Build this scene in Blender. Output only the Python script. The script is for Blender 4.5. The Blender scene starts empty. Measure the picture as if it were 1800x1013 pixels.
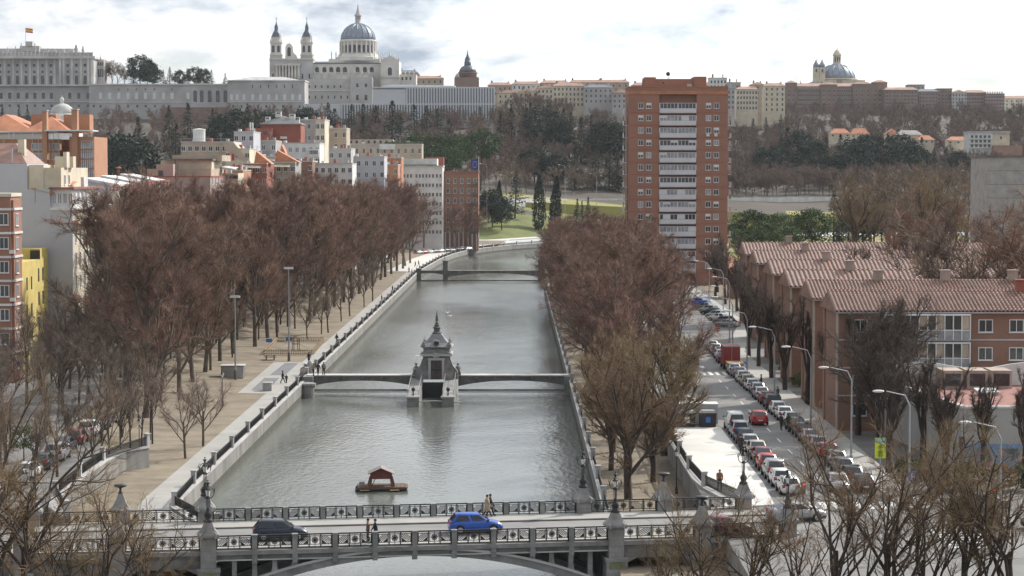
import bpy, math, random
import numpy as np
from mathutils import Vector, Matrix
R = math.radians
scene = bpy.context.scene
COL = scene.collection
# ------------------------------------------------------------------ camera
F_PX, CX, CY, HOR, CAMZ = 3900.0, 900.0, 506.5, 301.0, 27.0
PITCH = math.atan((CY - HOR) / F_PX)
cam_d = bpy.data.cameras.new('camera'); cam = bpy.data.objects.new('camera', cam_d); COL.objects.link(cam)
cam_d.lens = F_PX / 1800 * 36; cam_d.sensor_width = 36; cam_d.clip_start = 1; cam_d.clip_end = 9000
cam.location = (0, 0, CAMZ); cam.rotation_euler = (math.pi / 2 - PITCH, 0, 0)
scene.camera = cam
scene.view_settings.view_transform = 'Standard'; scene.view_settings.look = 'None'
scene.view_settings.exposure = 0.0; scene.view_settings.gamma = 1
# ------------------------------------------------------------------ sky and sun
SUN_AZ, SUN_EL = 46.0, 37.0           # degrees clockwise from straight ahead (+Y), above the horizon
world = bpy.data.worlds.new('World'); scene.world = world; world.use_nodes = True
nt = world.node_tree; nt.nodes.clear()
def N(t, **k):
    n = nt.nodes.new(t)
    for a, b in k.items(): setattr(n, a, b)
    return n
wo = N('ShaderNodeOutputWorld'); bg = N('ShaderNodeBackground'); bg2 = N('ShaderNodeBackground')
sky = N('ShaderNodeTexSky', sky_type='NISHITA', sun_disc=False)
sky.sun_elevation = R(SUN_EL); sky.sun_rotation = R(SUN_AZ); sky.altitude = 600
bg.inputs['Strength'].default_value = 0.11
nt.links.new(sky.outputs[0], bg.inputs['Color'])
tc = N('ShaderNodeTexCoord'); mp = N('ShaderNodeMapping'); mp.inputs['Scale'].default_value = (1, 1, 2.6)
mp.inputs['Rotation'].default_value = (0, R(7), 0)
nt.links.new(tc.outputs['Generated'], mp.inputs['Vector'])
n1 = N('ShaderNodeTexNoise'); n1.inputs['Scale'].default_value = 13; n1.inputs['Detail'].default_value = 9
n1.inputs['Roughness'].default_value = .58; n1.inputs['Distortion'].default_value = .2
nt.links.new(mp.outputs[0], n1.inputs['Vector'])
r1 = N('ShaderNodeValToRGB'); e = r1.color_ramp.elements                 # cloud brightness
e[0].position = .36; e[0].color = (.36, .42, .50, 1); e[1].position = .565; e[1].color = (1.0, 1.0, 1.0, 1)
m_ = r1.color_ramp.elements.new(.47); m_.color = (.70, .74, .79, 1)
nt.links.new(n1.outputs['Fac'], r1.inputs['Fac']); nt.links.new(r1.outputs[0], bg2.inputs['Color'])
vs_ = N('ShaderNodeVectorMath', operation='DOT_PRODUCT'); nt.links.new(tc.outputs['Generated'], vs_.inputs[0])      # thin cloud is brighter round the sun
vs_.inputs[1].default_value = (math.sin(R(SUN_AZ)) * math.cos(R(SUN_EL)), math.cos(R(SUN_AZ)) * math.cos(R(SUN_EL)), math.sin(R(SUN_EL)))
mx_ = N('ShaderNodeMath', operation='MAXIMUM'); mx_.inputs[1].default_value = 0; nt.links.new(vs_.outputs['Value'], mx_.inputs[0])
pw_ = N('ShaderNodeMath', operation='POWER'); pw_.inputs[1].default_value = 2; nt.links.new(mx_.outputs[0], pw_.inputs[0])
ma_ = N('ShaderNodeMath', operation='MULTIPLY_ADD'); ma_.inputs[1].default_value = 1.5; ma_.inputs[2].default_value = .86; nt.links.new(pw_.outputs[0], ma_.inputs[0]); nt.links.new(ma_.outputs[0], bg2.inputs['Strength'])
n2 = N('ShaderNodeTexNoise'); n2.inputs['Scale'].default_value = 6; n2.inputs['Detail'].default_value = 6
nt.links.new(mp.outputs[0], n2.inputs['Vector'])
r2 = N('ShaderNodeValToRGB'); r2.color_ramp.elements[0].position = .36; r2.color_ramp.elements[1].position = .50
r2.color_ramp.elements[0].color = (.45, .45, .45, 1)
nt.links.new(n2.outputs['Fac'], r2.inputs['Fac'])
mixw = N('ShaderNodeMixShader'); nt.links.new(r2.outputs[0], mixw.inputs[0])
nt.links.new(bg.outputs[0], mixw.inputs[1]); nt.links.new(bg2.outputs[0], mixw.inputs[2]); nt.links.new(mixw.outputs[0], wo.inputs[0])
sun_d = bpy.data.lights.new('sun', 'SUN'); sun = bpy.data.objects.new('sun', sun_d); COL.objects.link(sun)
sun_d.energy = 4.8; sun_d.angle = R(0.9); sun_d.color = (1, .94, .85)
sdir = Vector((math.sin(R(SUN_AZ)) * math.cos(R(SUN_EL)), math.cos(R(SUN_AZ)) * math.cos(R(SUN_EL)), math.sin(R(SUN_EL))))
sun.rotation_euler = (-sdir).to_track_quat('-Z', 'Y').to_euler(); sun.location = (60, 100, 120)
# ------------------------------------------------------------------ surveying the photograph
ct, st = math.cos(PITCH), math.sin(PITCH)
def ray(px, py):
    u = (px - CX) / F_PX; v = -(py - CY) / F_PX
    return Vector((u, ct + v * st, -st + v * ct))
def P(px, py, z=0.0):                      # where the line of sight meets height z
    d = ray(px, py); t = (z - CAMZ) / d.z
    return Vector((d.x * t, d.y * t, z))
def A(px, py, Y):                          # where it meets distance Y
    d = ray(px, py); t = Y / d.y
    return Vector((d.x * t, Y, CAMZ + d.z * t))
def XA(px, Y): return A(px, 500, Y).x
def ZA(py, Y): return A(900, py, Y).z
# ------------------------------------------------------------------ mesh helpers
class MB:
    def __init__(s): s.v = []; s.f = []; s.m = []; s.mi = 0
    def add(s, vs, fs):
        b = len(s.v); s.v.extend(vs); s.f.extend([tuple(b + i for i in f) for f in fs]); s.m.extend([s.mi] * len(fs)); return s
    def box(s, x0, x1, y0, y1, z0, z1):
        return s.add([(x0,y0,z0),(x1,y0,z0),(x1,y1,z0),(x0,y1,z0),(x0,y0,z1),(x1,y0,z1),(x1,y1,z1),(x0,y1,z1)],
                     [(0,3,2,1),(4,5,6,7),(0,1,5,4),(1,2,6,5),(2,3,7,6),(3,0,4,7)])
    def cbox(s, c, d, rz=0.0, rx=0.0, ry=0.0):
        M = Matrix.Translation(Vector(c)) @ Matrix.Rotation(rz,4,'Z') @ Matrix.Rotation(ry,4,'Y') @ Matrix.Rotation(rx,4,'X')
        h = [q/2 for q in d]; vs = []
        for z in (-1,1):
            for x,y in ((-1,-1),(1,-1),(1,1),(-1,1)): vs.append(tuple(M @ Vector((x*h[0],y*h[1],z*h[2]))))
        return s.add(vs, [(0,3,2,1),(4,5,6,7),(0,1,5,4),(1,2,6,5),(2,3,7,6),(3,0,4,7)])
    def frus(s, x0,x1,y0,y1,z0, a0,a1,b0,b1,z1):
        return s.add([(x0,y0,z0),(x1,y0,z0),(x1,y1,z0),(x0,y1,z0),(a0,b0,z1),(a1,b0,z1),(a1,b1,z1),(a0,b1,z1)],
                     [(0,3,2,1),(4,5,6,7),(0,1,5,4),(1,2,6,5),(2,3,7,6),(3,0,4,7)])
    def path(s, pts, rad, n=6, cap=True):
        pts = [Vector(p) for p in pts]; k = len(pts); rings = []; ref = Vector((0,0,1))
        for i in range(k):
            d = (pts[min(i+1,k-1)] - pts[max(i-1,0)])
            if d.length < 1e-9: d = Vector((0,0,1))
            d.normalize()
            a = d.cross(Vector((1,0,0)) if abs(d.z) > .9 else ref); a.normalize(); b = d.cross(a)
            r = rad[i] if isinstance(rad, (list, tuple)) else rad
            rings.append([tuple(pts[i] + (a*math.cos(2*math.pi*j/n) + b*math.sin(2*math.pi*j/n))*r) for j in range(n)])
        fs = []
        for i in range(k-1):
            for j in range(n):
                j2 = (j+1) % n; fs.append((i*n+j, i*n+j2, (i+1)*n+j2, (i+1)*n+j))
        if cap: fs.append(tuple(range(n-1,-1,-1))); fs.append(tuple((k-1)*n+j for j in range(n)))
        return s.add([q for r_ in rings for q in r_], fs)
    def tube(s, p0, p1, r0, r1=None, n=6): return s.path([p0,p1],[r0, r0 if r1 is None else r1], n)
    def lathe(s, prof, n=16, c=(0,0), squash=1.0, a0=0.0):
        vs = []; fs = []
        for r, z in prof:
            for j in range(n):
                a = a0 + 2*math.pi*j/n; vs.append((c[0]+r*math.cos(a), c[1]+r*math.sin(a)*squash, z))
        for i in range(len(prof)-1):
            for j in range(n):
                j2 = (j+1) % n; fs.append((i*n+j, i*n+j2, (i+1)*n+j2, (i+1)*n+j))
        fs.append(tuple(range(n-1,-1,-1))); k = len(prof)-1; fs.append(tuple(k*n+j for j in range(n)))
        return s.add(vs, fs)
    def prism(s, poly, z0, z1):              # plan outline raised from z0 to z1
        n = len(poly); vs = [(x,y,z0) for x,y in poly] + [(x,y,z1) for x,y in poly]
        return s.add(vs, [tuple(range(n-1,-1,-1)), tuple(range(n,2*n))] + [(i,(i+1)%n,n+(i+1)%n,n+i) for i in range(n)])
    def slab(s, poly, y0, y1):               # outline in x,z pushed from y0 to y1
        n = len(poly); vs = [(x,y0,z) for x,z in poly] + [(x,y1,z) for x,z in poly]
        return s.add(vs, [tuple(range(n)), tuple(range(2*n-1,n-1,-1))] + [(i,n+i,n+(i+1)%n,(i+1)%n) for i in range(n)])
    def gable(s, x0,x1,y0,y1,z0,z1, axis='x', ov=0.0):
        if axis == 'x':
            m = (y0+y1)/2
            return s.add([(x0,y0-ov,z0),(x1,y0-ov,z0),(x1,y1+ov,z0),(x0,y1+ov,z0),(x0,m,z1),(x1,m,z1)],[(0,3,2,1),(0,1,5,4),(2,3,4,5),(0,4,3),(1,2,5)])
        m = (x0+x1)/2
        return s.add([(x0-ov,y0,z0),(x1+ov,y0,z0),(x1+ov,y1,z0),(x0-ov,y1,z0),(m,y0,z1),(m,y1,z1)],[(0,3,2,1),(0,1,4),(1,2,5,4),(2,3,5),(3,0,4,5)])
    def hip(s, x0,x1,y0,y1,z0,z1, inset=None):
        w = min(x1-x0, y1-y0)/2 if inset is None else inset; m = (y0+y1)/2
        if x1-x0 >= y1-y0: a, b = (x0+w, m), (x1-w, m)
        else: m = (x0+x1)/2; a, b = (m, y0+w), (m, y1-w)
        if x1-x0 >= y1-y0: fs = [(0,3,2,1),(0,1,5,4),(1,2,5),(2,3,4,5),(3,0,4)]
        else: fs = [(0,3,2,1),(0,1,4),(1,2,5,4),(2,3,5),(3,0,4,5)]
        return s.add([(x0,y0,z0),(x1,y0,z0),(x1,y1,z0),(x0,y1,z0),(a[0],a[1],z1),(b[0],b[1],z1)], fs)
    def sphere(s, c, r, n=10, k=6, sq=(1,1,1)):
        vs = []; fs = []
        for i in range(1,k):
            t = math.pi*i/k
            for j in range(n):
                a = 2*math.pi*j/n; vs.append((c[0]+r*sq[0]*math.sin(t)*math.cos(a), c[1]+r*sq[1]*math.sin(t)*math.sin(a), c[2]+r*sq[2]*math.cos(t)))
        for i in range(k-2):
            for j in range(n): j2=(j+1)%n; fs.append((i*n+j,(i+1)*n+j,(i+1)*n+j2,i*n+j2))
        t = len(vs); vs += [(c[0],c[1],c[2]+r*sq[2]),(c[0],c[1],c[2]-r*sq[2])]
        for j in range(n): j2=(j+1)%n; fs.append((t,j,j2)); fs.append((t+1,(k-2)*n+j2,(k-2)*n+j))
        return s.add(vs, fs)
    def mesh(s, name, mats, smooth=False):
        me = bpy.data.meshes.new(name); me.from_pydata(s.v, [], s.f)
        for m in (mats if isinstance(mats,(list,tuple)) else [mats]): me.materials.append(m)
        if any(s.m): me.polygons.foreach_set('material_index', s.m)
        if smooth: me.polygons.foreach_set('use_smooth', [True]*len(me.polygons))
        me.update(); return me
def link(name, data, parent=None, loc=None, rz=None, scale=None):
    o = bpy.data.objects.new(name, data); COL.objects.link(o)
    if parent is not None: o.parent = parent
    if loc is not None: o.location = loc
    if rz is not None: o.rotation_euler = (0,0,rz)
    if scale is not None: o.scale = scale
    return o
def part(name, mb, mats, parent, loc=None, rz=None, smooth=False, kind=None, label=None):
    o = link(name, mb.mesh(name, mats, smooth) if isinstance(mb, MB) else mb, parent, loc, rz)
    if kind: o['kind'] = kind
    if label: o['label'] = label
    return o
def tag(o, label, cat, group=None):
    o['label'] = label; o['category'] = cat
    if group: o['group'] = group
    return o
def thing(name, label, cat, loc=(0,0,0), rz=0.0, group=None): return tag(link(name, None, None, loc, rz), label, cat, group)
def struct(name, mb, mats, smooth=False, kind='structure', parent=None):
    o = link(name, mb.mesh(name, mats, smooth), parent)
    if parent is None: o['kind'] = kind
    return o
def dup(o, parent=None, loc=None, rz=None, scale=None, label=None, group=None):
    c = o.copy(); COL.objects.link(c)
    if parent is not None: c.parent = parent
    if loc is not None: c.location = loc
    if rz is not None: c.rotation_euler = (0,0,rz)
    if scale is not None: c.scale = scale
    if label: c['label'] = label
    if group: c['group'] = group
    for ch in o.children: dup(ch, c)
    return c
_unit = {}
def ubox(name, parent, mat, x0,x1,y0,y1,z0,z1):          # one box piece; alike materials share one mesh
    k = mat.name
    if k not in _unit: _unit[k] = MB().box(-.5,.5,-.5,.5,-.5,.5).mesh('block_'+k, mat)
    return link(name, _unit[k], parent, ((x0+x1)/2,(y0+y1)/2,(z0+z1)/2), None, (x1-x0,y1-y0,z1-z0))
# ------------------------------------------------------------------ materials
def mat(name, col, rough=.8, var=.25, vs=1.0, bump=0.0, bs=8.0, metal=0.0, spec=.5, rnd=0.0, col2=None, streak=0.0, space='pos', detail=5):
    m = bpy.data.materials.new(name); m.use_nodes = True; t = m.node_tree; b = t.nodes['Principled BSDF']
    b.inputs['Roughness'].default_value = rough; b.inputs['Metallic'].default_value = metal
    b.inputs['Specular IOR Level'].default_value = spec
    c2 = col2 if col2 else tuple(c*(1-var) for c in col); c1 = col if col2 else tuple(min(1,c*(1+var*.6)) for c in col)
    if space == 'pos': src = t.nodes.new('ShaderNodeNewGeometry').outputs['Position']
    else: src = t.nodes.new('ShaderNodeTexCoord').outputs['Object']
    nz = t.nodes.new('ShaderNodeTexNoise'); nz.inputs['Scale'].default_value = vs; nz.inputs['Detail'].default_value = detail; nz.inputs['Roughness'].default_value = .6
    if streak:
        mm = t.nodes.new('ShaderNodeMapping'); mm.inputs['Scale'].default_value = (1,1,streak); t.links.new(src, mm.inputs[0]); t.links.new(mm.outputs[0], nz.inputs['Vector'])
    else: t.links.new(src, nz.inputs['Vector'])
    rp = t.nodes.new('ShaderNodeValToRGB'); rp.color_ramp.elements[0].position = .32; rp.color_ramp.elements[1].position = .68
    rp.color_ramp.elements[0].color = (*c2,1); rp.color_ramp.elements[1].color = (*c1,1)
    t.links.new(nz.outputs['Fac'], rp.inputs['Fac']); out = rp.outputs[0]
    if rnd:
        oi = t.nodes.new('ShaderNodeObjectInfo'); hs = t.nodes.new('ShaderNodeHueSaturation')
        mr = t.nodes.new('ShaderNodeMapRange'); mr.inputs['To Min'].default_value = 1-rnd; mr.inputs['To Max'].default_value = 1+rnd
        t.links.new(oi.outputs['Random'], mr.inputs['Value']); t.links.new(mr.outputs[0], hs.inputs['Value']); t.links.new(out, hs.inputs['Color'])
        mh = t.nodes.new('ShaderNodeMath'); mh.operation = 'MULTIPLY'; mh.inputs[1].default_value = 7.31
        fr = t.nodes.new('ShaderNodeMath'); fr.operation = 'FRACT'; t.links.new(oi.outputs['Random'], mh.inputs[0]); t.links.new(mh.outputs[0], fr.inputs[0])
        m2 = t.nodes.new('ShaderNodeMapRange'); m2.inputs['To Min'].default_value = .5-rnd*.06; m2.inputs['To Max'].default_value = .5+rnd*.06
        t.links.new(fr.outputs[0], m2.inputs['Value']); t.links.new(m2.outputs[0], hs.inputs['Hue']); out = hs.outputs[0]
    t.links.new(out, b.inputs['Base Color'])
    if bump:
        n2 = t.nodes.new('ShaderNodeTexNoise'); n2.inputs['Scale'].default_value = bs; n2.inputs['Detail'].default_value = 4; t.links.new(src, n2.inputs['Vector'])
        bp = t.nodes.new('ShaderNodeBump'); bp.inputs['Strength'].default_value = bump; bp.inputs['Distance'].default_value = .05
        t.links.new(n2.outputs['Fac'], bp.inputs['Height']); t.links.new(bp.outputs[0], b.inputs['Normal'])
    return m
def brickmat(name, c1, c2, mortar, scale=1.0):
    m = mat(name, c1, .9, .2, .35); t = m.node_tree; b = t.nodes['Principled BSDF']; old = b.inputs['Base Color'].links[0].from_socket
    g = t.nodes.new('ShaderNodeNewGeometry'); sp = t.nodes.new('ShaderNodeSeparateXYZ'); t.links.new(g.outputs['Position'], sp.inputs[0])
    ad = t.nodes.new('ShaderNodeMath'); ad.operation = 'ADD'; t.links.new(sp.outputs[0], ad.inputs[0]); t.links.new(sp.outputs[1], ad.inputs[1])
    cb = t.nodes.new('ShaderNodeCombineXYZ'); t.links.new(ad.outputs[0], cb.inputs[0]); t.links.new(sp.outputs[2], cb.inputs[1])
    bk = t.nodes.new('ShaderNodeTexBrick'); bk.inputs['Scale'].default_value = scale; bk.inputs['Color1'].default_value = (*c1,1); bk.inputs['Color2'].default_value = (*c2,1)
    bk.inputs['Mortar'].default_value = (*mortar,1); bk.inputs['Brick Width'].default_value = .26; bk.inputs['Row Height'].default_value = .075; bk.inputs['Mortar Size'].default_value = .008
    t.links.new(cb.outputs[0], bk.inputs['Vector'])
    mx = t.nodes.new('ShaderNodeMix'); mx.data_type = 'RGBA'; mx.inputs[0].default_value = .55
    t.links.new(old, mx.inputs[6]); t.links.new(bk.outputs[0], mx.inputs[7]); t.links.new(mx.outputs[2], b.inputs['Base Color'])
    return m
M = {}
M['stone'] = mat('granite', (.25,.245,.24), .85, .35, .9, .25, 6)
M['wallstone'] = mat('stained_wall_stone', (.235,.228,.218), .9, .38, .6, .3, 5, streak=.22)
M['algae'] = mat('waterline_algae', (.075,.08,.06), .8, .4, .8)
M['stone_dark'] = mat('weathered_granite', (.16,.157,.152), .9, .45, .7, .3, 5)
M['stone_pale'] = mat('pale_limestone', (.47,.46,.45), .85, .22, .25)
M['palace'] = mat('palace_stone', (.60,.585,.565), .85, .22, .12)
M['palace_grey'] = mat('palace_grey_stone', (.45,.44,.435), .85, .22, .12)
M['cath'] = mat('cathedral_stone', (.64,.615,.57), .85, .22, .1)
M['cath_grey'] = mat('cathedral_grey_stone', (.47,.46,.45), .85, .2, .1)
M['slate'] = mat('slate_roof', (.11,.13,.17), .45, .3, .5)
M['lead'] = mat('lead_dome', (.24,.29,.35), .45, .25, .3)
M['glass'] = mat('window_glass', (.035,.04,.05), .08, .5, .3, spec=.8)
M['glass_pale'] = mat('curtained_glass', (.30,.31,.33), .2, .4, .6)
M['frame'] = mat('white_window_frame', (.68,.68,.68), .5, .1)
M['white'] = mat('white_render', (.66,.66,.65), .8, .18, .3)
M['cream'] = mat('cream_render', (.62,.56,.44), .85, .2, .3)
M['beige'] = mat('beige_render', (.46,.38,.30), .85, .2, .3)
M['pink'] = mat('pinkish_render', (.42,.33,.30), .85, .2, .3)
M['yellow'] = mat('yellow_render', (.60,.48,.16), .85, .2, .4)
M['bluegrey'] = mat('pale_grey_render', (.47,.48,.52), .9, .1, .15)
M['concrete'] = mat('concrete', (.36,.35,.34), .9, .25, .4)
M['brick'] = brickmat('tower_brick', (.33,.16,.11), (.27,.13,.09), (.32,.22,.17))
M['brick_brown'] = brickmat('brown_brick', (.27,.145,.10), (.21,.11,.08), (.27,.2,.16))
M['brick_orange'] = brickmat('orange_brick', (.44,.22,.13), (.38,.19,.11), (.4,.27,.2))
M['brick_far'] = mat('far_brick', (.26,.185,.155), .9, .2, .15)
M['brick_red'] = mat('red_brick', (.32,.11,.08), .9, .2, .3)
M['tile'] = mat('clay_roof_tiles', (.36,.195,.145), .5, .45, .9, col2=(.17,.10,.08))
M['tile_o'] = mat('orange_roof_tiles', (.46,.19,.10), .75, .3, .4)
M['tile_far'] = mat('far_roof_tiles', (.36,.22,.17), .8, .3, .2)
M['iron'] = mat('black_iron', (.018,.018,.02), .5, .2, 2)
M['steel'] = mat('galvanised_steel', (.42,.43,.45), .4, .1, metal=.6)
M['lampglass'] = mat('opal_lamp_glass', (.75,.74,.70), .3, .05)
M['sand'] = mat('sandy_path', (.265,.22,.16), .95, .3, .3, .3, 3, col2=(.15,.122,.088), detail=8)
M['dirt'] = mat('bare_earth', (.20,.165,.12), .95, .35, .3, .4, 2)
M['asphalt'] = mat('asphalt', (.165,.16,.154), .68, .42, .16, .1, 20, detail=9)
M['pave'] = mat('pavement', (.34,.33,.31), .7, .15, .3)
M['pave_white'] = mat('pale_pavement', (.60,.585,.55), .6, .12, .2)
M['pave_dark'] = mat('dark_paving', (.16,.165,.175), .8, .15, .5)
M['paint'] = mat('road_paint', (.70,.70,.68), .6, .25, 2)
M['kerb'] = mat('kerb_stone', (.40,.39,.38), .8, .2, .6)
M['grass'] = mat('lawn', (.17,.18,.05), .95, .3, .06, .3, 2, col2=(.105,.13,.04))
M['grass_dry'] = mat('dry_lawn', (.30,.27,.09), .95, .25, .04, col2=(.20,.21,.06))
M['slope'] = mat('leaf_litter_slope', (.10,.082,.066), .95, .35, .03, col2=(.06,.052,.042))
M['bark'] = mat('bark', (.13,.10,.08), .95, .35, 1.2, rnd=.2)
M['bark_pale'] = mat('plane_bark', (.15,.125,.105), .9, .45, .8, rnd=.15)
M['bark_dark'] = mat('dark_bark', (.065,.05,.042), .95, .3, 1.2, rnd=.15)
M['twig_red'] = mat('reddish_twigs', (.215,.128,.098), .9, .3, .25, rnd=.22)
M['twig_grey'] = mat('grey_brown_twigs', (.19,.142,.112), .9, .3, .2, rnd=.25)
M['twig_ochre'] = mat('ochre_twigs', (.24,.165,.095), .9, .3, .5, rnd=.2)
M['twig_dark'] = mat('dark_twigs', (.10,.076,.062), .9, .3, .5, rnd=.2)
M['needle'] = mat('dark_needles', (.030,.048,.034), .9, .4, .4, rnd=.25)
M['needle2'] = mat('green_needles', (.055,.085,.035), .9, .4, .4, rnd=.25)
M['leaf'] = mat('green_leaves', (.075,.115,.035), .8, .4, .4, rnd=.25)
M['cypress'] = mat('cypress_foliage', (.022,.034,.022), .9, .4, .6, rnd=.2)
M['wood'] = mat('brown_planks', (.14,.085,.06), .85, .3, 2)
M['maroon'] = mat('maroon_boards', (.17,.055,.045), .8, .3, 1.5)
M['wood_pale'] = mat('pale_timber', (.36,.27,.17), .85, .3, 2)
# ================================================================== the lie of the land
def lerp(pts, x):
    if x <= pts[0][0]: return pts[0][1]
    for (a, b), (c, d) in zip(pts, pts[1:]):
        if x <= c: return b + (d - b) * (x - a) / (c - a)
    return pts[-1][1]
def sstep(a, b, x):
    t = min(1, max(0, (x - a) / (b - a))); return t * t * (3 - 2 * t)
OUT = [(-60,-22.5),(172,-22.5),(178,-23.6),(184,-26.5),(190,-28.9),(196,-29.2),(640,-26.9),(733,-23.5),(780,-20),(815,-15.7),(845,-7.5),(867,0),(902,17.4),(930,45),(950,75),(965,110),(980,170),(990,420)]
INN = [(-60,7.6),(560,8.2),(640,9.5),(733,13),(800,21),(845,35),(880,60),(905,90),(930,150),(945,420)]
def XL(Y): return lerp(OUT, Y)
def XR(Y): return lerp(INN, Y)
def Yc(X): return lerp([(b, a) for a, b in OUT[7:]], X)
HL = [(880,0),(960,13),(1150,33),(1390,60),(1430,66),(9000,70)]
HRr = [(880,0),(960,12.5),(1300,30),(1700,61),(1950,80),(9000,88)]
def H(X, Y):
    if Y < 820: return 0.0
    sh = min(130, max(0, Yc(X) - 860)) * (1 - sstep(1000, 1400, Y)) if X < 430 else 130 * (1 - sstep(1000, 1400, Y))
    if X > 60: sh *= 1 - sstep(60, 140, X)*.0
    ye = Y - sh; px = 900 + X / Y * 3900; k = sstep(880, 1250, px)
    return lerp(HL, ye) * (1 - k) + lerp(HRr, ye) * k
rows = sorted(set([-60,0,60,110,140,160,172,178,184,187,190,193,196,205,212,215,216,222,230] + list(range(250,860,30)) + list(range(780,1010,10)) + list(range(1010,1460,30)) + list(range(1460,2100,80)) + [2400,3000]))
ter = MB(); TM = [M['sand'], M['stone'], M['asphalt'], M['grass'], M['slope'], M['pave'], M['grass_dry'], M['dirt']]
def lcols(Y):
    x = XL(Y); b = -29 + max(0, x + 29) if Y > 600 else -29
    zr = 0 if Y <= 215 else (-2 if Y >= 216 else 0); z2 = 0 if Y <= 215 else -1.4
    if Y > 216:
        k = sstep(216, 240, Y); z2 = -1.4 * k
    c = [(x,-2),(min(x-.5, b-4),-2),(b-8.8,-2),(b-8.82,zr),(b-17,z2),(b-23,0),(b-32,0)] + [(b-32-d,0) for d in (8,20,40,70,110,170,260,400,700,1300,2400)]
    return c
def rcols(Y):
    x = XR(Y); b = 8 if Y < 560 else x
    k = sstep(620, 700, Y)
    zs = -2 + 2*sstep(560, 660, Y)
    return [(x,zs),(b+4,zs),(b+7.8,zs),(b+7.82,0)] + [(b+7.82+d,0) for d in (4,8,14,20,28,40,55,75,100,140,200,300,500,900,1800)]
def sheet(cols, left):
    prev = None
    for Y in rows:
        if not left and Y > 940: break
        c = cols(Y); cur = []
        for x, z in c:
            h = H(x, Y) if Y > 820 else 0
            zz = z if Y < 860 else z*(1-sstep(870,905,Y))*0 + (max(h, z) if z < 0 and Y < 905 and abs(x - XL(Y)) < 9 else h)
            if Y > 1000: zz += 1.2*math.sin(x*.031+Y*.017)*min(1,(Y-1000)/200)
            ter.v.append((x, Y, zz)); cur.append(len(ter.v)-1)
        if prev:
            for i in range(len(cur)-1):
                a, b_, c_, d_ = prev[i], prev[i+1], cur[i+1], cur[i]
                xm = (ter.v[a][0] + ter.v[c_][0]) / 2; ym = Y - 3
                if left:
                    mi = 0 if i < 2 else 1 if i == 2 else (2 if ym < 216 else 7) if i < 5 else 5
                    if ym > 640 and i < 4: mi = 0
                    if ym > 216 and i == 2: mi = 0
                else: mi = 7 if i < 2 else 1 if i == 2 else 2 if i < 8 else 7
                if left and ym > 860 and xm > -60: mi = 5 if H(xm, ym) < .4 and xm < 60 else 3 if xm < 55 else 6
                if ym > 640 and not left: mi = 6 if i > 6 else 7
                if H(xm, ym) > 11: mi = 4
                ter.mi = mi
                ter.f.append((a, d_, c_, b_) if left else (a, b_, c_, d_)); ter.m.append(mi)
        prev = cur
sheet(lcols, True); sheet(rcols, False)
ter.f = [f for f in ter.f]
struct('terrain', ter, TM)
# ------------------------------------------------------------------ water
def water_mat():
    m = bpy.data.materials.new('river_water'); m.use_nodes = True; t = m.node_tree; b = t.nodes['Principled BSDF']
    b.inputs['Base Color'].default_value = (.115,.125,.11,1); b.inputs['Roughness'].default_value = .27; b.inputs['IOR'].default_value = 1.33
    b.inputs['Specular IOR Level'].default_value = .75
    g = t.nodes.new('ShaderNodeNewGeometry')
    def noise(sx, sy, sc, det):
        mp = t.nodes.new('ShaderNodeMapping'); mp.inputs['Scale'].default_value = (sx, sy, 1); t.links.new(g.outputs['Position'], mp.inputs[0])
        n = t.nodes.new('ShaderNodeTexNoise'); n.inputs['Scale'].default_value = sc; n.inputs['Detail'].default_value = det; t.links.new(mp.outputs[0], n.inputs['Vector']); return n.outputs['Fac']
    a = noise(1, .55, 1.7, 5); big = noise(1, .35, .035, 3); c = noise(1, .3, .35, 2)
    mr = t.nodes.new('ShaderNodeMapRange'); mr.inputs['From Min'].default_value = .35; mr.inputs['From Max'].default_value = .68; mr.inputs['To Min'].default_value = .25; mr.inputs['To Max'].default_value = .6
    t.links.new(big, mr.inputs['Value'])
    rr = t.nodes.new('ShaderNodeMapRange'); rr.inputs['From Min'].default_value = .35; rr.inputs['From Max'].default_value = .65; rr.inputs['To Min'].default_value = .09; rr.inputs['To Max'].default_value = .24; t.links.new(big, rr.inputs['Value']); t.links.new(rr.outputs[0], b.inputs['Roughness'])
    mx = t.nodes.new('ShaderNodeMath'); mx.operation = 'ADD'; t.links.new(a, mx.inputs[0]); t.links.new(c, mx.inputs[1])
    bp = t.nodes.new('ShaderNodeBump'); bp.inputs['Distance'].default_value = .16; t.links.new(mr.outputs[0], bp.inputs['Strength']); t.links.new(mx.outputs[0], bp.inputs['Height']); t.links.new(bp.outputs[0], b.inputs['Normal'])
    return m
M['water'] = water_mat()
wv = MB(); rw = sorted(set([-60,100,172,178,184,190,196,300,450,560,640,733,780,815,845,867,880,902,930,945,950,965,980]))
prev = None
for Y in rw:
    a, b = XL(Y) - .3, (XR(Y) if Y <= 945 else 520) + .3
    wv.v += [(a, Y, -4), (b, Y, -4)]; k = len(wv.v)
    if prev: wv.f.append((prev-2, prev-1, k-1, k-2)); wv.m.append(0)
    prev = k
struct('river', wv, M['water'])
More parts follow.
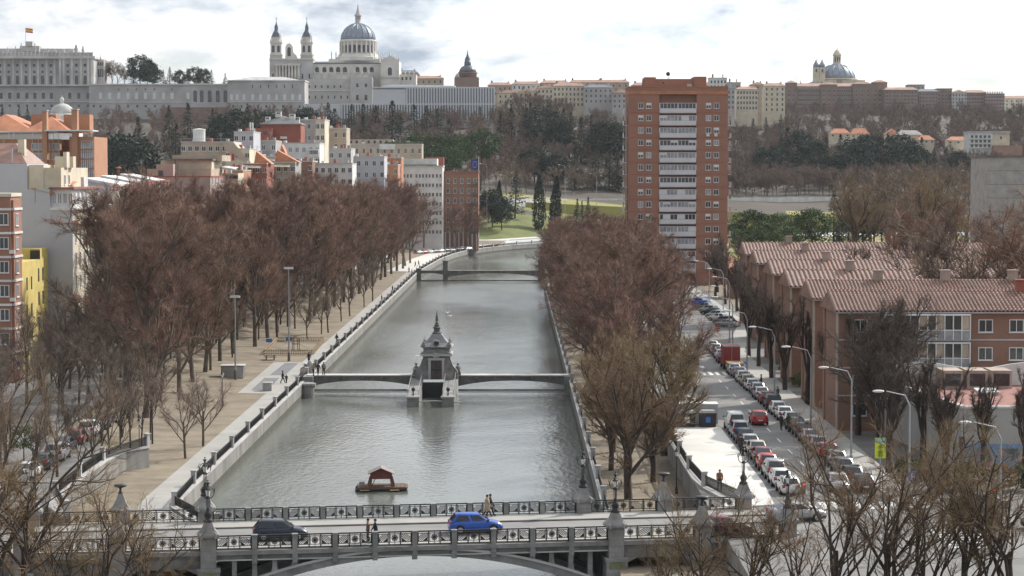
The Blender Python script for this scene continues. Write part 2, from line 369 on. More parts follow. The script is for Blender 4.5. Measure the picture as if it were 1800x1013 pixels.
# ------------------------------------------------------------------ embankment walls, copings and railings
def rail_mesh(L, h=1.0, step=.16, r=.02, name='railing'):
    b = MB(); b.box(0,L,-.04,.04,h-.07,h); b.box(0,L,-.03,.03,.10,.15); b.box(0,L,-.025,.025,h-.22,h-.18)
    n = int(L/step)
    for i in range(1, n): b.box(i*L/n-r*.6, i*L/n+r*.6, -r, r, .15, h-.07)
    return b.mesh(name, M['iron'])
def wall_along(name, label, pts, z0, z1, th, side, seg, rail_h, group=None, post_h=1.15, coping=.18):
    t = thing(name, label, 'wall')
    pts = [Vector((x, y, 0)) for x, y in pts]; nrm = []
    for i in range(len(pts)):
        d = (pts[min(i+1,len(pts)-1)] - pts[max(i-1,0)]).normalized(); nrm.append(Vector((d.y, -d.x, 0)) * side)
    def strip(o0, o1, za, zb):
        b = MB()
        for p, n in zip(pts, nrm): b.v += [tuple(p+n*o0+Vector((0,0,za))), tuple(p+n*o1+Vector((0,0,za))), tuple(p+n*o1+Vector((0,0,zb))), tuple(p+n*o0+Vector((0,0,zb)))]
        for i in range(len(pts)-1):
            q = i*4
            for j in range(4): b.f.append((q+j, q+(j+1)%4, q+4+(j+1)%4, q+4+j)); b.m.append(0)
        b.f += [(0,1,2,3), tuple(len(b.v)-4+j for j in (3,2,1,0))]; b.m += [0,0]
        return b
    part('wall', strip(0, th, z0, z1), M['wallstone'], t)
    if z0 < -4: part('waterline_stain', strip(-.03, -.001, z0, -3.45), M['algae'], t)
    part('coping', strip(-.08, th+.08, z1, z1+coping), M['stone_pale'], t)
    cum = [0.0]
    for a, b in zip(pts, pts[1:]): cum.append(cum[-1] + (b-a).length)
    def at(s):
        for i in range(len(cum)-1):
            if s <= cum[i+1] or i == len(cum)-2:
                k = (s-cum[i])/(cum[i+1]-cum[i]); return pts[i].lerp(pts[i+1], k), nrm[i].lerp(nrm[i+1], min(1,max(0,k)))
    n = max(1, round(cum[-1]/seg)); zt = z1+coping; rm = {}
    pm = MB().box(-.22,.22,-.22,.22,0,post_h).box(-.28,.28,-.28,.28,post_h,post_h+.1).mesh('railing_post', M['stone_pale'])
    for i in range(n+1):
        p, q = at(cum[-1]*i/n); link('railing_post', pm, t, p+q*th/2+Vector((0,0,zt)), math.atan2(q.y,q.x))
        if i < n:
            p2, q2 = at(cum[-1]*(i+1)/n); a = p+q*th/2; b = p2+q2*th/2; L = round((b-a).length, 1)
            if L not in rm: rm[L] = rail_mesh(L, rail_h)
            d = b-a; link('railing_panel', rm[L], t, a+Vector((0,0,zt)), math.atan2(d.y,d.x))
    return t
ly = [178,181,184,187,190,193,196] + list(range(210,630,14)) + [640,660,690,715,733,757,780,798,815,830,845,857,867]
wl = [(XL(y), y) for y in ly] + [(lerp([(867,0),(902,17.4),(930,45),(950,75),(965,110)], y), y) for y in (880,890,902,916,930,950,965)]
wall_along('embankment_wall', 'long stone river wall with dark railing along the sandy promenade', wl, -4.6, -2.0, .5, -1, 13.5, .85)
wall_along('embankment_wall', 'stone river wall under the bare trees beside the parked street', [(XR(y), y) for y in list(range(180,561,20))], -4.6, -2.0, .45, 1, 13.5, .85)
wall_along('retaining_wall', 'low curved wall with railing between the left street and the sandy promenade', [(-34.5,172),(-36.6,177),(-37.6,183),(-37.8,190),(-37.8,198),(-37.8,206),(-37.2,213),(-35.5,216)], -2.2, -.05, .55, -1, 11, .95)
wall_along('retaining_wall', 'low railed wall beside the white pavement above the tree strip', [(18.6,177.5),(17.2,182),(16.3,187),(15.8,193),(15.75,204),(15.75,230),(15.75,270),(15.75,330)], -2.2, 0.0, .4, 1, 11, .95)
# ------------------------------------------------------------------ roads, pavements, markings
def flat(name, poly, z, mt, th=0.0, kind='structure', parent=None):
    b = MB()
    if th: b.prism(poly, z-th, z)
    else: b.add([(x,y,z) for x,y in poly], [tuple(range(len(poly)))])
    return struct(name, b, mt, kind=kind, parent=parent)
flat('pavement_white', [(16.3,176),(21.2,178),(21.7,190),(21.9,232),(16.3,232),(16.3,205),(16.9,190),(18.2,181)], .13, M['pave_white'], .2)
flat('pavement_east', [(31.2,176),(33.6,176),(33.9,240),(34.6,330),(41.5,380),(42.5,520),(40,520),(39.2,385),(32.4,335),(30.7,300),(30.7,230)], .13, M['pave'], .2)
flat('street_west', [(-38.6,100),(-38.6,214),(-41,218),(-47,230),(-49.5,300),(-49.5,700),(-59,700),(-59,100)], .02, M['asphalt'])
flat('pavement_west', [(-59,215),(-59,720),(-61,720),(-61,215)], .14, M['pave'], .2)
flat('riverside_walk', [(XL(y)-1.0, y) for y in range(200,641,40)] + [(XL(y)-3.4, y) for y in range(640,199,-40)], -1.985, M['pave'])
wk = [(XL(y)-.9, y) for y in (176,180,184,188,192,200,212)] ; flat('riverside_apron', wk + [(-32.3,212),(-32.5,204),(-32.6,197),(-32.4,191),(-31.8,186.5),(-30.8,183),(-29.2,179.5),(-27.2,177),(-25.6,175.8)], -1.975, M['pave'])
oc = [(640,-26.9),(690,-25.2),(733,-23.5),(780,-20),(815,-15.7),(845,-7.5),(867,0),(902,17.4),(930,45),(950,75)]
pth = MB()
for i, (y, x) in enumerate(oc):
    y2, x2 = oc[min(i+1,len(oc)-1)]; y0, x0 = oc[max(i-1,0)]; d = Vector((x2-x0, y2-y0, 0)).normalized(); n = Vector((-d.y, d.x, 0))
    for w in (1.0, 9.5):
        q = Vector((x,y,0)) + n*w; pth.v.append((q.x, q.y, -1.93 if y < 850 else H(q.x,q.y)+.15))
    if i: k = len(pth.v); pth.f.append((k-4,k-2,k-1,k-3)); pth.m.append(0)
struct('outer_walk', pth, M['pave_white'])
mk = MB()                                       # zebra and lane paint on the right-hand street
for i in range(7): mk.box(23.4+i*.95, 23.9+i*.95, 293, 297.5, .004, .012)
struct('zebra_crossing', mk, M['paint'])
mk = MB()
for y in range(184, 290, 9): mk.box(26.75, 26.87, y, y+3.2, .004, .012)
for y0 in (304, 330, 346): mk.box(25.9,26.5,y0,y0+3,.004,.012)
struct('lane_markings', mk, M['paint'])
mk = MB()
for i in range(8): mk.box(24.0+i*.95, 24.5+i*.95, 176.5, 180, .004, .012)
for i in range(9): mk.box(31.5, 35.2, 158+i*1.1, 158.5+i*1.1, .004, .012)
struct('junction_markings', mk, M['paint'])
# ================================================================== the near road bridge
N0 = Vector((-21.6, 156.6, 0)); N1 = Vector((7.5, 161.1, 0)); BRZ = math.atan2(N1.y-N0.y, N1.x-N0.x); BW = 12.8; BS = 29.5
BMAT = Matrix.Translation(N0) @ Matrix.Rotation(BRZ, 4, 'Z')
def bw(s, t, z=0.0): return BMAT @ Vector((s, t, z))
BR = thing('road_bridge', 'grey stone arch bridge with iron railings carrying two cars across the river', 'bridge', N0, BRZ)
M['deckroad'] = mat('bridge_asphalt', (.215,.21,.205), .75, .2, .3)
M['moss'] = mat('mossy_stone', (.20,.21,.12), .95, .4, 2)
part('deck', MB().box(-20,52,.12,BW-.12,-.55,-.03), M['stone'], BR)
part('road_surface', MB().add([(-20,2.4,.014),(52,2.4,.014),(52,9.8,.014),(-20,9.8,.014)],[(0,1,2,3)]), M['deckroad'], BR)
for a, b in ((.22,2.4),(9.8,BW-.22)):
    part('pavement', MB().box(-20,43.5,a,b,-.03,.13), M['pave'], BR)
part('kerb', MB().box(-20,43.5,9.62,9.8,-.03,.12), M['stone_dark'], BR)
def ez(s): return -.75 - .0154*(s-14.75)**2
for t0, t1 in ((.0,.75),(4.2,4.9),(7.9,8.6),(BW-.75,BW)):              # four arch ribs
    pts = [(s, ez(s)) for s in np.linspace(.3,29.2,33)]; up = [(s, ez(s)+.62+.012*abs(s-14.75)) for s in np.linspace(29.2,.3,33)]
    b = MB(); n = len(pts); lo = [(s,z) for s,z in pts]; hi = up[::-1]
    vs = []
    for (s,z),(s2,z2) in zip(lo,hi): vs += [(s,t0,z),(s,t1,z),(s2,t1,z2),(s2,t0,z2)]
    fs = []
    for i in range(n-1):
        q = i*4
        for j in range(4): fs.append((q+j, q+4+j, q+4+(j+1)%4, q+(j+1)%4))
    b.add(vs, fs); part('arch_rib', b, M['stone'], BR)
    if t0 == 0:
        b2 = MB(); vs = []
        for (s,z),(s2,z2) in zip(lo,hi): vs += [(s,-.1,z2-.16),(s,.1,z2-.16),(s2,.1,z2+.02),(s2,-.1,z2+.02)]
        b2.add(vs, fs); part('arch_moulding', b2, M['stone_pale'], BR)
for t0 in (0.08, BW-.52):
    for k in range(-9,10):
        s = 14.75 + 1.435*k; zt = -.5; zb = ez(s)+.55
        if zt - zb < .2: continue
        b = MB(); h = zt-zb; b.box(s-.17,s+.17,t0,t0+.44,zb,zt)
        if h > .6: b.frus(s-.30,s+.30,t0-.05,t0+.49,zb-.1,s-.17,s+.17,t0,t0+.44,zb+.5); b.box(s-.24,s+.24,t0-.04,t0+.48,zt-.2,zt-.06)
        part('spandrel_column', b, M['stone'], BR)
for t0, t1 in ((-.22,.22),(BW-.22,BW+.22)):
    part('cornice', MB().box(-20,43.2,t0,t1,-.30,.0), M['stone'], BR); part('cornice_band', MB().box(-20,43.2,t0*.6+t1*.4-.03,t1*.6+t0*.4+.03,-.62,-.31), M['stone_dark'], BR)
    for a, b in ((.6,29),):
        part('string_course', MB().box(a,b,t0+.06,t1-.06,-.72,-.63), M['stone_pale'], BR)
    for a, b in ((-6.4,0),(BS,36)):
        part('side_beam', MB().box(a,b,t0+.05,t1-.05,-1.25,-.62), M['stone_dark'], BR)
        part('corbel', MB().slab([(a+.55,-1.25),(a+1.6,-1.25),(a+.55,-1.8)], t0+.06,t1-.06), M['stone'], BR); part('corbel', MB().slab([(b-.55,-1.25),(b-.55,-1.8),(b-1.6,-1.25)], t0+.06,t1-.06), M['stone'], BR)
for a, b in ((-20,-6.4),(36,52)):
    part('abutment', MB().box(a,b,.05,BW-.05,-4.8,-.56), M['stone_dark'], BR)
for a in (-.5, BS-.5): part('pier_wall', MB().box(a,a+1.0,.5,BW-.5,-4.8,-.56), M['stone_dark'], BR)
blkm = {}
def pylon(s, t, big=False):
    w = .55; py = part('pylon', MB().box(-w+.02,w-.02,-w+.02,w-.02,-1.2,1.0), M['stone_dark'], BR, (s,t,0))
    part('pylon_base', MB().box(-.78,.78,-.78,.78,-4.8,-1.42).box(-.84,.84,-.84,.84,-1.42,-1.2), M['stone'], py)
    part('moss_patch', MB().box(-.6,.6,-.788,-.782,-2.0,-1.46), M['moss'], py)
    z = -1.19
    for c in range(5):
        h = .43; off = .12 if c % 2 else -.12
        for x0, x1 in ((-w, off-.008), (off+.008, w)):
            k = (round(x0,3), round(x1,3))
            if k not in blkm: blkm[k] = MB().box(x0,x1,-w,w,0,h-.016).mesh('stone_block', M['stone'])
            link('stone_block', blkm[k], py, (0,0,z))
        z += h
    c = MB(); c.box(-.66,.66,-.66,.66,.97,1.08); c.box(-.78,.78,-.78,.78,1.08,1.26)
    if big: c.frus(-.7,.7,-.7,.7,1.26,-.42,.42,-.42,.42,1.75); c.frus(-.42,.42,-.42,.42,1.75,-.16,.16,-.16,.16,2.45)
    else: c.frus(-.74,.74,-.74,.74,1.26,-.44,.44,-.44,.44,1.62); c.frus(-.44,.44,-.44,.44,1.62,-.28,.28,-.28,.28,2.1)
    part('pylon_cap', c, M['stone'], py)
    for d in (-1,1):
        part('cap_scroll', MB().path([(d*.5,-.7,1.02),(d*.58,-.72,1.3),(d*.4,-.6,1.45)],[.09,.08,.05],6), M['stone_pale'], py)
    return py
for t in (0, BW):
    for s in (0, BS): pylon(s, t)
    for s in (-6.4, 36): pylon(s, t, True)
    for s in (-13, 42.5): pylon(s, t)
def ring(b, c, r, th, n=18, axis='y'):
    pts = [(c[0]+r*math.cos(2*math.pi*i/n), c[1], c[2]+r*math.sin(2*math.pi*i/n)) for i in range(n+1)]
    if axis == 'x': pts = [(c[0], c[1]+p[0]-c[0], p[2]) for p in pts]
    b.path(pts, th, 5, False)
# lamp prototype: standard on a pylon
def make_bridge_lamp(label, loc):
    t = thing('bridge_lamp', label, 'lamp', loc, BRZ, 'ornate iron lamps on the bridge pylons')
    b = MB(); b.lathe([(.34,0),(.36,.1),(.22,.22),(.25,.4),(.3,.5),(.15,.75),(.1,.95),(.12,1.0)], 10)
    part('lamp_foot', b, M['iron'], t, smooth=True)
    b = MB()
    for a in range(3):
        q = a*2.094+.5; b.tube((.10*math.cos(q),.10*math.sin(q),.95),(.12*math.cos(q),.12*math.sin(q),1.75),.028,.028,5)
    b.tube((0,0,.95),(0,0,1.75),.04,.04,6); b.lathe([(.16,1.72),(.17,1.78),(.06,1.86)],8); part('lamp_shaft', b, M['iron'], t)
    b = MB(); ring(b,(0,0,2.1),.44,.03); ring(b,(0,0,2.1),.44,.03,18,'x'); b.path([(-.44,0,2.1),(-.5,0,2.35),(-.38,0,2.5)],[.03,.03,.02],5); b.path([(.44,0,2.1),(.5,0,2.35),(.38,0,2.5)],[.03,.03,.02],5)
    part('ring_bracket', b, M['iron'], t)
    part('lantern', MB().lathe([(.11,1.86),(.19,2.28),(.17,2.3)],6), M['lampglass'], t)
    part('lantern_roof', MB().lathe([(.24,2.28),(.20,2.36),(.10,2.48),(.05,2.56),(.09,2.66),(.03,2.72)],8), M['iron'], t)
    b = MB(); b.lathe([(.05,2.56),(.02,2.9),(.015,3.0)],6); b.lathe([(.13,2.72),(.16,2.80),(.10,2.84)],8); b.sphere((0,0,2.96),.06,6,4); part('finial', b, M['iron'], t)
    return t
lampspec = [(0,0,'ornate iron lamp on the near left bridge pylon beside the dark car'),(0,BW,'ornate iron lamp on the far left bridge pylon over the water edge'),
    (BS,0,'ornate iron lamp on the near right pylon at the end of the arch'),(BS,BW,'ornate iron lamp on the far right pylon at the river corner'),
    (-13,0,'ornate iron lamp among bare branches at the near left bridge end'),(-13,BW,'ornate iron lamp at the far left bridge end beside the left street'),
    (42.5,0,'ornate iron lamp among bare branches at the near right bridge end'),(42.5,BW,'ornate iron lamp at the far right bridge end beside the white pavement')]
L0 = None
for s, t, lb in lampspec:
    loc = bw(s,t,2.1)
    if L0 is None: L0 = make_bridge_lamp(lb, loc)
    else: dup(L0, None, loc, BRZ, label=lb)
U0 = None
for s, t, lb in ((-6.4,BW,'dark metal bowl urn on the left far bridge pylon above the sandy path'),(36,BW,'dark metal bowl urn on the right far bridge pylon by the tree strip'),(36,0,'dark metal bowl urn on the right near pylon among branches'),(-6.4,0,'dark metal bowl urn on the left near pylon among branches')):
    if U0 is None:
        U0 = thing('bowl_urn', lb, 'urn', bw(s,t,2.45), BRZ, 'bowl urns on the outer bridge pylons')
        part('stem', MB().lathe([(.2,0),(.12,.1),(.07,.3),(.12,.42)],8), M['iron'], U0, smooth=True); part('bowl', MB().lathe([(.12,.42),(.42,.5),(.5,.6),(.5,.66),(.36,.7),(.1,.74)],12), M['iron'], U0, smooth=True)
    else: dup(U0, None, bw(s,t,2.45), BRZ, label=lb)
# railing panels
def rail_panel(L, bays):
    b = MB(); r = .022
    b.box(0,L,-.06,.06,.91,1.0); b.box(0,L,-.03,.03,.79,.835); b.box(0,L,-.03,.03,.19,.24); b.box(0,L,-.03,.03,.02,.07)
    w = L/bays
    for i in range(bays+1):
        x = i*w; x = min(max(x,.03),L-.03); b.box(x-.042,x+.042,-.04,.04,0,1.0); b.sphere((x,-.03,.215),.05,6,4)
    for i in range(bays):
        x0, x1 = i*w+.09, (i+1)*w-.09; z0, z1 = .25, .78; c = (x0+x1)/2
        for x in (x0,x1): b.box(x-.02,x+.02,-.015,.015,.235,.8)
        if (i + (bays-3)//2) % 2 == 1:
            ring(b,(c,0,.515),.2,.036,12); b.sphere((c,0,.515),.15,8,5,(1,.4,1))
            for k in range(8):
                a = k*math.pi/4; b.tube((c+.12*math.cos(a),0,.515+.12*math.sin(a)),(c+.27*math.cos(a),0,.515+.27*math.sin(a)),.022,.015,4)
            b.box(c-.02,c+.02,-.02,.02,.06,.93)
        else:
            sgn = 1 if (i < bays/2) else -1
            def dg(o, th):
                ax, bx = (x0,x1) if sgn > 0 else (x1,x0)
                p = Vector((ax,0,z0)); q = Vector((bx,0,z1)); d = Vector((0,0,o))
                p2, q2 = p+d, q+d
                def cl(p_, q_):
                    if p_.z < z0: p_ = p_ + (q_-p_)*((z0-p_.z)/(q_.z-p_.z))
                    if q_.z > z1: q_ = p_ + (q_-p_)*((z1-p_.z)/(q_.z-p_.z))
                    return p_, q_
                p2, q2 = cl(p2, q2); b.tube(p2, q2, th, th, 4)
            for o in (0,.13,-.13,-.26,.26): dg(o, .028)
            tri = [(x1,z0),(x1,z0+.3),(x1-.3,z0)] if sgn > 0 else [(x0,z0),(x0+.3,z0),(x0,z0+.3)]
            b.slab(tri, -.012, .012)
    return b.mesh('railing_panel', M['iron'])
PM3, PM4, PM7 = rail_panel(2.49,3), rail_panel(2.72,3), rail_panel(5.24,5)
postm = MB().box(-.18,.18,-.2,.2,-.95,1.02).box(-.22,.22,-.24,.24,1.02,1.12).box(-.21,.21,-.23,.23,-.62,-.5).mesh('railing_post', M['stone'])
for t in (0, BW):
    for k in range(-4,5): link('railing_post', postm, BR, (14.75+2.87*k, t, 0))
    for k in range(-4,4): link('railing_panel', PM3, BR, (14.75+2.87*k+.19, t, .1))
    link('railing_panel', PM4, BR, (.56,t,.1)).scale = ((14.75-2.87*4-.19-.57)/2.72,1,1); link('railing_panel', PM4, BR, (14.75+2.87*4+.19,t,.1)).scale = ((BS-.57-(14.75+2.87*4+.19))/2.72,1,1)
    for a, b in ((-6.4,0),(BS,36),(-13,-6.4),(36,42.5)): link('railing_panel', PM7, BR, (a+.58,t,.1)).scale = ((b-a-1.16)/5.24,1,1)
    link('railing_panel', PM7, BR, (-19,t,.1))
# ================================================================== lock with its little turret house
LY = 304.0; LXC = XA(770, LY)
WB = thing('weir_footbridge', 'low concrete footbridge with two flat arches running to the turret in the river', 'footbridge')
def span(x0, x1, y, w, z, sag, name='span'):
    n = 14; lo = [(x0+(x1-x0)*i/n, z-.62-sag*(abs(2*i/n-1))**2.2) for i in range(n+1)]
    b = MB(); b.slab([(x0,z)] + lo + [(x1,z)], y, y+w); return b
xa, xb, xc, xd = XL(LY)+.2, LXC-2.7, LXC+2.7, XR(LY)-.1
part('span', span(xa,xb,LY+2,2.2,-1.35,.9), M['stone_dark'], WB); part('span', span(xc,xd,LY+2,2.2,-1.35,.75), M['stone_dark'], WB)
for a, b in ((xa,xb),(xc,xd)):
    part('deck_slab', MB().box(a,b,LY+1.85,LY+4.35,-1.345,-1.2), M['stone_pale'], WB)
    g = MB()
    for z in (-3.15,-3.5): g.tube((a,LY+1.6,z),(b,LY+1.6,z),.06,.06,6)
    part('pipe', g, M['stone_dark'], WB)
    gate = MB(); gate.box(a,b,LY+3.2,LY+3.4,-3.55,-3.38); part('sill', gate, M['stone_pale'], WB)
    n = 6
    for i in range(1,n): part('lamp_stud', MB().tube((a+(b-a)*i/n,LY+1.84,-1.55),(a+(b-a)*i/n,LY+1.7,-1.55),.07,.07,6), M['stone_pale'], WB)
part('abutment', MB().box(xa-.4,xa+1.0,LY+.5,LY+4.6,-4.6,-1.3), M['stone'], WB)
part('round_pier', MB().lathe([(1.0,-4.6),(1.0,-2.4),(1.25,-2.3),(1.25,-2.0),(.9,-1.9)],14,(xa+.4,LY-1.5)), M['stone'], WB)
part('abutment', MB().box(xd-.6,xd+.5,LY+1,LY+4.6,-4.6,-1.3), M['stone'], WB)
LT = thing('lock_house', 'small stone turret house with slate roof and spire on the lock pier', 'lock house', (LXC, LY, 0))
pier = lambda x0,x1: MB().add([(x0,-13,-4.7),(x1,-13,-4.7),(x1,1.2,-4.7),(x0,1.2,-4.7),(x0,-13,-2.75),(x1,-13,-2.75),(x1,1.2,-1.5),(x0,1.2,-1.5)],[(0,3,2,1),(4,5,6,7),(0,1,5,4),(1,2,6,5),(2,3,7,6),(3,0,4,7)])
for x0, x1 in ((-3.7,-2.1),(.9,2.5)):
    part('pier', pier(x0,x1), M['stone'], LT); part('pier_cap', MB().box(x0-.12,x1+.12,-13.15,-12.2,-2.85,-2.62), M['stone_pale'], LT)
    for x in (x0+.1,x1-.1):
        g = MB(); g.path([(x,-12.8,-1.85),(x,1.0,-.6)],.035,5)
        for i in range(6): yy = -12.8+13.8*i/5; zz = -2.72+1.22*(yy+13)/14.2; g.tube((x,yy,zz),(x,yy,zz+.9),.03,.03,5)
        part('handrail', g, M['steel'], LT)
    g = MB().lathe([(.16,0),(.1,.1),(.06,.5),(.16,.62),(.26,.8),(.22,1.0),(.1,1.1)],8,((x0+x1)/2,-11.9)); o = part('winch_post', g, M['iron'], LT, (0,0,-2.64))
part('boom', MB().path([(-4.6,-12.6,-3.5),(-2,-12.7,-3.35),(0,-12.7,-3.25),(1.5,-12.7,-3.35),(3.4,-12.6,-3.5)],.09,6), M['stone_pale'], LT)
part('sluice_gate', MB().box(-2.1,.9,-1.2,-.9,-4.7,-1.9), M['iron'], LT)
X0 = -.25                                        # the house stands a little left of the pier axis
part('wall', MB().box(X0-1.85,X0+1.85,0,5.2,-1.6,1.9).box(X0-2.3,X0+2.3,-.15,5.4,-1.6,-.35), M['stone'], LT)
part('attic', MB().box(X0-1.8,X0+1.8,.25,5.0,1.9,3.05).box(X0-2.0,X0+2.0,.05,5.2,3.05,3.25), M['stone'], LT)
part('door_surround', MB().box(X0-1.1,X0-.76,-.36,.0,-1.6,1.06).box(X0+.76,X0+1.1,-.36,.0,-1.6,1.06).box(X0-1.15,X0+1.15,-.38,.0,1.05,1.35), M['stone_pale'], LT)
dr = part('door', MB().box(X0-.76,X0+.76,-.27,-.16,-1.6,1.05), mat('brown_door',(.09,.075,.065),.7,.2,2), LT); part('door_rail', MB().box(X0-.7,X0+.7,-.3,-.265,-.35,-.2).box(X0-.03,X0+.03,-.3,-.265,-1.5,1.0), M['iron'], dr)
part('cornice', MB().box(X0-2.2,X0+2.2,-.35,5.5,1.62,1.9), M['stone_pale'], LT)
part('pediment', MB().slab([(X0-2.25,1.9),(X0+2.25,1.9),(X0+.9,2.55),(X0,2.8),(X0-.9,2.55)],-.3,.25), M['stone'], LT)
g = MB(); ring(g,(X0,-.33,1.62),.36,.09,14); g.sphere((X0,-.32,1.62),.24,8,5,(1,.4,1)); part('medallion', g, M['stone_pale'], LT)
for d in (-1,1):
    part('scroll_buttress', MB().slab([(X0+d*1.85,1.4),(X0+d*2.0,1.0),(X0+d*2.25,.3),(X0+d*2.75,-.3),(X0+d*2.95,-.7),(X0+d*2.95,-1.6),(X0+d*1.85,-1.6)][::(-1 if d<0 else 1)],.3,1.3), M['stone'], LT)
rf = MB(); prof = [(2.25,3.25),(2.05,3.42),(1.55,3.95),(1.15,4.6),(.85,5.2),(.62,5.6)]
for (r0,z0),(r1,z1) in zip(prof,prof[1:]): rf.frus(X0-r0,X0+r0,2.6-r0*1.15,2.6+r0*1.15,z0,X0-r1,X0+r1,2.6-r1*1.15,2.6+r1*1.15,z1)
part('roof', rf, mat('grey_slate',(.20,.205,.215),.6,.3,1.5), LT)
part("roof_dormer", MB().cbox((X0,.55,4.05),(.75,.7,.6)).sphere((X0,.3,4.3),.36,10,6,(1,.6,.8)), M["stone"], LT)
g = MB(); ring(g,(X0,.16,4.1),.24,.07,12); g.sphere((X0,.2,4.1),.2,8,5,(1,.3,1)); part('dormer_window', g, M['iron'], LT)
for d in (-1,1):
    for yy in (.4,4.8): part('corner_finial', MB().lathe([(.3,3.3),(.34,3.6),(.2,3.95),(.22,4.1),(.05,4.3),(.02,5.0)],8,(X0+d*1.75,yy)), M['stone'], LT)
part('lantern', MB().lathe([(.62,5.6),(.66,5.8),(.45,5.95),(.42,6.6),(.60,6.7),(.56,6.85),(.36,7.0),(.34,7.3),(.42,7.36),(.2,7.5)],8,(X0,2.6)), M['stone_dark'], LT)
part('spire', MB().lathe([(.16,7.5),(.3,7.72),(.12,7.9),(.10,8.05),(.24,8.15),(.20,8.5),(.05,9.9),(.01,10.2)],8,(X0,2.6)), M['stone_dark'], LT)
for o in LT.children:
    if o.name.split('.')[0] in ('attic','pediment','roof','roof_dormer','dormer_window','corner_finial','lantern','spire'): o.scale = (1,1,.71); o.location = (0,0,1.9*.29)
def cherub(loc, label, rz):
    t = thing('stone_statue', label, 'statue', loc, rz, 'stone figures beside the lock house')
    part('plinth', MB().box(-.35,.35,-.35,.35,0,.35), M['stone'], t)
    b = MB(); b.path([(0,0,.3),(0,.03,.7),(.02,0,1.1),(0,0,1.32)],[.28,.24,.26,.1],8); b.sphere((.02,-.02,1.52),.19,8,6); b.path([(.22,0,1.2),(.38,-.12,.95),(.2,-.3,.85)],[.09,.08,.06],6); b.path([(-.22,0,1.2),(-.36,-.1,.9),(-.3,-.25,.6)],[.09,.08,.06],6)
    b.path([(.12,-.05,.75),(.2,-.35,.6),(.2,-.4,.2)],[.14,.11,.08],6); b.path([(-.12,-.05,.75),(-.2,-.35,.55),(-.2,-.4,.2)],[.14,.11,.08],6)
    part('figure', b, M['stone'], t, smooth=True)
cherub((LXC+X0+2.9,LY+2.2,-1.2),'seated stone figure to the right of the lock house door',.3)
cherub((LXC+X0-2.9,LY+2.2,-1.2),'seated stone figure to the left of the lock house door',-.3)
# far weir bridge
FY = 628.0; xa, xd = XL(FY)+.2, XR(FY)-.2; xm = XA(783,FY)
W2 = thing('weir_footbridge', 'distant low arched footbridge with square piers where the river begins to bend', 'footbridge')
part('span', span(xa,xm-.7,FY,2.2,-1.3,.35), M['stone_dark'], W2); part('span', span(xm+.7,xd-1.6,FY,2.2,-1.3,1.0), M['stone_dark'], W2)
part('deck_slab', MB().box(xa,xd,FY-.1,FY+2.4,-1.29,-1.1), M['stone'], W2)
for x, w, h in ((xa+.4,1.2,-.9),(xm,1.4,1.4),(xd-.8,1.8,1.6)): part('pier', MB().box(x-w/2,x+w/2,FY-.6,FY+3,-4.6,h).box(x-w/2-.15,x+w/2+.15,FY-.75,FY+3.1,h,h+.3), M['stone_dark'], W2)
part('low_sill', MB().box(xa,xd,FY-1.2,FY-.9,-4.3,-3.75), M['stone_dark'], W2)
part('mast', MB().tube((xm-.2,FY+1,1.6),(xm-.2,FY+1,4.4),.12,.05,6), M['stone_dark'], W2)
# ================================================================== duck raft
rp = P(670, 861, -4); RA = thing('duck_raft', 'floating wooden raft with a small maroon gabled duck house', 'raft', (rp.x, rp.y, -4), .06)
for i in range(11): ubox('plank', RA, M['wood'], -2.3+i*.42, -2.3+i*.42+.40, -1.25, 1.25, .32, .40)
part('fascia', MB().box(-2.35,2.35,-1.32,-1.26,.2,.42).box(-2.35,2.35,1.26,1.32,.2,.42).box(2.33,2.6,-1.3,1.3,.3,.38), M['wood'], RA)
for y in (-.95,.95): part('float', MB().path([(-2.5,y,.12),(-2.2,y,.05),(2.2,y,.05),(2.5,y,.12)],[.16,.24,.24,.16],8), M['iron'], RA)
for x in (-1.6,1.3): part('mooring_plank', MB().cbox((x,-1.55,.16),(.9,.35,.05),.2), M['wood_pale'], RA)
for dx in (-1,1):
    for dy in (-1,1): part('leg', MB().frus(dx*1.15-.2,dx*1.15+.2,dy*.75-.08,dy*.75+.08,.4,dx*.98-.14,dx*.98+.14,dy*.75-.08,dy*.75+.08,1.25), M['wood'], RA)
part('crossbar', MB().box(-1,1,-.8,-.72,.5,.58).tube((-.9,-.76,.5),(-.55,-.76,1.2),.04,.04,4), M['wood'], RA)
hs = part('house', MB().box(-1.05,1.05,-.85,.85,1.15,1.75).slab([(-1.05,1.75),(1.05,1.75),(0,2.2)],-.85,.85), M['maroon'], RA)
for i in range(5): part('wall_board', MB().box(-1.06,1.06,-.875,-.855,1.17+i*.12,1.17+i*.12+.108), M['maroon'], hs)
M['raftroof'] = mat('weathered_boards',(.24,.19,.18),.7,.35,2)
for d in (-1,1):
    q = part('roof_slope', MB().add([(0,-1.1,2.27),(d*1.3,-1.1,1.68),(d*1.3,1.1,1.68),(0,1.1,2.27),(0,-1.1,2.21),(d*1.3,-1.1,1.62),(d*1.3,1.1,1.62),(0,1.1,2.21)],[(0,1,2,3),(4,7,6,5),(0,4,5,1),(1,5,6,2),(2,6,7,3),(3,7,4,0)]), M['raftroof'], RA)
part('crate', MB().box(-2.15,-1.6,-.3,.3,.4,.8), M['concrete'], RA)
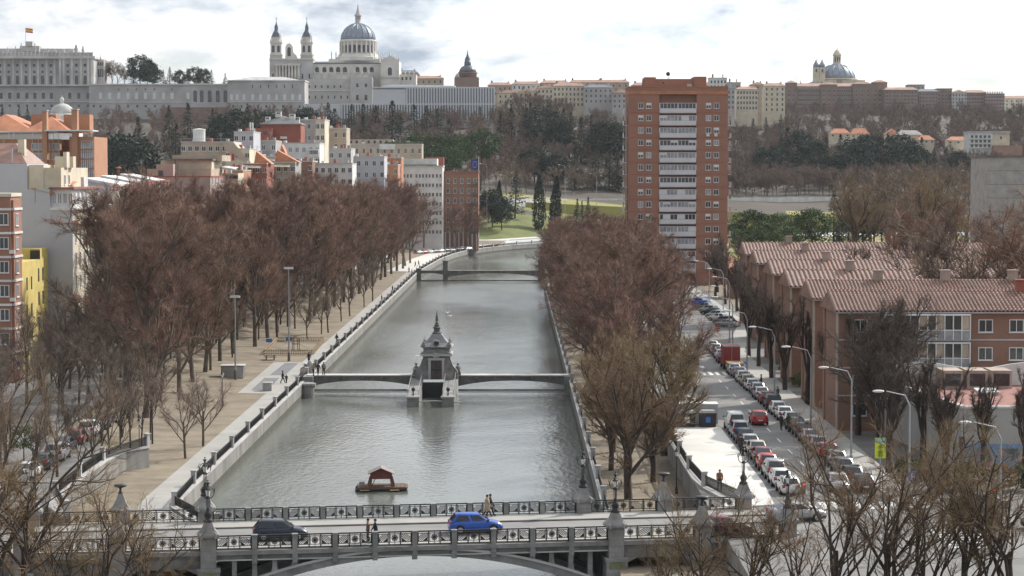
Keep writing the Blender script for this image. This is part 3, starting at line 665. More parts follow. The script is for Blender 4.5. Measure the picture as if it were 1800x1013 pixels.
# ================================================================== trees
rng = np.random.default_rng(7)
def seg_mesh(name, P0, P1, r0, r1, n, mt):
    d = P1 - P0; L = np.linalg.norm(d, axis=1, keepdims=True); L[L < 1e-6] = 1e-6; d = d / L
    ref = np.where(np.abs(d[:, 2:3]) > .9, np.array([[1., 0, 0]]), np.array([[0, 0, 1.]]))
    a = np.cross(d, ref); a /= np.linalg.norm(a, axis=1, keepdims=True); b = np.cross(d, a); k = len(P0)
    ang = 2 * np.pi * np.arange(n) / n; V = np.zeros((k, 2 * n, 3))
    for j in range(n):
        o = a * math.cos(ang[j]) + b * math.sin(ang[j]); V[:, j] = P0 + o * r0[:, None]; V[:, n + j] = P1 + o * r1[:, None]
    base = (np.arange(k) * 2 * n)[:, None, None]
    q = np.array([[j, (j + 1) % n, n + (j + 1) % n, n + j] for j in range(n)])[None]
    return raw_mesh(name, V.reshape(-1, 3), (q + base).reshape(-1, 4), mt)
def raw_mesh(name, V, Fq, mt, smooth=False):
    me = bpy.data.meshes.new(name); k = len(Fq); w = Fq.shape[1]
    me.vertices.add(len(V)); me.vertices.foreach_set('co', np.ascontiguousarray(V, dtype=np.float32).ravel())
    me.loops.add(k * w); me.loops.foreach_set('vertex_index', Fq.astype(np.int32).ravel())
    me.polygons.add(k); me.polygons.foreach_set('loop_start', np.arange(0, k * w, w, dtype=np.int32))
    me.materials.append(mt); me.update(calc_edges=True)
    if smooth: me.polygons.foreach_set('use_smooth', np.ones(k, dtype=bool))
    return me
def unit(v): return v / np.maximum(np.linalg.norm(v, axis=1, keepdims=True), 1e-9)
def sprout(C, L, R0, n, t0, t1, a0, a1, lf, rf, up, rg, wig=.18, k=4):
    """n shoots from every parent curve C (N,k,3): returns curves, lengths, radii"""
    Np = len(C); kk = C.shape[1]; par = np.repeat(np.arange(Np), n)
    t = (np.tile((np.arange(n) + .5) / n, Np) + rg.uniform(-.5 / n, .5 / n, Np * n)) * (t1 - t0) + t0
    f = np.clip(t, 0, .999) * (kk - 1); i = f.astype(int); fr = (f - i)[:, None]
    p = C[par, i] * (1 - fr) + C[par, i + 1] * fr; d = unit(C[par, i + 1] - C[par, i])
    pr = unit(np.cross(d, unit(rg.normal(size=(len(par), 3))))); ang = rg.uniform(a0, a1, len(par))[:, None]
    v = unit(d * np.cos(ang) + pr * np.sin(ang) + np.array([[0, 0, up]])); l = L[par] * lf * rg.uniform(.65, 1.2, len(par)) * (1.15 - .45 * t)
    out = np.zeros((len(par), k, 3)); out[:, 0] = p
    for j in range(1, k):
        out[:, j] = out[:, j - 1] + v * (l / (k - 1))[:, None]; v = unit(v + rg.normal(size=v.shape) * wig + np.array([[0, 0, up * .45]]))
    return out, l, R0[par] * rf * (1.1 - .4 * t)
def curve_segs(C, R, tip=.45):
    k = C.shape[1]; f = 1 - (1 - tip) * np.arange(k) / (k - 1)
    return (np.concatenate([C[:, j] for j in range(k - 1)]), np.concatenate([C[:, j + 1] for j in range(k - 1)]),
            np.concatenate([R * f[j] for j in range(k - 1)]), np.concatenate([R * f[j + 1] for j in range(k - 1)]))
def cat(*s): return [np.concatenate(x) for x in zip(*s)]
def bare_tree(seed, Ht, clear, tr, limbs, n2, n3, n4, la=(.35, .75), up=.25, twr=.018, twl=1.0, lean=.04, limb_l=.62, twigs_mt='twig_red', bark='bark_pale', l2=.46, l3=.42, wig=.16, a2=(.4, .9), ext=.30, tri=3):
    rg = np.random.default_rng(seed); k = 6
    T = np.zeros((1, k, 3)); tall = Ht * (clear + ext)
    for j in range(1, k): T[0, j] = T[0, j - 1] + np.array([rg.normal() * lean * tall / k, rg.normal() * lean * tall / k, tall / (k - 1)])
    L0 = np.array([Ht * limb_l]); R0 = np.array([tr])
    C1, L1, R1 = sprout(T, L0, R0, limbs, clear / (clear + ext), 1.0, la[0], la[1], 1.0, .52, up, rg, wig * .8, 5)
    C2, L2, R2 = sprout(C1, L1, R1, n2, .22, 1.0, a2[0], a2[1], l2, .5, up * .6, rg, wig, 4)
    C3, L3, R3 = sprout(C2, L2, R2, n3, .15, 1.0, .35, .95, l3, .5, up * .4, rg, wig * 1.2, 4)
    R3 = np.maximum(R3, twr * 1.3)
    C4, L4, R4 = sprout(C3, L3, R3, n4, .1, 1.0, .3, 1.0, .5, .5, up * .25, rg, wig, 2)
    L = np.linalg.norm(C4[:, 1] - C4[:, 0], axis=1); want = twl * rg.uniform(.5, 1.3, len(L)); C4[:, 1] = C4[:, 0] + (C4[:, 1] - C4[:, 0]) * (want / np.maximum(L, 1e-6))[:, None]
    trunk = seg_mesh('trunk', *cat(curve_segs(T, R0, .7 if ext < .4 else .35), curve_segs(C1, R1, .4), curve_segs(C2, R2, .4)), 6 if tri == 3 else 4, M[bark]); br = None
    S = cat(curve_segs(C3, R3, .5), (C4[:, 0], C4[:, 1], np.full(len(C4), twr), np.full(len(C4), twr * .35)))
    crown = seg_mesh('crown', *S, 3, M[twigs_mt])
    return trunk, br, crown
def leaf_mesh(C, size, flat, mt, rg, name='crown', asp=.6):
    k = len(C); u = unit(rg.normal(size=(k, 3)) * np.array([[1, 1, flat]])); w = unit(np.cross(u, rg.normal(size=(k, 3)) * np.array([[1, 1, 1]])))
    if flat < .6: w = unit(np.cross(u, np.tile([[0, 0, 1.]], (k, 1)) + rg.normal(size=(k, 3)) * .35))
    s = size * rg.uniform(.6, 1.3, (k, 1)); a = u * s; b = w * s * asp
    V = np.stack([C - a * .5 - b * .2, C + a * .1 - b * .5, C + a * .6, C + a * .1 + b * .5], 1).reshape(-1, 3)
    return raw_mesh(name, V, np.arange(k * 4).reshape(-1, 4), mt)
def conifer(seed, Ht, Rb, n=42, dens=16, size=.7, mt='needle', power=.85, bare=.1):
    rg = np.random.default_rng(seed); cs = []
    for i in range(n):
        z = Ht * (bare + (1 - bare) * (i + rg.uniform(0, 1)) / n); rr = Rb * (1 - (z / Ht)) ** power * rg.uniform(.7, 1.15) + .25
        for q in range(5):
            a = rg.uniform(0, 2 * np.pi); m = max(4, int(dens * rr / Rb)); t = np.sqrt(rg.uniform(.05, 1, m)) * rr
            cs.append(np.stack([np.cos(a + rg.normal(0, .13, m)) * t, np.sin(a + rg.normal(0, .13, m)) * t, z - t * .12 + rg.normal(0, .22, m) + rr * .04], 1))
    C = np.concatenate(cs)
    tr = MB().path([(0, 0, 0), (.05, 0, Ht * .5), (0, 0, Ht * .97)], [Ht * .018 + .05, Ht * .012, .03], 6).mesh('trunk', M['bark_dark'])
    return tr, None, leaf_mesh(C, size, .35, M[mt], rg)
def clumpy(seed, Ht, Rx, Rz, zc, n=60, per=46, size=.55, mt='needle2', trunk_r=.25, clump=1.3):
    rg = np.random.default_rng(seed); d = unit(rg.normal(size=(n, 3))); r = rg.uniform(.45, 1, (n, 1)) ** .5
    cc = d * r * np.array([[Rx, Rx, Rz]]) + np.array([[0, 0, zc]])
    C = np.repeat(cc, per, 0) + rg.normal(size=(n * per, 3)) * np.array([[clump * .5, clump * .5, clump * .32]])
    b = MB().path([(0, 0, 0), (.15, .1, zc * .5), (0, 0, zc)], [trunk_r, trunk_r * .8, trunk_r * .4], 6)
    for i in range(0, n, max(1, n // 12)): b.path([(0, 0, zc * .7), tuple(cc[i] * .6 + np.array([0, 0, zc * .3])), tuple(cc[i])], [trunk_r * .4, trunk_r * .25, .03], 4)
    return b.mesh('trunk', M['bark_dark']), None, leaf_mesh(C, size, .8, M[mt], rg)
def cypress(seed, Ht, Rr, n=2600):
    rg = np.random.default_rng(seed); z = rg.uniform(.03, 1, n); prof = np.sin(np.pi * np.clip(z, 0, 1) ** .62) ** .7
    a = rg.uniform(0, 2 * np.pi, n); r = Rr * prof * np.sqrt(rg.uniform(.35, 1, n)) * (1 + .18 * np.sin(a * 5 + z * 20))
    C = np.stack([np.cos(a) * r, np.sin(a) * r, z * Ht], 1); tr = MB().path([(0, 0, 0), (0, 0, Ht * .8)], [.22, .05], 6).mesh('trunk', M['bark_dark'])
    return tr, None, leaf_mesh(C, .6, 2.0, M['cypress'], rg)
def plant(kind, x, y, label, group, s=1.0, z=None, name='bare_tree', cat_='tree', lean=None):
    tr, br, cr = kind; o = thing(name, label, cat_, (x, y, GZ(x, y) if z is None else z), random.uniform(0, 6.28), group)
    k = s; o.scale = (k * random.uniform(.92, 1.08), k * random.uniform(.92, 1.08), k)
    o.rotation_euler = (random.uniform(-.045, .045), random.uniform(-.045, .045), o.rotation_euler[2])
    link('trunk', tr, o); link('crown', cr, o)
    if br: link('branches', br, o)
    return o
def GZ(x, y):
    if y > 860: return H(x, y) - .2
    if -38 < x < XL(y) or (x <= XL(y) and y > 216 and x > -44): return -2.1
    if XR(y) < x < 15.8 and y < 560: return -2.1
    return 0
random.seed(11)
PL = [bare_tree(s, 24, .11, .36, 17, 6, 5, 15, la=(.45, .95), up=.22, twr=.022, twl=1.15, ext=.62, limb_l=.38) for s in (1, 2, 3, 4)]
PS = [bare_tree(s, 17, .16, .30, 13, 6, 5, 13, la=(.5, 1.15), up=.16, twr=.02, twl=1.0, ext=.5, limb_l=.44) for s in (11, 12, 13)]
GW = [bare_tree(s, 14, .16, .22, 7, 5, 5, 9, la=(.35, .95), up=.22, twr=.035, twl=1.0, twigs_mt='twig_grey', bark='bark') for s in (21, 22, 23, 24)]
OC = [bare_tree(s, 14, .07, .40, 9, 7, 6, 15, la=(.35, 1.0), up=.25, twr=.014, twl=.9, ext=.34, limb_l=.55, twigs_mt='twig_ochre', bark='bark_dark') for s in (31, 32)]
PO = [bare_tree(s, 13, .14, .34, 7, 7, 6, 10, la=(.25, .7), up=.5, twr=.016, twl=.6, twigs_mt='twig_dark', bark='bark_dark', l2=.36, a2=(.2, .6), wig=.2, l3=.34) for s in (41, 42, 43)]
DT = [bare_tree(s, 15, .12, .36, 9, 7, 6, 13, la=(.3, .85), up=.3, twr=.014, twl=.8, twigs_mt='twig_dark', bark='bark_dark', ext=.4, limb_l=.5) for s in (45, 46)]
YT = [bare_tree(s, 7.5, .30, .10, 6, 5, 4, 7, la=(.4, .9), up=.25, twr=.012, twl=.5, twigs_mt='twig_grey', bark='bark_dark') for s in (51, 52)]
ST = [bare_tree(s, 11, .2, .2, 7, 6, 5, 11, la=(.35, .9), up=.3, twr=.012, twl=.65, twigs_mt='twig_grey', bark='bark') for s in (61, 62)]
FG = [bare_tree(s, 11, .10, .17, 7, 7, 5, 11, la=(.3, .95), up=.26, twr=.0065, twl=.6, twigs_mt='twig_ochre', bark='bark_dark', wig=.26, ext=.35, limb_l=.6, a2=(.4,1.1)) for s in (71, 72, 73)]
CN = [conifer(s, 18, 5.0) for s in (81, 82)] + [conifer(83, 20, 3.4, power=.95)]
SP = [clumpy(s, 11, 5.5, 2.2, 8.5) for s in (91, 92)]
EV = [clumpy(s, 10, 4.2, 3.6, 5.2, 70, mt='leaf') for s in (95, 96)]
DK = [clumpy(s, 14, 5.0, 5.0, 7.5, 90, 44, .6, mt='needle') for s in (97, 98)]
CY_ = [cypress(99, 18, 2.3), cypress(100, 17, 1.7)]
ch = random.choice
# left-bank avenue of tall planes: three rows
def rowX(Y): return lerp([(230,-43),(333,-43.5),(437,-39.5),(632,-33.5),(720,-31)], Y)
ORD = lambda n: str(n) + ('th' if 10 < n % 100 < 14 else {1:'st',2:'nd',3:'rd'}.get(n % 10, 'th'))
for r in range(3):
    Y = (256, 272, 330)[r]; n = 0
    while Y < 715:
        n += 1
        plant(ch(PL), rowX(Y) - r * 6.6 + random.uniform(-.8, .8), Y + random.uniform(-1.5, 1.5),
              (ORD(n) + ' tall bare plane tree from the near end of the avenue row beside the promenade', 'tall bare reddish plane tree in the middle avenue row on the left bank', 'tall bare reddish plane tree in the avenue row nearest the left buildings')[r],
              ('front row of the left avenue', 'middle row of the left avenue', 'back row of the left avenue')[r], random.uniform(.92, 1.1) + (Y - 240) / 470 * .09)
        Y += random.uniform(12.5, 15.5) * (1 + (Y - 240) / 1500)
# right-bank plane trees between river and street
for r, (x0, y0, stp) in enumerate(((11.2, 268, 13), (18.5, 300, 14.5), (24.0, 385, 15))):
    Y = y0; n = 0
    while Y < 575 - r * 20:
        n += 1
        plant(ch(PS), x0 + (Y-300)*.004 + random.uniform(-.7, .7), Y, (ORD(n) + ' bare plane tree from the near end along the right water edge', ORD(n) + ' bare plane tree from the near end of the second right bank row', 'bare plane tree between parked cars beside the brown brick tower')[r],
              ('right bank trees at the water', 'right bank trees second row', 'right bank trees near the tower')[r], random.uniform(.93, 1.1), z=-2.1 if r == 0 else 0)
        Y += stp * random.uniform(.85, 1.15)
plant(OC[0], 10.3, 195, 'wide ochre bare tree with a forked trunk right behind the bridge', None, 1.0, -2.1)
plant(OC[1], 15.1, 219, 'dark bare tree with rising limbs beside the white pavement corner', None, .98, -1.2)
plant(OC[1], 10.4, 228, 'ochre bare tree on the strip, second behind the bridge', None, .86, -2.1)
plant(OC[0], 12.0, 248, 'ochre bare tree on the strip, third behind the bridge', None, .9, -2.1)
plant(OC[1], 17.6, 243, 'reddish bare tree at the street edge behind the recycling bins', None, .85, 0)
plant(OC[1], 13.2, 206, 'ochre bare tree on the strip below the white pavement wall', None, .74, -2.1)
plant(OC[1], 9.6, 214, 'ochre bare tree leaning over the river corner behind the bridge', None, .8, -2.1)
plant(PS[0], 13.0, 262, 'bare tree on the strip beside the right end of the weir footbridge', None, .8, -2.1)
plant(PS[1], 20.5, 272, 'thin bare tree over the cars left of the zebra crossing', None, .75, 0)
plant(ST[0], 23.5, 322, 'thin bare tree at the left kerb beyond the zebra crossing', None, 1.0, 0)
plant(ST[1], 25.0, 352, 'thin bare tree at the left kerb before the row of white cars', None, 1.0, 0)
# dark pollarded trees along the right pavement
for i, (x, y, s) in enumerate(((35.4,226,1.0),(34.4,240,.95),(34.2,256,.98),(33.6,272,.92),(33.8,288,.95),(34.0,305,.92),(34.6,323,.95),(36.5,342,.9),(38.5,360,.95),(40.5,380,.9),(42.4,402,.95),(43.2,425,.95),(43.4,450,.9),(43.6,475,.95))):
    plant(PO[i % 3], x, y, ORD(i + 1) + ' dark pollarded tree from the near end of the right pavement row', 'pollarded trees along the right pavement', s, 0)
for x, y, s, lb in ((33.6,197,.86,'pollarded tree beside the yellow traffic sign'),(37.2,189,.86,'pollarded tree holding a round nest before the pale blank wall'),(40.6,190.5,.8,'pollarded tree in front of the painted mural'),(43.6,188,.84,'pollarded tree at the right picture edge before the mural'),(38.2,205,.9,'tall pollarded tree at the corner of the pale blank wall')):
    plant(PO[int(x) % 3], x, y, lb, None, s, 0)
for i, (x, y, s, lb) in enumerate(((36.4,219,1.0,'large dark bare tree at the left corner of the nearest brick block'),(38.4,224.5,1.05,'large dark bare tree before the left windows of the nearest brick block'),(34.9,210,.9,'dark bare tree leaning over the right pavement near the traffic sign'))):
    plant(DT[i % 2], x, y, lb, None, s, 0)
# trees rising behind and between the tiled roofs
for i, (x, y, s) in enumerate(((56,270,1.5),(64,269,1.45),(50,266,1.25),(58,293,1.3),(68,298,1.3),(63,330,1.3),(54,328,1.2),(76,335,1.3),(84,368,1.35),(66,368,1.3),(92,410,1.4),(104,440,1.4),(80,408,1.4))):
    plant((GW[i % 4], PS[i % 3], GW[(i+1) % 4], OC[i % 2])[i % 4], x, y, 'tall brown bare tree rising between the tiled roofs', 'trees between the tiled roofs', s, 0)
for x, y, s, lb in ((36.8,508,.8,'dark bare tree before the white balconies at the tower foot'),(46,495,.9,'dark bare tree below the right brick side of the tower'),(50,480,.9,'dark bare tree between tower and orange roofed house')): plant(DT[0], x, y, lb, None, s, 0)
# young trees on the promenade
for x, y, lb in ((-33.0,223,'small bare tree with spreading crown alone on the sandy promenade'),(-32.6,233,'small bare tree behind the spreading one on the promenade')):
    plant(ST[1], x, y, lb, None, .68, -2.05)
for i, (px, py) in enumerate(((165,857),(180,845),(193,835),(212,823),(230,811),(248,800),(264,775),(268,781))):
    q = P(px, py, -2); plant(YT[i % 2], q.x, q.y, 'slim young tree in the line beside the low promenade wall', 'young trees along the low wall', random.uniform(.95, 1.25), -2.05)
for px, py in ((540,597),(565,588),(577,585),(600,565),(615,556),(640,540),(655,530)):
    q = P(px, py, -2); plant(ST[0], q.x, q.y, 'bare tree on the sandy promenade beyond the fenced playground', 'promenade trees beyond the playground', random.uniform(.7, .95), -2.05)
for i in range(48):
    Y = 238 + (i * 7.3) % 190; X = rowX(Y) + 1.0 - (i * 3.7) % 17; plant(DT[0] if i % 3 == 0 else ST[i % 2], X, Y, 'low grey bare tree filling the space under the avenue planes', 'undergrowth below the avenue', random.uniform(.7, 1.15) * (.72 if i % 3 == 0 else 1))
SHB = [clumpy(s, 2.2, 1.3, .9, 1.1, 26, 40, .22, mt, .06, .5) for s, mt in ((310,'twig_ochre'),(311,'leaf'),(312,'needle2'))]
for i, (x, y, k, lb) in enumerate(((36.0,186.5,0,'ochre shrub at the left foot of the mural'),(38.6,187,1,'green shrub before the mural'),(41.4,186.4,0,'ochre shrub before the right part of the mural'),(44.0,187,2,'dark green shrub at the right picture edge before the mural'),(34.6,192,2,'dark shrub under the lime yellow sign'))): plant(SHB[k], x, y, lb, None, 1.1, 0, 'shrub', 'shrub')
for i in range(12): plant(SHB[1 + i % 2], 35.2 + (i % 3) * .9 + max(0, (240 + i*6.5 - 252)) * .03, 238 + i * 6.5, ORD(i+1) + ' green shrub from the near end between pavement and brick blocks', 'shrubs along the brick blocks', .9, 0, 'shrub', 'shrub')
# street trees on the left street
for i, (x, y) in enumerate(((-47,178),(-51,190),(-46.5,203),(-52,214),(-47.5,226),(-54,232),(-50,246),(-56,255),(-44,168),(-57,205))):
    plant(ST[i % 2], x, y, 'grey bare street tree beside the cars parked on the left street', 'street trees on the left street', random.uniform(.85, 1.1), 0)
plant(clumpy(301, 4, 1.3, 1.1, 2.2, 22, 40, .25, 'leaf', .08, .5), *P(42, 812, 0).xy, 'small yellow green bush tree among the left street cars', None, 1.0, 0, 'green_bush', 'bush')
for i, (x, y, s) in enumerate(((-40.5,168,.8),(-42.5,176,.85),(-39.6,183,.75),(-43.8,189,.85),(-40.2,195,.75))): plant(ST[i % 2], x, y, ORD(i+1) + ' grey bare tree from the bridge between low wall and left street', 'trees behind the low wall', s, 0)
# foreground trees in front of the bridge
for i, (px, y, s, lb, kd) in enumerate(((-30,131,1.75,'tall bare tree at the left picture edge',1),(35,134,1.45,'large bare tree at the lower left picture corner',0),(110,137,1.0,'bare tree left of the left bowl urn pylon',2),(180,139,1.02,'bare tree in front of the left bowl urn pylon',0),(240,142,.84,'small bare tree below the left side span of the bridge',2),
        (1180,142,.66,'low bare tree under the right side span',2),(1235,139,1.05,'ochre bare tree in front of the right abutment',0),(1320,138,1.0,'bare tree covering the right end of the bridge railing',2),(1400,136,1.05,'bare tree left of the long limbed tree at the junction',0),(1480,131,1.5,'dark bare tree with long limbs in front of the road junction',1),(1560,132,1.55,'tall bare tree right of the junction in the lower right',0),(1630,133,1.3,'bare tree below the blue parking sign',2),(1700,132,1.4,'bare tree at the lower right near the grey saloon',1),(1785,131,1.45,'bare tree at the lower right picture corner',2))):
    plant(FG[kd], XA(px, y), y, lb, None, s, -3.0)
# hill: bare wood and evergreens
def hillspot(px, Y): x = XA(px, Y); return x, Y
HW = [bare_tree(s, 14, .12, .22, 8, 5, 4, 6, la=(.4, 1.0), up=.2, twr=.06, twl=1.1, twigs_mt='twig_grey', bark='bark', ext=.4, limb_l=.5) for s in (25, 26, 27)]
def ribbon(me, keep, rg):                        # thin copy of a far tree: one blade per twig
    v = np.zeros(len(me.vertices) * 3, dtype=np.float32); me.vertices.foreach_get('co', v); v = v.reshape(-1, 6, 3)
    a = v[:, :3].mean(1); b = v[:, 3:].mean(1); r = np.linalg.norm(v[:, 0] - a, axis=1)[:, None]; s_ = unit(np.cross(b - a, rg.normal(size=a.shape))) * r
    return np.stack([a - s_, a + s_, b + s_ * .5, b - s_ * .5], 1)
rg = np.random.default_rng(5); BL = []
for tr, _, cr in HW:
    q = ribbon(cr, 1, rg); vt = np.zeros(len(tr.vertices) * 3, dtype=np.float32); tr.vertices.foreach_get('co', vt); vt = vt.reshape(-1, 12, 3)
    a = vt[:, :6].mean(1); b = vt[:, 6:].mean(1); r = np.linalg.norm(vt[:, 0] - a, axis=1)[:, None]; s_ = unit(np.cross(b - a, rg.normal(size=a.shape))) * np.maximum(r, .08)
    BL.append(np.concatenate([q, np.stack([a - s_, a + s_, b + s_ * .6, b - s_ * .6], 1)]))
def wood(label, spots, name='hillside_wood', mt='twig_grey'):
    out = []
    for i, (x, y, s_) in enumerate(spots):
        a = rg.uniform(0, 6.28); c, sn = math.cos(a) * s_, math.sin(a) * s_; V = BL[i % 3]; W = np.empty_like(V)
        W[..., 0] = V[..., 0] * c - V[..., 1] * sn + x; W[..., 1] = V[..., 0] * sn + V[..., 1] * c + y; W[..., 2] = V[..., 2] * s_ + H(x, y) - .3; out.append(W)
    V = np.concatenate(out).reshape(-1, 3); o = link(name, raw_mesh(name, V, np.arange(len(V)).reshape(-1, 4), M[mt]))
    o['kind'] = 'stuff'; o['label'] = label; o['category'] = 'wood'
def YH(X): return 962 + min(130, max(0, Yc(X) - 860)) * .93 if X < 430 else 1083
REG = ('bare brown tree standing at the foot of the wood below the palace', 'bare brown tree standing at the foot of the wood below the slatted museum', 'bare brown tree standing at the foot of the slope left of the brick tower', 'bare brown tree standing at the foot of the slope right of the brick tower', 'bare brown tree standing at the foot of the far right slope')
for i in range(64):
    px = 300 + 1480 * (i + random.random() * .8) / 64; Y = random.uniform(990, 1040); x = XA(px, Y); Y = max(Y, YH(x) + random.uniform(20, 45)); x = XA(px, Y); reg = 0 if px < 600 else 1 if px < 900 else 2 if px < 1120 else 3 if px < 1450 else 4
    plant(GW[i % 4], x, Y, REG[reg], 'foot of the wood: ' + REG[reg][36:], random.uniform(.8, 1.1))
for lab, p0, p1, y0, y1, nn in (('brown leafless wood covering the slope below palace and cathedral', 140, 900, 1000, 1345, 330), ('brown leafless wood covering the slope behind the brick tower', 880, 1330, 1030, 1500, 300), ('brown leafless wood covering the far right slope', 1290, 1800, 1030, 1860, 620)):
    sp = []
    for i in range(nn):
        px = random.uniform(p0, p1); Y = y0 + (y1 - y0) * random.random(); Y = max(Y, YH(XA(px, Y)) + random.uniform(22, 60)); sp.append((XA(px, Y), Y, random.uniform(.75, 1.15)))
    wood(lab, sp)
def stand(kinds, pts, label, group, name='conifer_tree', wide=1.0):
    for i, (px, py, Y, top) in enumerate(pts):
        k = kinds[i % len(kinds)]; x = XA(px, Y); g = H(x, Y) - .2; zt = ZA(top, Y); hh = max(q.co.z for q in k[2].vertices) if id(k) not in _hh else _hh[id(k)]
        _hh[id(k)] = hh; o = plant(k, x, Y, label, group, max(.35, (zt - g) / hh), g, name); o.scale = (o.scale[0]*wide, o.scale[1]*wide, o.scale[2])
_hh = {}
stand(CN[:2], [(575,0,1230,180),(590,0,1200,190),(620,0,1240,183),(640,0,1190,205),(660,0,1250,185),(690,0,1230,176),(705,0,1190,200),(730,0,1240,183),(752,0,1220,186),(770,0,1200,190),(790,0,1180,208),(640,0,1280,182)], 'dark cedar in the clump below the slatted museum', 'cedars below the museum', 'cedar_tree', 1.3)
stand(DK+CN, [(390,0,1180,196),(415,0,1190,185),(440,0,1200,182),(455,0,1180,190),(375,0,1200,190),(470,0,1210,192),(545,0,1220,182),(525,0,1220,190)], 'dark conifer below the left wing of the palace', 'conifers below the palace wing')
stand(DK, [(215,0,900,225),(205,0,930,228),(230,0,910,232)], 'broad dark evergreen behind the white saw tooth roofs', 'evergreens behind the saw tooth roofs', 'evergreen_tree')
stand(CN[2:]+CN, [(245,0,1050,203),(300,0,1150,185),(333,0,1160,180),(8,0,1300,182),(36,0,1300,185),(52,0,1300,188),(310,0,1040,215)], 'slim conifer standing alone below the palace wall', 'slim conifers below the palace')
stand(SP, [(735,0,1020,228),(765,0,1000,232),(800,0,990,232),(845,0,1010,224),(700,0,1010,245),(720,0,960,255),(760,0,955,258),(785,0,965,250),(690,0,960,262)], 'round green stone pine behind the left bank roofs', 'stone pines', 'stone_pine', .62)
stand(CN+DK, [(900,0,1150,183),(925,0,1200,188),(935,0,1190,180),(952,0,1210,184),(975,0,1180,200),(1000,0,1200,196),(1020,0,1180,205),(1040,0,1190,200),(1065,0,1180,205),(1085,0,1190,205),(880,0,1150,195),(990,0,1230,190),(1010,0,1050,258),(940,0,1060,255),(975,0,1055,262),(1045,0,1060,255),(1070,0,1060,262),(1088,0,1055,258)], 'dark evergreen on the wooded slope left of the tower', 'evergreens left of the tower')
stand(CN[:2]+DK, [(1370,0,1200,235),(1385,0,1190,222),(1405,0,1220,225),(1425,0,1200,238),(1450,0,1190,240),(1475,0,1200,235),(1500,0,1180,240),(1520,0,1200,232),(1545,0,1190,236),(1570,0,1200,240),(1590,0,1190,245),(1610,0,1200,250),(1640,0,1190,258),(1660,0,1200,262),(1685,0,1190,262),(1530,0,1230,228),(1560,0,1230,232),(1400,0,1160,262),(1440,0,1150,265),(1480,0,1150,262),(1520,0,1150,265),(1560,0,1150,268),(1600,0,1160,270),(1350,0,1180,250),(1330,0,1190,248),(1620,0,1230,240),(1580,0,1240,232)], 'dark evergreen in the dense belt on the right slope', 'evergreen belt on the right slope')
stand(CN, [(1548,0,1750,190),(1635,0,1650,208),(1370,0,1500,200),(1345,0,1520,205),(1320,0,1500,208),(1700,0,1650,205),(1790,0,1650,185),(1770,0,1660,190)], 'dark conifer high on the slope below the basilica', 'conifers below the basilica')
stand(EV, [(1292,0,800,388),(1318,0,790,366),(1347,0,780,384),(1370,0,790,372),(1393,0,775,386),(1425,0,770,364),(1300,0,740,400),(1330,0,735,396),(1360,0,730,402),(1390,0,740,395),(1310,0,700,425)], 'fresh green tree in the group right of the brick tower', 'green trees right of the tower', 'green_tree')
stand(CN+DK, [(1465,0,800,335),(1490,0,790,330),(1515,0,800,322),(1535,0,790,328),(1550,0,810,340),(1478,0,780,350)], 'dark pine in the group above the tiled roofs', 'pines above the tiled roofs', 'pine_tree')
stand(CY_, [(947,0,925,305),(975,0,930,308)], 'tall dark cypress standing on the lawn by the highway', 'pair of cypresses')
stand(CN[:1], [(905,0,935,300)], 'broad dark fir left of the two cypresses', None); stand(DK, [(866,0,905,328),(882,0,900,345),(858,0,915,345)], 'dark bushy cedar at the left end of the lawn', 'cedars at the lawn end')
stand(CY_[1:], [(875,0,920,316)], 'narrow cypress rising out of the cedar clump', None)
stand(CN[2:], [(1012,0,930,348),(1032,0,930,345),(1022,0,925,352)], 'small grey green fir on the lawn left of the tower', 'small firs on the lawn')
tb = MB().box(XA(164,1404),XA(404,1404),1401,1438,60,79.6); struct('palace_terrace', tb, M['palace_grey'])
for i, (px, top, hh) in enumerate(((250,94,18),(262,101,14),(300,117,10),(290,122,9),(345,116,12),(360,117,11),(375,122,9),(398,128,8),(318,121,9),(275,115,11),(237,110,11),(332,124,8))):
    k = (DK+CN[:2])[i % 4]; Y = 1408 + (i % 3) * 5; k0 = max(q.co.z for q in k[2].vertices); zt = ZA(top, Y); plant(k, XA(px, Y), Y, 'dark evergreen on the terrace between palace and cathedral', 'evergreens on the palace terrace', (zt - 79.5) / k0, 79.5, 'evergreen_tree')
for i, (px, top) in enumerate(((190,102),(200,104),(210,107),(222,111),(310,126))):
    k0 = max(q.co.z for q in GW[i%4][2].vertices); plant(GW[i % 4], XA(px, 1410), 1410, 'bare tree on the terrace beside the palace corner', 'bare trees on the palace terrace', (ZA(top, 1410) - 79.5) / k0, 79.5)
q = [(1500,295),(1530,285),(1560,300),(1590,292),(1620,285),(1650,278),(1680,290),(1700,300),(1640,300),(1600,305),(1570,320),(1660,310)]
for i, (px, top) in enumerate(q): stand([GW[i % 4] if i % 4 else OC[0]], [(px, 0, 640 + (i*37) % 120, top)], 'tall orange brown bare tree beyond the tiled roofs', 'bare trees beyond the tiled roofs', 'bare_tree')
for i, px in enumerate((1120,1090,1060,1040,1015,1000,1075)): stand([YT[i%2]], [(px,0,880+i*6,372)], 'slender young poplar along the far river walk', 'young trees on the far river walk', 'bare_tree')
for i, px in enumerate((705,725,745,800,822,840)): stand([PS[i%3]], [(px,0,770+i*9,330 if px<760 else 350)], 'bare tree in front of the white and brown apartment blocks', 'bare trees before the far apartment blocks', 'bare_tree')
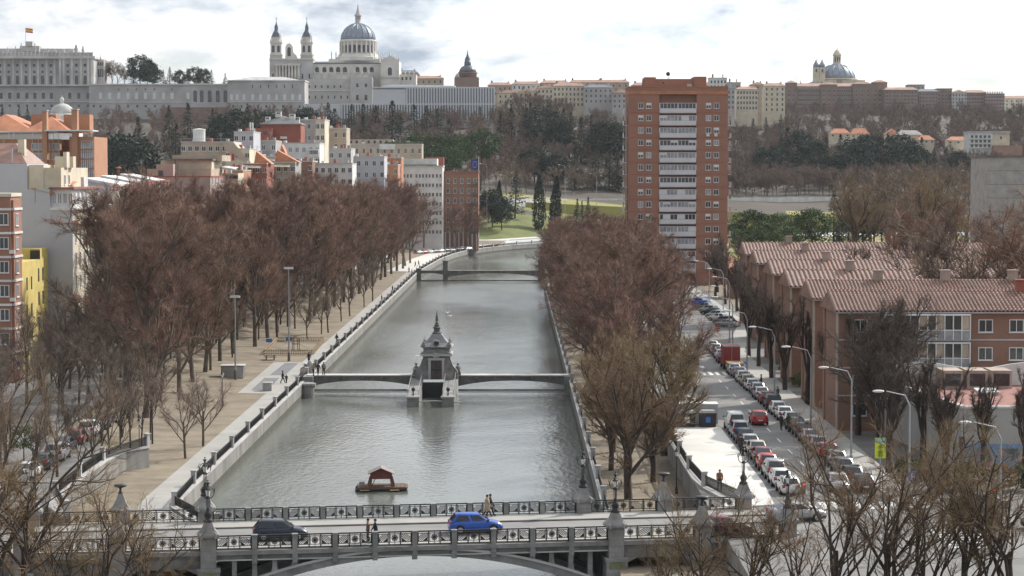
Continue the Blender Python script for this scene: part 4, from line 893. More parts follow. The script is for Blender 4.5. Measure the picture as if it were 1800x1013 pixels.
# ================================================================== buildings
_wm = {}
def wmesh(w, h, kind):
    k = (round(w,2), round(h,2), kind)
    if k in _wm: return _wm[k]
    b = MB(); fr = min(.09, w*.12); gl = {'dark':M['glass'],'blind':M['glass_pale'],'far':M['glass'],'arch':M['glass'],'half':M['glass'],'red':M['brick_red'],'hole':M['glass'],'grey':M['frame']}[kind]
    if kind in ('far','hole'):
        b.mi = 1; b.box(-w/2,w/2,-.03,.02,0,h); b.mi = 0
        if kind == 'far': b.box(-w/2-.12,w/2+.12,-.10,.02,-.16,0); b.box(-w/2-.1,w/2+.1,-.08,.02,h,h+.14)
    elif kind == 'arch':
        n = 8; pts = [(-w/2,0)] + [(w/2*math.cos(math.pi*i/n)*1.0, h-w/2+w/2*math.sin(math.pi*i/n)) for i in range(n+1)] + [(-w/2,0)]
        poly = [(-w/2,0),(w/2,0)] + [(w/2*math.cos(math.pi*i/n), h-w/2+w/2*math.sin(math.pi*i/n)) for i in range(n+1)]
        b.mi = 1; b.slab(poly, -.04, .02); b.mi = 0; b.box(-w/2-.2,w/2+.2,-.14,.02,-.2,0)
    else:
        b.mi = 1; b.box(-w/2+fr*.5,w/2-fr*.5,-.025,.02,fr*.5,h-fr*.5); b.mi = 0
        b.box(-w/2,-w/2+fr,-.07,.02,0,h); b.box(w/2-fr,w/2,-.07,.02,0,h); b.box(-w/2+fr,w/2-fr,-.07,.02,0,fr); b.box(-w/2+fr,w/2-fr,-.07,.02,h-fr,h); b.box(-fr*.4,fr*.4,-.06,.02,fr,h-fr)
        b.box(-w/2-.06,w/2+.06,-.14,.02,-.07,-.005)
        if kind == 'half': b.box(-w/2+fr,w/2-fr,-.05,.02,h*.55,h-fr)
    _wm[k] = b.mesh('window', [M['frame'] if kind != 'arch' else M['palace'], gl]); return _wm[k]
def win(par, x, y, z, w, h, kind='dark', rz=0.0): return link('window', wmesh(w,h,kind), par, (x,y,z), rz)
class Bld:
    def __init__(s, name, label, px0, Y, z0=0.0, cat_='building', group=None):
        s.Y = Y; s.X0 = XA(px0, Y); s.z0 = z0; s.t = thing(name, label, cat_, (s.X0, Y, z0), 0, group)
    def x(s, px, dy=0): return XA(px, s.Y+dy) - s.X0
    def z(s, py, dy=0): return ZA(py, s.Y+dy) - s.z0
    def box(s, name, px0, px1, yt, yb, mt, y0=0.0, dep=10.0, par=None):
        zb = 0.0 if yb is None else s.z(yb)
        return ubox(name, par or s.t, M[mt], s.x(px0), s.x(px1), y0, y0+dep, zb, s.z(yt))
    def add(s, name, mb, mt, par=None, smooth=False): return part(name, mb, M[mt] if isinstance(mt,str) else mt, par or s.t, smooth=smooth)
    def wins(s, pxs, yt, yb, w, kind='far', y0=0.0):
        for px in pxs: win(s.t, s.x(px), y0, s.z(yb), w, s.z(yt)-s.z(yb), kind)
    def lathe(s, name, px, prof, mt, yy=6.0, n=16, smooth=True):       # prof: (half width px, py)
        k = s.Y/F_PX; b = MB().lathe([(max(.01,r*k), s.z(py)) for r, py in prof], n, (s.x(px), yy)); return s.add(name, b, mt, smooth=smooth)
def lin(a, b, n): return [a + (b-a)*i/(n-1) for i in range(n)] if n > 1 else [(a+b)/2]
# ---------------------------------------------------------------- palace
B = Bld('royal_palace', 'long grey white palace with pilasters and statues at the upper left', -70, 1392, 60, 'palace')
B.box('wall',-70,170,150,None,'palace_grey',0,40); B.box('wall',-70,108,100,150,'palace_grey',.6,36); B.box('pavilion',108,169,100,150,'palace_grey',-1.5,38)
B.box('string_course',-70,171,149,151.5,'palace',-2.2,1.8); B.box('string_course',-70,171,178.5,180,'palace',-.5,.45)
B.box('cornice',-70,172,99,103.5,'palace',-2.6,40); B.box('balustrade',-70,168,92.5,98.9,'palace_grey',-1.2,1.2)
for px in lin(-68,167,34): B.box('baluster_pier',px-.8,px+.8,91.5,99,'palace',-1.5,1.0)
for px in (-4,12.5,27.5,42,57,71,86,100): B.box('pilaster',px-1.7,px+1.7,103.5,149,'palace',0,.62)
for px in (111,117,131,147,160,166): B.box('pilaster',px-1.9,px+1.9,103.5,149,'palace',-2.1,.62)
for cols, yo in (((-12,4,19.5,34.5,49.5,64,78.5,93),.6),((124,139,154),-1.5)):
    B.wins(cols,133,149,1.9,'far',yo); B.wins(cols,124,129,1.3,'far',yo); B.wins(cols,112,118,1.7,'far',yo)
B.wins((6,21,36,51,65,80,94,126,142,158),163,174,1.9,'far',0); B.wins((6,21,36,51,65,80,94,110,126,142,158),184,188,1.5,'hole',0)
B.box('roof',-60,128,84,98,'stone_pale',10,22); B.box('attic_block',36,70,80,90,'palace_grey',6,8); B.box('attic_block',46,58,72,82,'palace_grey',6,6)
for px, h, w in ((2,80,1.2),(17,82,1.2),(31,80,1.3),(41,75,1.4),(65,75,1.4),(88,83,1.4),(97,84,2.4),(101,86,1.6),(137,78,3.4),(149,80,2.4),(116,86,2.2)):
    B.lathe('roof_statue',px,[(w*1.3,96),(w*.9,92),(w*1.2,(92+h)/2+2),(w*.5,h+4),(w*.7,h+2.5),(.1,h)],'palace_grey',2,6)
B.box('side_wing',168,180,103,150,'stone_pale',12,22); B.wins((171,174.5,178),108,114,1.0,'hole',12); B.wins((171,174.5,178),120,134,1.0,'hole',12); B.lathe('lightning_spire',173.5,[(1.6,103),(.5,98),(.1,90)],'palace_grey',14,6)
fl = thing('national_flag','small red and yellow flag flying above the palace roof','flag',(XA(50,1400),1400,ZA(84,1400)))
part('pole', MB().tube((0,0,0),(0,0,12.5),.16,.08,6), M['palace_grey'], fl)
def cloth(w, h, bands, z):
    b = MB(); n = 8; zz = z
    for mi, f in bands:
        b.mi = mi
        for i in range(n):
            f0, f1 = i/n, (i+1)/n; y0, y1 = .35*math.sin(f0*6), .35*math.sin(f1*6); d0, d1 = -.5*f0, -.5*f1
            b.add([(w*f0,y0,zz+d0),(w*f1,y1,zz+d1),(w*f1,y1,zz-h*f+d1),(w*f0,y0,zz-h*f+d0)],[(0,3,2,1)])
        zz -= h*f
    return b
M['red'] = mat('red_cloth',(.55,.05,.04),.8,.1); M['gold'] = mat('yellow_cloth',(.80,.50,.05),.8,.1); M['blue'] = mat('blue_cloth',(.02,.05,.28),.8,.1)
part('cloth', cloth(4.6,2.8,((0,.25),(1,.5),(0,.25)),12.3), [M['red'],M['gold']], fl)
# wing and arcade
B = Bld('palace_wing','low grey palace wing with a row of tall windows and an arcade', 160, 1376, 58, 'palace')
B.box('wall',160,402,150,None,'palace_grey',0,24); B.box('cornice',160,403,147.5,150,'palace',-.6,25); B.box('string_course',160,346,179.5,181,'palace',-.35,.34)
B.wins((180,196,212,228,243,258.5,274,290,305,333),163,174,1.9,'grey',0); B.wins((212,228,243,258.5,274,305),156,158.5,.9,'hole',0); B.wins((168,180,212,228,244,259,275,290),184.5,189,1.3,'hole',0)
for px in (345.5,357,371,385,398.5): win(B.t, B.x(px), -.05, B.z(180), 2.3, B.z(159)-B.z(180), 'arch')
B.box('terrace_wall',290,402,189,None,'brick_far',-3,2.5); B.add('gable', MB().slab([(B.x(346),B.z(190)),(B.x(384),B.z(190)),(B.x(365),B.z(181))],-2.4,-.4),'palace_grey')
B = Bld('palace_armoury','plain grey palace block with a white roof edge beside the cathedral', 402, 1372, 58, 'palace')
B.box('wall',402,537,143,None,'palace_grey',0,26); B.box('cornice',402,538,141,143,'palace',-.6,27); B.add('roof', MB().hip(B.x(408),B.x(530),1,24,B.z(141),B.z(134)),'stone_pale')
B.box('string_course',402,538,178,180,'palace',-.35,.34); B.wins((409,419,431,446,460,474,488,502,516,529),166,176,1.7,'grey',0); B.wins((446,460,474,488,502,516),149,155,.6,'hole',0)
B.wins(lin(412,528,9),185,190,1.2,'hole',0)
# ---------------------------------------------------------------- cathedral
B = Bld('cathedral','pale stone cathedral with blue dome and twin slate spired towers', 476, 1440, 62, 'cathedral')
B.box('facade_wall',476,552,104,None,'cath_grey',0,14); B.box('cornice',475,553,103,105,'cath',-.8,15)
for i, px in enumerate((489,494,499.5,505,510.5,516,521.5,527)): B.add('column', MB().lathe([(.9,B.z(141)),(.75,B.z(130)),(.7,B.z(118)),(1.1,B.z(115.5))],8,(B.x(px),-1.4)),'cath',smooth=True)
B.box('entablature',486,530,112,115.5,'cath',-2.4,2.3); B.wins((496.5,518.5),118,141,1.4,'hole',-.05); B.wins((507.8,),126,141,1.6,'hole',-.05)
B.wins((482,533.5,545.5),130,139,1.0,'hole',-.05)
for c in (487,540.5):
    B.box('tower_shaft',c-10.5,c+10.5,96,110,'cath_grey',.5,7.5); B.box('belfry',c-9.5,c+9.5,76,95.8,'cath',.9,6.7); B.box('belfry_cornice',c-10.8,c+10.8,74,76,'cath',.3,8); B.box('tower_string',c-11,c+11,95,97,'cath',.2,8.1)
    for d in (-4.6,4.6): win(B.t, B.x(c+d), .85, B.z(92), 1.7, B.z(80)-B.z(92), 'arch')
    B.lathe('octagon',c,[(9,74),(9,66.5),(9.6,66.4),(9.6,65)],'cath',4.2,8,False); B.lathe('spire_roof',c,[(9.2,65),(6.5,58),(3.6,53),(3.0,48),(3.4,47),(1.2,41),(.4,37)],'slate',4.2,8,False); B.lathe('cross_finial',c,[(.5,38),(.3,33),(1.2,32.4),(.3,31),(.1,28)],'slate',4.2,6)
    for d in (-9.4,9.4): B.lathe('pinnacle',c+d,[(1.2,76),(1.0,71),(.2,67)],'cath',1.4,6)
B.add('gable', MB().slab([(B.x(503),B.z(104)),(B.x(525),B.z(104)),(B.x(522),B.z(97)),(B.x(517),B.z(92)),(B.x(516.5),B.z(82)),(B.x(513),B.z(77)),(B.x(506.5),B.z(77)),(B.x(503.5),B.z(82)),(B.x(503.5),B.z(94))],1,4),'cath'); win(B.t,B.x(510),.95,B.z(99),2.2,B.z(83)-B.z(99),'arch'); B.lathe('gable_cross',510,[(1.6,78),(.4,75),(.3,71)],'cath',2,6)
B.box('nave_wall',552,672,111,None,'cath',4,24); B.add('nave_roof', MB().gable(B.x(552),B.x(672),8,26,B.z(113),B.z(106)),'slate'); B.box('aisle',552,655,132,None,'cath',-2,6.5); B.box('nave_cornice',552,672,110,112,'slate',3.6,1)
for px in (558,571,583,595,607,629,642,654): B.lathe('round_window',px,[(.1,0)],'glass',0,3) if False else win(B.t, B.x(px), 3.96, B.z(126.5), 2.6, 3.4, 'arch')
for px in lin(556,650,9): B.add('flying_buttress', MB().slab([(B.x(px)-.5,B.z(140)),(B.x(px)+.5,B.z(140)),(B.x(px)+.5,B.z(130)),(B.x(px)-.5,B.z(129))],-3.2,4),'cath_grey'); B.lathe('pinnacle',px,[(1.2,136),(1.1,130),(.2,124)],'cath',-2.6,6)
B.box('crossing_base',578,668,103,112,'cath',6,22); B.lathe('octagon_base',628,[(40,106),(40,99),(36,98),(34,93)],'cath',16,8,False)
for px in (582,590,598,606,618,638,650,658,666,673): B.lathe('parapet_statue',px,[(1.1,103),(.8,97),(1.2,94),(.3,89)],'cath',8+abs(px-628)*.06,6)
B.lathe('drum',628,[(33,98),(33,94),(30,93.8),(30,72),(32,71.5),(32,68.5),(30.5,68)],'cath',16,24)
for i in range(12):
    a = math.pi*(1.0 + (i+.5)/12); r = 30.2*B.Y/F_PX; o = win(B.t, B.x(628)+r*math.cos(a), 16+r*math.sin(a), B.z(91), 2.9, B.z(78)-B.z(91), 'arch', a+math.pi/2)
for i in range(13):
    a = math.pi*(1.0 + i/12); r = 31.0*B.Y/F_PX; B.add('buttress', MB().cbox((B.x(628)+r*math.cos(a),16+r*math.sin(a),(B.z(93)+B.z(72))/2),(1.0,1.4,B.z(72)-B.z(93)),a+math.pi/2),'cath')
B.lathe('dome',628,[(30,68),(29.5,62),(27.5,56),(24,50),(19,45),(12,41),(7,39.5)],'lead',16,28); 
for i in range(9):
    a = math.pi*(1.0+i/8); B.add('dome_rib', MB().path([(B.x(628)+r*B.Y/F_PX*math.cos(a),16+r*B.Y/F_PX*math.sin(a),B.z(py)) for r,py in ((30.2,68),(29.7,62),(27.7,56),(24.2,50),(19.2,45),(12.2,41),(7,39.4))],.35,5),'lead')
B.lathe('lantern',628,[(8,40.5),(8,38.5),(5,38),(5,26),(6.5,25.5),(6.2,24),(3.6,20),(2.4,16),(1.4,12)],'cath_grey',16,10); B.lathe('dome_spire',628,[(1.6,13),(.6,8),(1.1,6.5),(.3,5),(.2,1)],'cath_grey',16,8)
B.box('transept',671,703,107,None,'cath',-4,30); B.add('transept_gable', MB().slab([(B.x(671),B.z(107)),(B.x(703),B.z(107)),(B.x(687),B.z(98))],-4,26),'cath')
for px in (672,679,695,702,687): B.lathe('pinnacle',px,[(1.6,110 if px != 687 else 100),(1.4,103 if px != 687 else 97),(.3,96 if px != 687 else 89)],'cath',-3.4,6)
win(B.t,B.x(687),-4.05,B.z(133),2.6,B.z(119)-B.z(133),'arch'); B.box('transept_string',670,704,136,138,'cath_grey',-4.4,1)
B.box('apse_chapel',703,732,131,None,'cath',2,18); B.wins((708,715,722),135,141,1.2,'far',2)
for px in (706,713,720,728): B.lathe('pinnacle',px,[(1.2,132),(1.0,129),(.2,125)],'cath',2.5,6)
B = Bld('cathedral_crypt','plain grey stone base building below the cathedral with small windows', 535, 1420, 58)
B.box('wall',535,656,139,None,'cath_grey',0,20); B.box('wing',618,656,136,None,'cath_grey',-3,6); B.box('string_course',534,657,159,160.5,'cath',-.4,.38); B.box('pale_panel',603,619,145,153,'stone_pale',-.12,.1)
B.wins(lin(545,600,6),150,155,1.0,'far'); B.wins(lin(545,612,7),168,174,.9,'far'); B.wins((630,645),147,154,1.4,'far',-3); B.wins((630,645),167,177,1.7,'far',-3)
# ---------------------------------------------------------------- museum with louvres
M['louvre'] = mat('white_fins',(.60,.62,.65),.6,.06); M['louvre_gap'] = mat('dark_glazing',(.12,.14,.17),.3,.1)  # glazing behind the fins is one even dark blue-grey
B = Bld('slatted_museum','long white museum block faced with narrow vertical fins', 535, 1330, 44)
B.box('upper_block',714,869,155,183,'louvre_gap',0,30); B.box('lower_block',600,870,183,None,'louvre_gap',.1,30); B.box('end_block',656,714,157,183,'louvre',0,30); B.box('plain_wall',535,600,183,None,'louvre',0,30)
B.box('roof_edge',655,870,153,155.5,'louvre',-.5,32); B.box('floor_band',600,871,182,184.5,'louvre',-.5,1); B.box('base',640,871,209.5,None,'stone_pale',-.8,2)
for px in lin(716,869,33): B.box('louvre',px-1.4,px+1.4,155.5,182,'louvre',-.55,.54)
for px in lin(602,869,57): B.box('louvre',px-1.25,px+1.25,184.5,209.5,'louvre',-.55,.64)
B.box('doorway',841,846,188,204,'glass',-.7,.2); B.add('sloping_roof', MB().slab([(B.x(655),B.z(155)),(B.x(800),B.z(155)),(B.x(800),B.z(150)),(B.x(690),B.z(148))],6,24),'louvre')
for px in (738,753,769): B.box('roof_light',px-3,px+3,151,155,'white',3,2)
# ---------------------------------------------------------------- small domed church and the skyline
B = Bld('domed_church','small brick church with slate dome and thin spire on the skyline', 800, 1720, 64, 'church')
B.box('nave',799,842,136,None,'brick_far',0,18); B.lathe('drum',822,[(16,150),(16,129),(17.5,128.5),(17.5,126.5)],'brick_far',9,12); B.lathe('dome',822,[(15.5,126.5),(14.5,122),(11.5,117.5),(7,114.5)],'slate',9,14); B.lathe('lantern',822,[(6,115),(6,108),(5.4,107.6),(5,103),(2.4,98),(1.4,94)],'slate',9,8); B.lathe('spire',822,[(1.2,95),(.4,88),(.1,83)],'slate',9,6); B.lathe('corner_turret',804,[(4,138),(4,134),(1,129)],'stone_pale',2,8)
SK = [(875,912,164,1480,'cream','tile_far',4,2),(858,900,150,1560,'beige','tile_far',5,2),(912,944,161,1490,'cream','tile_far',4,3),(900,950,148,1580,'white','tile_far',6,1),(944,972,155,1500,'cream','tile_far',4,4),(972,1026,151,1520,'cream','tile_far',8,4),(950,1000,146,1600,'beige','tile_far',5,1),(1026,1076,154,1510,'palace_grey','slate',6,3),(1000,1060,145,1610,'cream','tile_far',7,1),(1076,1108,163,1500,'palace_grey','tile_far',4,3),(1050,1105,145,1600,'beige','tile_far',5,1),
      (1270,1290,156,1540,'palace_grey','slate',3,4),(1246,1276,138,1570,'white','white',5,3),(1293,1330,157,1560,'cream','tile_far',7,4),(1276,1300,146,1620,'concrete','concrete',2,2),(1318,1342,149,1640,'beige','tile_far',3,3),(1341,1378,151,1580,'cream','tile_far',4,5),(730,780,138,1600,'beige','tile_far',5,1),(700,735,128,1640,'beige','slate',3,1),
      (1110,1250,150,1650,'beige','tile_far',12,2)]
SKLAB = ['low cream house with dark balconies right of the museum','long beige skyline house behind the museum corner','cream four bay house right of the low cream one','white skyline house with flat dormers','tall cream house with balconies','wide cream house with eight window bays','beige roof block on the skyline behind the cream houses','big grey institutional block with slate roof','long cream roofline house on the skyline','grey house partly hidden by the brick tower','beige skyline house just left of the brick tower','grey house just right of the brick tower','white block peeping over the tower parapet','cream corner house with many balconies right of the tower','plain concrete roof tower on the skyline','beige skyline house behind the cream corner house','cream house next to the brick seminary','beige house with tiled roof right of the cathedral','low slate roofed house beside the cathedral apse','beige row hidden behind the brick tower']
for (p0,p1,yt,Y,wm,rm,nc,nr), lb in zip(SK, SKLAB):
    B = Bld('town_house', lb, p0, Y, 58, 'house', 'houses along the skyline'); B.box('wall',p0,p1,yt,None,wm,0,14); z = B.z(yt)
    if rm in ('tile_far','slate'): B.add('roof', MB().hip(-.5,B.x(p1)+.5,-.6,14.6,z,z+2.2,3),rm)
    else: B.box('parapet',p0-1,p1+1,yt-1.5,yt,rm,-.3,14.6)
    for r in range(nr): B.wins(lin(p0+(p1-p0)/nc*.5,p1-(p1-p0)/nc*.5,nc),yt+3.5+r*9,yt+8.5+r*9,1.1,'far')
    B.add('chimney', MB().box(B.x(p0)+2,B.x(p0)+3.2,6,7.2,z,z+3.4),'brick_far'); B.add('chimney', MB().box(B.x(p1)-3,B.x(p1)-1.9,5,6.2,z,z+3.0),'cream')
# ---------------------------------------------------------------- basilica and seminary
B = Bld('basilica','domed basilica with blue grey cupola and cream lantern on the right skyline', 1420, 1985, 76, 'church')
B.box('nave',1436,1518,141,None,'cream',0,30); B.lathe('drum',1473,[(36,152),(36,140),(37.5,139.5),(37.5,137.5)],'cream',18,24); B.lathe('dome',1473,[(33,137.5),(31.5,131),(27.5,124),(21,117.5),(13,113),(8,111.5)],'lead',18,28)
for i in range(9):
    a = math.pi*(1.0+i/8); B.add('dome_rib', MB().path([(B.x(1473)+r*B.Y/F_PX*math.cos(a),18+r*B.Y/F_PX*math.sin(a),B.z(py)) for r,py in ((33.2,137.5),(31.8,131),(27.8,124),(21.2,117.5),(13.2,113))],.4,5),'lead')
B.lathe('lantern',1473.5,[(9,112),(9,110.5),(7,110),(6.6,97),(8,96.4),(8,95),(6.5,92),(4.5,88),(1.6,85.5)],'cream',18,12); B.lathe('cross',1473.5,[(.8,86),(.3,82),(.2,78)],'slate',18,6)
for i in range(5): a = math.pi*(1.1+.8*i/4); win(B.t,B.x(1473.5)+6.75*B.Y/F_PX*math.cos(a),18+6.75*B.Y/F_PX*math.sin(a),B.z(109),1.3,B.z(99)-B.z(109),'arch',a+math.pi/2)
for px in (1433,1443.5): B.box('bell_tower',px-5,px+5,118,None,'cream',2,5); B.lathe('tower_dome',px,[(5.4,118),(5,113),(3,110),(1.4,107),(.5,104),(.2,100)],'lead',4.5,10); B.wins((px,),121,127,1.4,'arch',2)
B.add('nave_roof', MB().hip(B.x(1420),B.x(1455),1,20,B.z(146),B.z(139)),'lead')
B = Bld('brick_seminary','wide brown brick seminary with rows of small windows below the basilica', 1378, 1900, 74)
B.box('wall',1378,1556,152,None,'brick_far',0,26)
for a,b,t in ((1379,1398,146),(1440,1468,149),(1496,1530,148),(1530,1556,145)): B.box('projecting_bay',a,b,t,None,'brick_far',-2.5,8); B.add('bay_roof', MB().hip(B.x(a)-.5,B.x(b)+.5,-3,6,B.z(t),B.z(t-4)),'tile_far')
B.add('roof', MB().hip(B.x(1377),B.x(1557),-.6,27,B.z(152),B.z(145.5),8),'tile_far'); B.box('cornice',1399,1440,154,155.5,'stone_pale',-.4,.5)
for r in range(4): B.wins(lin(1402,1436,10)+lin(1470,1494,7),158+r*8,162+r*8,1.1,'far',-.02); B.wins((1384,1392,1445,1454,1463,1502,1512,1522,1535,1543,1551),158+r*8,162+r*8,1.1,'far',-2.52)
for px in (1388,1405,1442,1540): B.lathe('roof_finial',px,[(1.2,147),(.4,144),(.2,141)],'brick_far',1,6)
RS = [(1553,1610,158,1880,'brick_far','tile_far',9,4,'orange brick block with tiled roof right of the seminary'),(1594,1622,150,1960,'concrete','concrete',4,3,'grey concrete house behind the orange brick block'),(1612,1646,161,1890,'brick_far','slate',6,4,'grey brown house with rows of balconies'),(1644,1670,157,1900,'brick_far','brick_far',4,5,'narrow brown house with a red roof storey'),(1670,1696,163,1895,'palace_grey','tile_far',5,5,'grey white house beside the narrow brown one'),(1694,1730,163,1900,'brick_far','tile_far',7,5,'brown house with tiled roof near the right skyline end'),(1728,1762,166,1895,'brick_far','brick_far',7,5,'dark brown house topped with a row of chimneys'),(1762,1830,173,1930,'cream','tile_far',8,3,'cream house at the right end of the skyline')]
for p0,p1,yt,Y,wm,rm,nc,nr,lb in RS:
    B = Bld('town_house', lb, p0, Y, 76, 'house', 'houses on the right skyline'); B.box('wall',p0,p1,yt,None,wm,0,16); z = B.z(yt)
    if rm in ('tile_far','slate'): B.add('roof', MB().hip(-.5,B.x(p1)+.5,-.6,16.6,z,z+2.4,3),rm)
    else: B.box('parapet',p0-.6,p1+.6,yt-1.5,yt,rm,-.3,16.6)
    for r in range(nr): B.wins(lin(p0+(p1-p0)/nc*.5,p1-(p1-p0)/nc*.5,nc),yt+3+r*6.2,yt+6.6+r*6.2,1.0,'far')
    if '1728' in str(p0): [B.box('chimney',px-.8,px+.8,yt-5,yt-1.4,'brick_far',3,1) for px in lin(1730,1759,8)]
for p0,p1,yr,yt,Y,rm,lb in ((1458,1492,226,235,1330,'tile_o','orange roofed house left of the evergreen belt'),(1494,1526,225,236,1340,'tile_o','orange roofed house beside the first orange roof'),(1556,1578,226,236,1330,'tile_o','small orange roofed house above the evergreen belt'),(1576,1618,229,237,1320,'concrete','white roofed shed above the evergreen belt'),(1612,1640,238,246,1310,'tile_o','low orange roofed house right of the shed'),(1664,1700,240,247,1300,'tile_o','low orange roof left of the white apartment block')):
    B = Bld('hill_house', lb, p0, Y, H(XA(p0,Y),Y)-1, 'house'); B.box('wall',p0,p1,yt,None,'cream',0,9); B.add('roof', MB().hip(-.5,B.x(p1)+.5,-.6,9.6,B.z(yt),B.z(yr),3),rm); B.wins(lin(p0+4,p1-4,3),yt+2,yt+5,1.1,'far')
B = Bld('white_apartments','white four storey apartment block on the right slope', 1700, 1280, H(XA(1730,1280),1280)-1); B.box('wall',1700,1742,234,None,'white',0,14); B.box('side_wall',1742,1772,233,None,'cream',.5,14); B.box('roof',1699,1773,231,234,'stone_pale',-.4,15)
for r in range(3): B.wins(lin(1706,1736,5),238+r*8,243+r*8,1.6,'far'); B.box('balcony',1701,1741,243.2+r*8,245+r*8,'frame',-.9,.9)
B.wins((1757,),240,245,1.1,'hole',.5); B.box('low_house',1740,1790,256,None,'tile_far',-6,5)
B = Bld('concrete_block','plain grey concrete building behind the right hand trees', 1733, 560, 0); B.box('wall',1733,1850,277,None,'concrete',0,20); B.box('parapet',1731,1852,273,277,'stone_dark',-.3,21)
for i in range(4): B.box('panel_joint',1733,1850,300+i*24,300.6+i*24,'stone_dark',-.03,.02)
# ---------------------------------------------------------------- brick tower
TY = 527.0
B = Bld('apartment_tower','tall red brick apartment tower with a central band of white glazed balconies', 1104, TY, 0, 'tower')
x0, x1, x2, x3 = B.x(1104), B.x(1158), B.x(1223), B.x(1278)
zt = B.z(166); ST_ = 21.62*TY/F_PX; NS = 15
ubox('brick_wing',B.t,M['brick'],x0,x1,0,15,0,B.z(153)); ubox('brick_wing',B.t,M['brick'],x2,x3,0,15,0,B.z(153)); ubox('core',B.t,M['brick'],x1,x2,1.2,14.8,0,B.z(153)); B.add('parapet', MB().box(x0-.12,x3+.12,-.12,15.1,B.z(166),B.z(160)).box(x0-.1,x3+.1,-.1,15.1,B.z(153),B.z(152)),'tile_o')
B.add('roof_parapet', MB().box(x1-.3,x2+.3,-.05,1.2,B.z(166),B.z(153)),'brick')
ubox('penthouse',B.t,M['brick'],B.x(1133),B.x(1242),3,13,B.z(153),B.z(138)); ubox('stair_head',B.t,M['brick'],B.x(1133),B.x(1153),2.6,12,B.z(153),B.z(135)); ubox('stair_head',B.t,M['brick'],B.x(1220),B.x(1242),2.6,12,B.z(153),B.z(134)); B.wins((1166,),144,146.5,.5,'hole',2.97); B.box('hatch',1208,1216,147,151,'bluegrey',2.9,.1)
B.add('satellite_dish', MB().tube((B.x(1175),4,B.z(138)),(B.x(1175),4,B.z(131)),.05,.05,5).sphere((B.x(1175),3.9,B.z(129)),.5,8,5,(1,.4,1)),'iron')
B.add('aerial', MB().tube((B.x(1178),6,B.z(138)),(B.x(1178),6,B.z(104)),.04,.03,4).tube((B.x(1176),6,B.z(110)),(B.x(1180),6,B.z(110)),.03,.03,4),'steel')
M['panel'] = mat('white_balcony_panel',(.60,.60,.63),.6,.08,.5)
for f in range(NS):
    zf = B.z(191) - f*ST_                                           # sill height of this floor
    if zf < 1.5: break
    B.add('floor_line', MB().box(x0-.02,x1,-.05,.0,zf-1.05,zf-.93),'brick_red'); B.add('floor_line', MB().box(x2,x3+.02,-.05,.0,zf-1.05,zf-.93),'brick_red')
    for c in ((1125.5,1139.5),(1244,1258)):
        for px in c: win(B.t, B.x(px), 0, zf, 1.25, 1.35, ('dark','blind','half','dark','dark','half')[(f*5+int(px))%6] if not (c[0] > 1200 and f == 12) else 'red')
    bal = part('balcony', MB().box(x1+.05,x2-.05,-.25,-.15,zf-.95,zf+.05).box(x1+.05,x2-.05,-.15,1.15,zf-1.1,zf-.95), M['panel'], B.t)
    part('glazing', MB().box(x1+.1,x2-.1,-.08,-.04,zf+.05,zf+1.3), M['glass_pale'] if f % 3 else M['glass'], bal)
    fr = MB(); nb = 10
    for i in range(nb+1): xx = x1+.1+(x2-x1-.2)*i/nb; w = .05 if i % 5 else .12; fr.box(xx-w,xx+w,-.14,-.03,zf+.05,zf+1.3)
    fr.box(x1+.1,x2-.1,-.14,-.03,zf+1.22,zf+1.34); part('balcony_frame', fr, M['panel'], bal)
    pr = random.Random(f)
    for h_ in (0,1):
        a = x1+.1+(x2-x1-.2)*.5*h_; w = (x2-x1-.2)*.5
        k = pr.random()
        if k < .55: s0 = pr.choice((0,.2,.6)); part('shutter', MB().box(a+w*s0+.06,a+w*(s0+.4)-.06,-.12,-.085,zf+.1+(.6 if k<.25 else 0),zf+1.24), M['panel'], bal)
    for sx, d in ((x0,-1),(x3,1)):
        sb = part('side_balcony', MB().box(min(sx,sx+d*1.05),max(sx,sx+d*1.05),2,6.5,zf-1.1,zf-.95).box(min(sx+d*.98,sx+d*1.05),max(sx+d*.98,sx+d*1.05),2,6.5,zf-.95,zf+.05), M['panel'], B.t)
        if f % 2 or d < 0: part('screen', MB().box(min(sx+d*.9,sx+d*1.0),max(sx+d*.9,sx+d*1.0),2.1,6.4,zf+.05,zf+1.25), M['glass_pale'], sb)
ubox('entrance',B.t,M['glass'],B.x(1170),B.x(1206),-.06,1.3,0,3.0); B.add('canopy', MB().box(B.x(1160),B.x(1221),-2.5,0,3.0,3.2),'concrete')
for px, f in ((1243,2),(1257,2),(1140,9),(1140,12)): B.add('air_conditioner', MB().box(B.x(px)-.35,B.x(px)+.35,-.4,-.02,B.z(191)-f*ST_-.75,B.z(191)-f*ST_-.15),'frame')
# ---------------------------------------------------------------- brown brick blocks with tiled roofs, right
def tile_roof(L, y0, y1, z0, z1, pitch=.42):
    """pantile ribs on both slopes; ridge along x"""
    m = (y0+y1)/2; V = []; Fq = []; n = int(L/pitch)
    for sgn, ya in ((1,y0),(-1,y1)):
        for i in range(n):
            xa = i*pitch; dx = pitch/4; rows = 9
            for r in range(rows):
                f0, f1 = r/rows, (r+1)/rows
                pr0 = []; 
                for f, lift in ((f0,.05),(f1,0.0)):
                    yy = ya+(m-ya)*f; zz = z0+(z1-z0)*f+lift
                    for j, hh in enumerate((0,.17,.19,.03,0)): pr0.append((xa+j*dx,yy,zz+hh))
                b = len(V); V += pr0
                for j in range(4): Fq.append((b+j,b+j+1,b+6+j,b+5+j) if sgn > 0 else (b+j+1,b+j,b+5+j,b+6+j))
    return raw_mesh('roof_tiles', np.array(V), np.array(Fq), M['tile'])
